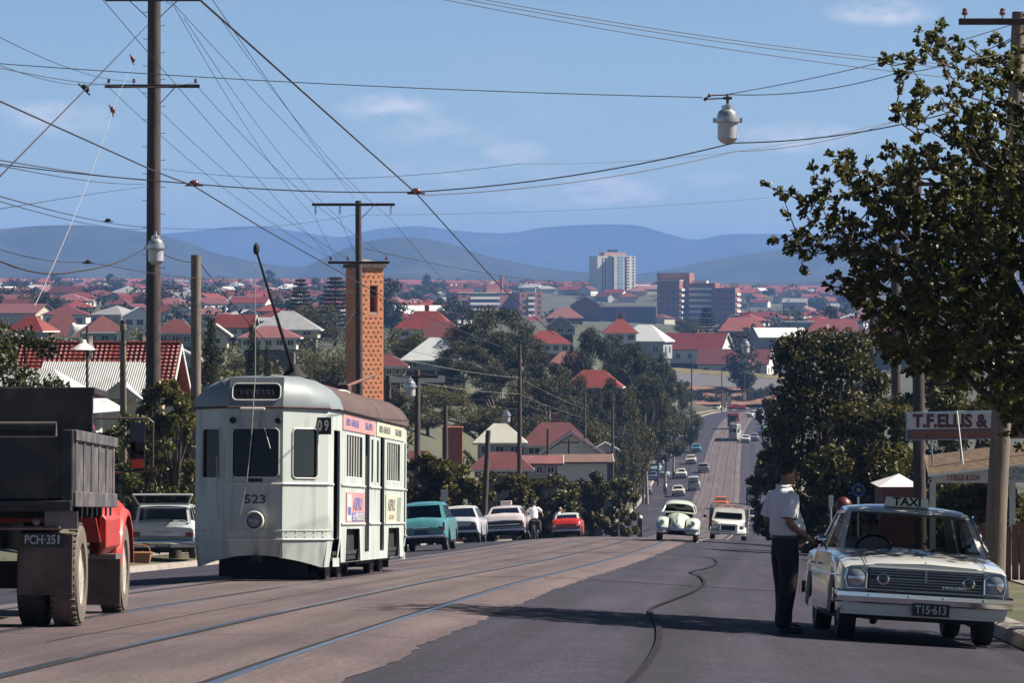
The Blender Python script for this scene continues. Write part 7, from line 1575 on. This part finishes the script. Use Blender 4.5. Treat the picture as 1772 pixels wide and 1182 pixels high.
# real tile courses on the near gabled roof, each lapping the one below
def courses(o, w, d, z, h, n, ov=.55):
    m = MB(); w2, d2 = w/2+ov, d/2+ov
    for s in (-1, 1):
        e, r = Vector((0, s*d2, z)), Vector((0, 0, z+h)); nv = Vector((0, s*h, d2)).normalized(); k = int(2*w2/.24)
        for i in range(n):
            a = e.lerp(r, i/n)+nv*.075; b = e.lerp(r, (i+1)/n)+nv*.012; c = e.lerp(r, i/n)-nv*.0; A, B, Cc = [], [], []
            for j in range(2*k+1): x = -w2+2*w2*j/(2*k); q = nv*(.028 if j % 2 else 0); A.append(a+q+Vector((x, 0, 0))); B.append(b+q+Vector((x, 0, 0))); Cc.append(c+Vector((x, 0, 0)))
            m.loft([Cc, A, B])
    m.tube([(-w2, 0, z+h+.05), (w2, 0, z+h+.05)], .10, 8); return m.build('roof_tiles', TILE, o, 0)
rf_ = [c for c in hA.children if c.name.split('.')[0] == 'roof'][0]; wA = [c for c in hA.children if c.name.split('.')[0] == 'wall'][0]; bb = [Vector(c) for c in rf_.bound_box]; zz = [v.z for v in bb]; hx, hy = max(v.x for v in bb), max(v.y for v in bb)
courses(hA, 2*hx-1.0, 2*hy-1.0, min(zz)+.16, max(zz)-min(zz)-.16, 14, .5)
# mid distance, left
for a in (('bright red hip roofed house with a white side bay at far left', 22, 88, 545, 610, 430, .8, .42, .2, dict(roof=RRED, wall_m=WGREY, rot=-20)), ('long dark red roofed house behind the twin floodlights', 66, 150, 540, 612, 470, .7, .6, .15, dict(roof=RDRED, wall_m=WGREEN, axis='x', rot=10)), ('big dark red hip roofed house right of the twin floodlights', 140, 214, 545, 614, 450, .9, .42, .2, dict(roof=RDRED, wall_m=WGREEN, rot=15, axis='y')), ('red hip roofed grey house right of the tallest pole', 274, 338, 552, 612, 420, .8, .4, .2, dict(roof=RDRED, wall_m=WGREY)), ('low grey gabled roof under the red house right of the tallest pole', 280, 345, 602, 640, 300, .8, .55, .1, dict(roof=RGREY, wall_m=WGREY, kind='gable', axis='y', wins=1)), ('cream roofed house beside the dark cypress', 352, 396, 560, 612, 390, 1., .4, .2, dict(roof=RCREAM, wall_m=WCREAM, kind='gable', axis='y', wins=1)), ('red gable roofed white house behind the trolley pole at left', 376, 442, 544, 590, 560, .6, .5, .15, dict(roof=RRED, wall_m=WWHITE, kind='gable', axis='x', rot=-10)), ('faded red roofed house on stumps behind the trolley pole', 416, 518, 564, 622, 400, .7, .34, .3, dict(roof=RPINK, wall_m=WWHITE, wins=5)), ('large grey pyramid roofed house under the norfolk pines', 440, 556, 538, 590, 540, .8, .62, .1, dict(roof=RGREY, wall_m=WCREAM)), ('flat grey roofed shed left of the grey pyramid roof', 436, 470, 549, 570, 580, .8, .3, .1, dict(roof=RGREY, wall_m=WGREY, kind='gable', axis='x')),
          ('sprawling house with two red hipped roofs right of the brick tower', 686, 790, 538, 600, 560, .6, .5, .2, dict(roof=RRED, wall_m=WWHITE, chim=True, rot=-8)), ('dark red roofed wing in front of the sprawling house', 722, 806, 556, 606, 500, .6, .55, .2, dict(roof=RDRED, wall_m=WWHITE, kind='hip')), ('white tin roofed house right of the brick tower', 704, 800, 584, 655, 420, .8, .55, .2, dict(roof=RWHITE, wall_m=WGREY, kind='hip', rot=-14)), ('low red roof at the right of the brick tower', 648, 700, 612, 660, 330, .8, .45, .1, dict(roof=RDRED, wall_m=WGREY)), ('red hip roofed white house between the gum trees', 905, 988, 572, 622, 560, .7, .45, .2, dict(roof=RRED, wall_m=WWHITE, wins=5)), ('dark roofed house before the pagoda roofed building', 944, 996, 546, 585, 640, .9, .5, .15, dict(roof=RDRED, wall_m=WGREY, kind='gable', axis='y')), ('bright red hipped roof behind the gum tree', 1044, 1102, 552, 605, 640, .8, .45, .2, dict(roof=RRED, wall_m=WWHITE, chim=True)), ('blue white tin roofed house on stumps left of the brick hospital wing', 1072, 1160, 562, 640, 760, .7, .36, .25, dict(roof=RWHITE, wall_m=WGREY, rot=-18, wins=3)), ('orange red roofed house among the dark gum trees', 978, 1076, 640, 705, 430, .6, .45, .1, dict(roof=RRED, wall_m=WBRICK, rot=-6)), ('pink roofed house hidden behind gum trees', 952, 1012, 608, 650, 500, .6, .5, .1, dict(roof=RPINK, wall_m=WWHITE)),
          ('large red gable roofed house above the upper street', 1146, 1264, 576, 640, 920, .6, .45, .18, dict(roof=RRED, wall_m=WWHITE, kind='gable', axis='x', rot=-22, chim=True, wins=5)), ('red roofed white house with gabled porch facing the upper street', 1208, 1338, 604, 660, 890, .55, .46, .12, dict(roof=RDRED, wall_m=WWHITE, kind='gable', axis='x', porch=(3.5, 4.2, 3, 2.2), wins=4, rot=-14)), ('red gabled house at the right end of the upper street', 1320, 1400, 610, 656, 900, .6, .5, .12, dict(roof=RDRED, wall_m=WWHITE, kind='gable', axis='y', wins=2)), ('white roofed house above the upper street at right', 1302, 1392, 567, 608, 990, .7, .4, .15, dict(roof=RWHITE, wall_m=WGREY, kind='gable', axis='x', rot=12, wins=3)), ('broad red roofed house behind the dark tree at right', 1236, 1330, 549, 596, 1080, .5, .5, .1, dict(roof=RRED, wall_m=WBRICK, rot=8)), ('long red roof left of the dense dark tree top', 1390, 1500, 552, 590, 1050, .4, .6, .1, dict(roof=RRED, wall_m=WBRICK)), ('red roofed house half hidden by the leaves at far right', 1490, 1570, 556, 600, 820, .6, .55, .1, dict(roof=RDRED, wall_m=WBRICK)),
          ('cream corrugated roofed house behind the street lantern pole', 824, 906, 733, 800, 330, .7, .48, .1, dict(roof=RCREAM, wall_m=WGREY, wins=3)), ('red roofed house with a lower gable beside the far road', 902, 1020, 731, 800, 345, .55, .55, .1, dict(roof=RDRED, wall_m=WGREY, kind='hip', chim=True)), ('front gable of the red roofed house by the far road', 938, 1040, 745, 810, 325, .5, .6, .1, dict(roof=RDRED, wall_m=WWHITE, kind='gable', axis='y', wins=2)), ('low red roofed building above the street trees', 818, 916, 782, 830, 265, .5, .6, .1, dict(roof=RDRED, wall_m=WBRICK)), ('pinkish flat roofed building behind the dark posts', 902, 965, 788, 832, 275, .6, .3, .1, dict(roof=RPINK, wall_m=WGREY, kind='gable', axis='x')), ('long white walled shed with brown roof at the far left kerb', 955, 1052, 786, 835, 300, .5, .25, .05, dict(roof=RBROWN, wall_m=WWHITE, kind='gable', axis='x', wins=0, rot=4)), ('low red roof behind the tram and the street trees', 690, 760, 780, 826, 240, .5, .6, .1, dict(roof=RDRED, wall_m=WBRICK)), ('white cottage among the bushes by the far left kerb', 1030, 1066, 765, 800, 360, .8, .4, .1, dict(roof=RWHITE, wall_m=WWHITE, kind='gable', axis='y', wins=1))):
    house_at(*a[:8], a[8], **a[9])
ck = thing('brick_chimney_block', 'squat red brick block above the street trees right of the tram', 'building', G(783, 225)); h = P(0, 742, 225).z-ck.location.z
BRK = M('red_brick', (.42, .15, .09), .85, var=.2, scale=8); MB().bx(-.65, .65, -.65, .65, -1, h).build('wall', BRK, ck, 0); MB().bx(-.7, .7, -.7, .7, h, h+.12).build('coping', BRK, ck, 0)
hd = thing('hoarding', 'cream hoarding panels at the bend of the far road', 'hoarding', G(1257, 812)); 
for i, x in enumerate((-1.0, .2)): MB().bx(x, x+.95, -.05, .05, .3, 3.1).build('panel', M('hoarding_cream', (.70, .66, .5), .6), hd, 0)
MB().bx(-.9, -.8, .05, .15, -.3, 3).bx(.9, 1, .05, .15, -.3, 3).build('post', POLE, hd, 0)
# ---- brick tower with projecting headers
tw = thing('brick_tower', 'slim orange brick tower with a patterned face and an opening near the top', 'tower'); Yt = 196.; s = F/Yt
g = G(632, Yt); zt = P(0, 464, Yt).z; H_ = zt-g.z
BR2 = M('orange_brick', (.66, .25, .125), .85, var=.14, scale=5, bump=.3, bscale=8); nt = BR2.node_tree; b_, src = base_out(BR2); tc = [n for n in nt.nodes if n.type == 'TEX_COORD'][0]; sx2 = nt.nodes.new('ShaderNodeSeparateXYZ'); nt.links.new(tc.outputs['Object'], sx2.inputs[0])
ad2 = nt.nodes.new('ShaderNodeMath'); nt.links.new(sx2.outputs[0], ad2.inputs[0]); nt.links.new(sx2.outputs[1], ad2.inputs[1]); cb2 = nt.nodes.new('ShaderNodeCombineXYZ'); nt.links.new(ad2.outputs[0], cb2.inputs[0]); nt.links.new(sx2.outputs[2], cb2.inputs[1])
bt2 = nt.nodes.new('ShaderNodeTexBrick'); bt2.inputs['Scale'].default_value = 1; bt2.inputs['Brick Width'].default_value = .25; bt2.inputs['Row Height'].default_value = .09; bt2.inputs['Mortar Size'].default_value = .012; bt2.inputs['Color1'].default_value = (1.15, 1.1, 1.05, 1); bt2.inputs['Color2'].default_value = (.82, .82, .84, 1); bt2.inputs['Mortar'].default_value = (.8, 1.1, 1.3, 1); nt.links.new(cb2.outputs[0], bt2.inputs['Vector'])
ml2 = nt.nodes.new('ShaderNodeMix'); ml2.data_type = 'RGBA'; ml2.blend_type = 'MULTIPLY'; ml2.inputs['Factor'].default_value = 1; nt.links.new(src, ml2.inputs['A']); nt.links.new(bt2.outputs['Color'], ml2.inputs['B']); nt.links.new(ml2.outputs['Result'], b_.inputs['Base Color'])
place(tw, G(645, Yt), (.10, 1, 0)); tw.rotation_euler = (0, 0, R(32)); tw.location = G(631, Yt)
b = MB(); wl = .78; b.bx(-wl, wl, -wl, -wl+.25, -1, H_-2.6); b.bx(-wl, -.1, -wl, -wl+.25, H_-2.6, H_-1.0); b.bx(.40, wl, -wl, -wl+.25, H_-2.6, H_-1.0); b.bx(-wl, wl, -wl, -wl+.25, H_-1.0, H_); b.bx(-wl, -wl+.25, -wl+.25, wl, -1, H_); b.bx(wl-.25, wl, -wl+.25, wl, -1, H_); b.bx(-wl+.25, wl-.25, wl-.25, wl, -1, H_)
hdn = b; k = 0; z = .2
while z < H_-.3:
    for i in range(5):
        x = -wl+.16+.32*i+(.16 if k % 2 else 0)
        if x < wl-.1 and not (H_-2.7 < z < H_-.9 and -.25 < x < .6): hdn.bx(x-.05, x+.05, -wl-.032, -wl, z-.035, z+.035)
    k += 1; z += .26
hdn.build('wall', BR2, tw, 0); MB().bx(-wl-.12, wl+.12, -wl-.12, wl+.12, H_, H_+.22).build('coping', M('coping_dark', (.10, .07, .06), .8), tw, 0); MB().add([(-wl-.12, -wl-.12, H_+.22), (wl+.12, -wl-.12, H_+.22), (wl+.12, wl+.12, H_+.22), (-wl-.12, wl+.12, H_+.22), (0, 0, H_+.5)], [(0, 1, 4), (1, 2, 4), (2, 3, 4), (3, 0, 4)]).build('roof', M('tower_cap', (.28, .25, .22), .8), tw, 0); MB().bx(-.1, .45, -wl+.02, -wl+.1, H_-2.6, H_-2.5).build('sill', M('coping_pale', (.45, .40, .36)), tw, 0)
MB().lathe([(.05, .3), (.12, .22), (.2, 0), (.24, -.05), (.02, -.05)], 14, (.18, -wl+.35, H_-1.5)).build('bell', M('bell_bronze', (.15, .10, .06), .4, .8), tw)
fz = thing('picket_fence', 'white post fence along the upper street below the houses', 'fence'); m = MB()
for u in range(1152, 1262, 9): p = P(u, 635+.16*(u-1152), 872); p.z = groundz(p.x, 872); m.bx(p.x-.12, p.x+.12, 872, 872.2, p.z-.3, p.z+1.3)
m.build('post', white, fz, 0)
# red earth cutting and upper street
EARTH = M('red_earth', (.24, .12, .08), .95, var=.45, scale=.25, bump=1., bscale=.8, stain=((.16, .13, .06), .15, .52, .8)); m = MB(); ub = []
for u in frange(1120, 1420, 12):
    row = []
    for Y, v in ((824, 700), (838, 690), (846, 676+.02*(u-1120)), (852, 667+.04*(u-1120)), (858, 664+.05*(u-1120))):
        p = P(u, v, Y); p.z += .5*mnoise.noise((p.x*.25, Y*.2, 3))+.15*mnoise.noise((p.x, Y, 1)); row.append(p)
    ub.append(row)
m.loft(ub).build('cutting', EARTH, smooth=60)['kind'] = 'structure'
st = MB().loft([[P(u, 663+.05*(u-1120), 859), P(u, 641+.07*(u-1120), 872)] for u in frange(1090, 1480, 13)]).build('upper_street', M('street_grey', (.13, .12, .135), .85, var=.12), smooth=0); st['kind'] = 'structure'
vg = MB().loft([[P(u, 640.5+.07*(u-1120), 872.2), P(u, 633+.07*(u-1120), 878)] for u in frange(1090, 1480, 13)]).build('upper_verge', M('verge_tan', (.15, .125, .06), .95, var=.4, scale=.4), smooth=0); vg['kind'] = 'structure'
# ------------------------------------------------------------------ hospital, tower block and far suburb
BPK = M('far_brick', (.36, .15, .115), .85, var=.08, scale=.3); CONC = M('far_concrete', (.70, .67, .62), .7, var=.05, scale=.3); WDK = M('far_window', (.06, .07, .09), .3)
def block(o, name, x0, x1, y0, y1, z0, z1, mat): return MB().bx(x0, x1, y0, y1, z0, z1).build(name, mat, o, 0)
def floors(o, x0, x1, y, z0, z1, n, balc=True):
    h = (z1-z0)/n
    for i in range(n):
        block(o, 'balcony_front', x0, x1, y-.9, y-.02, z0+i*h+.1, z0+i*h+1.35, CONC); block(o, 'window_band', x0, x1, y-.06, y-.01, z0+i*h+1.4, z0+(i+1)*h-.2, WDK)
def winrow(o, x0, x1, y, z0, z1, nx, nz, side=None):
    dx, dz = (x1-x0)/nx, (z1-z0)/nz; me = MB().box((0, 0, 0), (dx*.56, .04, dz*.5)).mesh('window', WDK, 0)
    for i in range(nx):
        for j in range(nz): obj_of('window', me, o).location = (x0+dx*(i+.5), y-.03, z0+dz*(j+.5))
Yh = 1900.; q = Yh/F
hl_ = thing('hospital_wing', 'orange brick hospital wing with white balcony bands behind the tallest gum tree', 'building'); p = P(858, 575, Yh); hl_.location = p; hl_.rotation_euler = (0, 0, R(27)); z1 = (575-506)*q
block(hl_, 'wall', -23, 23, 0, 15, -8, z1, BPK); block(hl_, 'stair_block', 10, 24, -9, 0, -8, z1+.2, BPK); floors(hl_, -16, 2, 0, z1-16.5, z1-.6, 5); floors(hl_, 15, 19, -9, z1-16.5, z1-.6, 5); winrow(hl_, -22, -17, 0, z1-16, z1-.5, 1, 5); winrow(hl_, 20.5, 23.5, -9, z1-16, z1-.5, 1, 5); winrow(hl_, 11, 13.5, -9, z1-16, z1-.5, 1, 5)
block(hl_, 'roof_plant', -4, 4, 3, 9, z1, z1+3.8, BPK); block(hl_, 'roof_slab', -23.4, 23.4, -.4, 15.4, z1-.35, z1+.02, CONC); ch = MB().lathe([(.95, 0), (.9, 9), (.8, 9.1)], 12, (6.5, 6, z1)).build('chimney', BPK, hl_)
hr = thing('hospital_wing', 'tall stepped brick hospital wing with shaded front right of the tower block', 'building'); hr.location = P(1200, 590, Yh); hr.rotation_euler = (0, 0, R(-16)); T = lambda v: (590-v)*q
block(hr, 'tall_block', -21.5, -3.2, 4, 16, -8, T(472), BPK); block(hr, 'wall', -3.2, 11.5, 3, 15, -8, T(490), BPK); block(hr, 'end_block', 11.5, 23, 2, 14, -8, T(498), BPK); block(hr, 'front_block', -19, -6.5, -6, 4, -8, T(486), BPK); floors(hr, -3, 9.5, 3, T(572), T(492), 8); winrow(hr, 12, 22.5, 2, T(572), T(500), 3, 7); winrow(hr, -18, -8, -6, T(572), T(489), 3, 8)
block(hr, 'roof_plant', -2, 6, 6, 11, T(490), T(485.5), CONC); block(hr, 'roof_slab', -19.3, -6.2, -6.3, 4.3, T(486), T(486)+.5, CONC)
for i in range(8): block(hr, 'balcony_front', -6.4, -5.2, -5.6, 3.6, T(572)+i*3.1, T(572)+i*3.1+1.3, CONC); 
for i in range(7): block(hr, 'balcony_front', 23.05, 23.8, 3, 13, T(570)+i*3.1, T(570)+i*3.1+1.3, CONC)
hm = thing('hospital_annexe', 'long low dark building between the hospital wings', 'building'); hm.location = P(1075, 575, 1800); q2 = 1800/F; block(hm, 'wall', -18, 18, 0, 12, -8, (575-532)*q2, M('annexe_dark', (.16, .11, .12), .85)); block(hm, 'roof', -18.4, 18.4, -.3, 12.4, (575-532)*q2, (575-530.5)*q2, RGREY); block(hm, 'lift_tower', -3, 2.5, -3, 0, -8, (575-538)*q2, BPK); winrow(hm, -17, 17, 0, 2, 11, 14, 3)
mb_ = thing('shopping_building', 'long flat roofed pale building right of the hospital', 'building'); mb_.location = P(1370, 565, 1600); q3 = 1600/F; block(mb_, 'wall', -28, 30, 0, 20, -8, (565-548)*q3, M('annexe_grey', (.30, .30, .33), .8)); block(mb_, 'roof', -28.5, 30.5, -.5, 20.5, (565-548)*q3, (565-545)*q3, RGREY)
wr = thing('flat_roofed_shed', 'shed with bright white roof edge right of the hospital', 'building'); wr.location = P(1410, 575, 1150); block(wr, 'wall', -10, 10, 0, 12, -6, 3.0, M('annexe_grey', (.3, .3, .33))); block(wr, 'roof', -10.5, 11, -.5, 12.5, 3.0, 3.6, RWHITE)
# white tower block with stripes
Yw = 2300.; qw = Yw/F; tb2 = thing('tower_block', 'white striped apartment tower standing alone on the skyline', 'building'); tb2.location = P(1067, 500, Yw); tb2.rotation_euler = (0, 0, R(24)); zt = (500-443)*qw; CW = M('tower_white', (.82, .80, .74), .6, var=.04, scale=.2); CBL = M('tower_blue_panel', (.35, .48, .60), .4)
block(tb2, 'wall', -14, -5.5, 0, 13, -12, zt, CW); block(tb2, 'wall', 6, 14, 0, 13, -12, zt, CW); block(tb2, 'stair_block', -5.5, 6, -3.5, 12, -12, zt+.3, CONC); block(tb2, 'roof_plant', -8, 8, 2, 10, zt, zt+2.6, M('roof_pink', (.5, .3, .27), .8)); block(tb2, 'lift_house', -3, 3, 4, 8, zt+2.6, zt+4.2, WDK)
winrow(tb2, -1.5, 3.5, -3.5, 0, zt, 2, 10); block(tb2, 'blue_strip', -.6, 2.4, -3.62, -3.56, 0, zt, CBL); winrow(tb2, 7, 10, 0, 0, zt, 1, 11); winrow(tb2, 11, 13.5, 0, 0, zt, 1, 11)
for x in (-10.6, -8.6): block(tb2, 'window_strip', x, x+.7, -.08, -.02, -4, zt-1, WDK)
block(tb2, 'window_strip', -5.4, -3.6, -3.58, -3.52, -4, zt-.5, WDK); block(tb2, 'window_strip', 4.4, 5.8, -3.58, -3.52, -4, zt-.5, WDK)
# pagoda roofed building and red roofed institutions before the hospital
house_at('building with tiered red roof between the gum trees and the hospital', 944, 1010, 532, 572, 1200, .7, .45, .05, roof=RPINK, wall_m=WBRICK, wins=3); house_at('orange brick gable ended building below the tower block', 985, 1040, 512, 548, 1700, .5, .45, .05, roof=RPINK, wall_m=WBRICK, kind='gable', axis='y', wins=1); house_at('red roofed brick building left of the hospital annexe', 900, 945, 548, 575, 1250, .6, .5, .05, roof=RRED, wall_m=WBRICK, wins=2)
# ---- the far suburb: individual small houses, walls and roofs shared by copies
rnd = random.Random(17); protos = []
for w, d, k, ax in ((13, 10, 'hip', 'x'), (11, 11, 'hip', 'x'), (15, 9, 'gable', 'x'), (9, 13, 'gable', 'y')):
    wm = MB().bx(-w/2, w/2, -d/2, d/2, -2, 3.6); 
    if k == 'gable' and ax == 'y': wm.prism([(-w/2, -d/2, 3.6), (w/2, -d/2, 3.6), (0, -d/2, 5.8)], (0, d, 0))
    if k == 'gable' and ax == 'x': wm.prism([(-w/2, -d/2, 3.6), (-w/2, d/2, 3.6), (-w/2, 0, 5.8)], (w, 0, 0))
    r = MB(); roof_mesh(r, w, d, 3.6, 2.5, k, .6, ax); wn = MB()
    for i in range(3): wn.bx(-w/2+w*(i+.5)/3-.9, -w/2+w*(i+.5)/3+.9, -d/2-.06, -d/2-.01, 1.4, 2.8)
    protos.append((wm.mesh('wall', WWHITE, 0), r.mesh('roof', RRED, 0), (MB().bx(-.9, .9, -d/2-.06, -d/2-.01, 1.4, 2.8).mesh('window', WIN, 0), [-w/2+w*(i+.5)/3 for i in range(3)])))
roofs = [(RRED, 'red'), (RDRED, 'dark red'), (RDRED, 'dark red'), (RRED, 'red'), (RPINK, 'faded red'), (RWHITE, 'white'), (RGREY, 'grey'), (RRED, 'red'), (RPINK, 'faded red')]; walls = [(WWHITE, 'white'), (WWHITE, 'white'), (WCREAM, 'cream'), (WGREY, 'grey')]
cnt = 0; used = []
zones = [(-10, 255, 'left of the tallest pole'), (275, 335, 'between the two left poles'), (345, 600, 'behind the trolley pole'), (665, 790, 'right of the brick tower'), (785, 1030, 'above the hospital roof'), (1035, 1150, 'below the white tower block'), (1275, 1500, 'right of the hospital')]
rows_ = [(900, 3), (1000, 3), (1120, 4), (1280, 4), (1450, 5), (1650, 5), (1900, 6), (2200, 7), (2600, 8)]
def free(u, w, Y): return all(abs(u-a) > (w+b)*.40 or abs(Y-c) > 30 for a, b, c in used)
tries = 0
for Y, dens in rows_:
    wpx = 13/Y*F
    for z0, z1, zl in zones:
        if z0 > 780 and Y < (1900 if z0 == 1035 else 1150): continue
        if z0 == 665 and Y < 950: continue
        if z0 == 785 and Y < 2100: continue
        n = max(1, int((z1-z0)/wpx*2.0))
        for i in range(n):
            if cnt >= 298: break
            u = lerp(z0, z1, (i+rnd.uniform(.15, .85))/n); y = Y*rnd.uniform(.955, 1.045)
            if not free(u, wpx, y): continue
            if 600 < u < 690 and y < 900: continue
            used.append((u, wpx, y)); pr = protos[rnd.randrange(4)]; rf, rn = rnd.choice(roofs); wl_, wn_ = rnd.choice(walls); o = thing('house', '', 'house', G(u, y), 'small houses of the far suburb'); o.rotation_euler = (0, 0, R(rnd.choice((-28, -15, 0, 12, 25, 60))+rnd.uniform(-6, 6))); k = rnd.uniform(.72, 1.0); o.scale = (k, k, k*rnd.uniform(.9, 1.1))
            far = 'nearer rows' if y < 1000 else 'middle rows' if y < 1700 else 'last rows'
            o['label'] = f'small {rn} roofed {wn_} house, {far}, {zl}'
            a = obj_of('wall', pr[0], o); b = obj_of('roof', pr[1], o)
            for ob, mt in ((a, wl_), (b, rf)): ob.material_slots[0].link = 'OBJECT'; ob.material_slots[0].material = mt
            if y < 1300:
                for x in pr[2][1]: obj_of('window', pr[2][0], o).location = (x, 0, 0)
            cnt += 1
# trees among the houses
tc_ = 0
for Y, dens in rows_:
    for z0, z1, zl in zones[:4]+zones[6:]:
        n = int((z1-z0)/(9/Y*F)*.40)+1
        for i in range(n):
            if tc_ >= 285: break
            u = rnd.uniform(z0, z1); y = Y*rnd.uniform(.93, 1.0)
            if not free(u, 20, y): continue
            s = rnd.uniform(.8, 1.5); tree('far_tall' if rnd.random() < .3 else 'far', f"dark {'tall ' if False else ''}tree among the small houses {zl}", G(u, y), s, 'trees among the small houses of the far suburb'); tc_ += 1
# belts of far woodland that read as one mass
C, Rd = [], []
for i in range(950):
    y = 900+2900*rnd.random()**1.2; u = rnd.uniform(-150, 1900)
    if 1040 < u < 1110 and y < 2350: continue
    if (775 < u < 945 or 960 < u < 1285) and y < 1950: continue
    p = G(u, y); r = rnd.uniform(2.2, 4.6)*(1+.3*(y > 2500)); C.append((p.x, p.y, p.z+r*.7)); Rd.append((r*1.3, r*1.3, r*.95))
fw = obj_of('far_woodland', leaf_mesh('far_woodland', LF, C, Rd, 100000, 1.5, 77)); fw['kind'] = 'stuff'
C, Rd = [], []
for i in range(420):                        # scrub that fills the valley floor between the houses
    y = rnd.uniform(230, 900); u = rnd.uniform(-100, 1120) if rnd.random() < .8 else rnd.uniform(1400, 1900); p = G(u, y)
    if abs(p.x-xc(min(y, 830))) < 17: continue
    r = rnd.uniform(.8, 2.0); C.append((p.x, p.y, p.z+r*.5)); Rd.append((r*1.4, r*1.4, r))
sc = obj_of('undergrowth', leaf_mesh('undergrowth', LD, C, Rd, 90000, .42, 78)); sc['kind'] = 'stuff'
# tiny pale houses massed on the lower slopes
m = MB(); rr = random.Random(4)
for i in range(900):
    u = rr.choice((rr.uniform(60, 340), rr.uniform(-20, 700), rr.uniform(600, 1500))); y = rr.uniform(2700, 4300); p = G(u, y); p.z += rr.uniform(0, 3); w = rr.uniform(7, 13); m.bx(p.x-w/2, p.x+w/2, p.y-4, p.y+4, p.z-4, p.z+4.5)
m.build('far_houses', M('far_house_pale', (.6, .52, .48), .8, var=.3, scale=.05), smooth=0)['kind'] = 'stuff'
m = MB()
for i in range(700):
    u = rr.uniform(-20, 1500); y = rr.uniform(2600, 4000); p = G(u, y); w = rr.uniform(8, 14); m.prism([(p.x-w/2, p.y-5, p.z+4), (p.x+w/2, p.y-5, p.z+4), (p.x+w/4, p.y, p.z+7.5), (p.x-w/4, p.y, p.z+7.5)], (0, 6, 0))
m.build('far_roofs', M('far_roof_red', (.30, .09, .08), .8, var=.3, scale=.05), smooth=0)['kind'] = 'stuff'
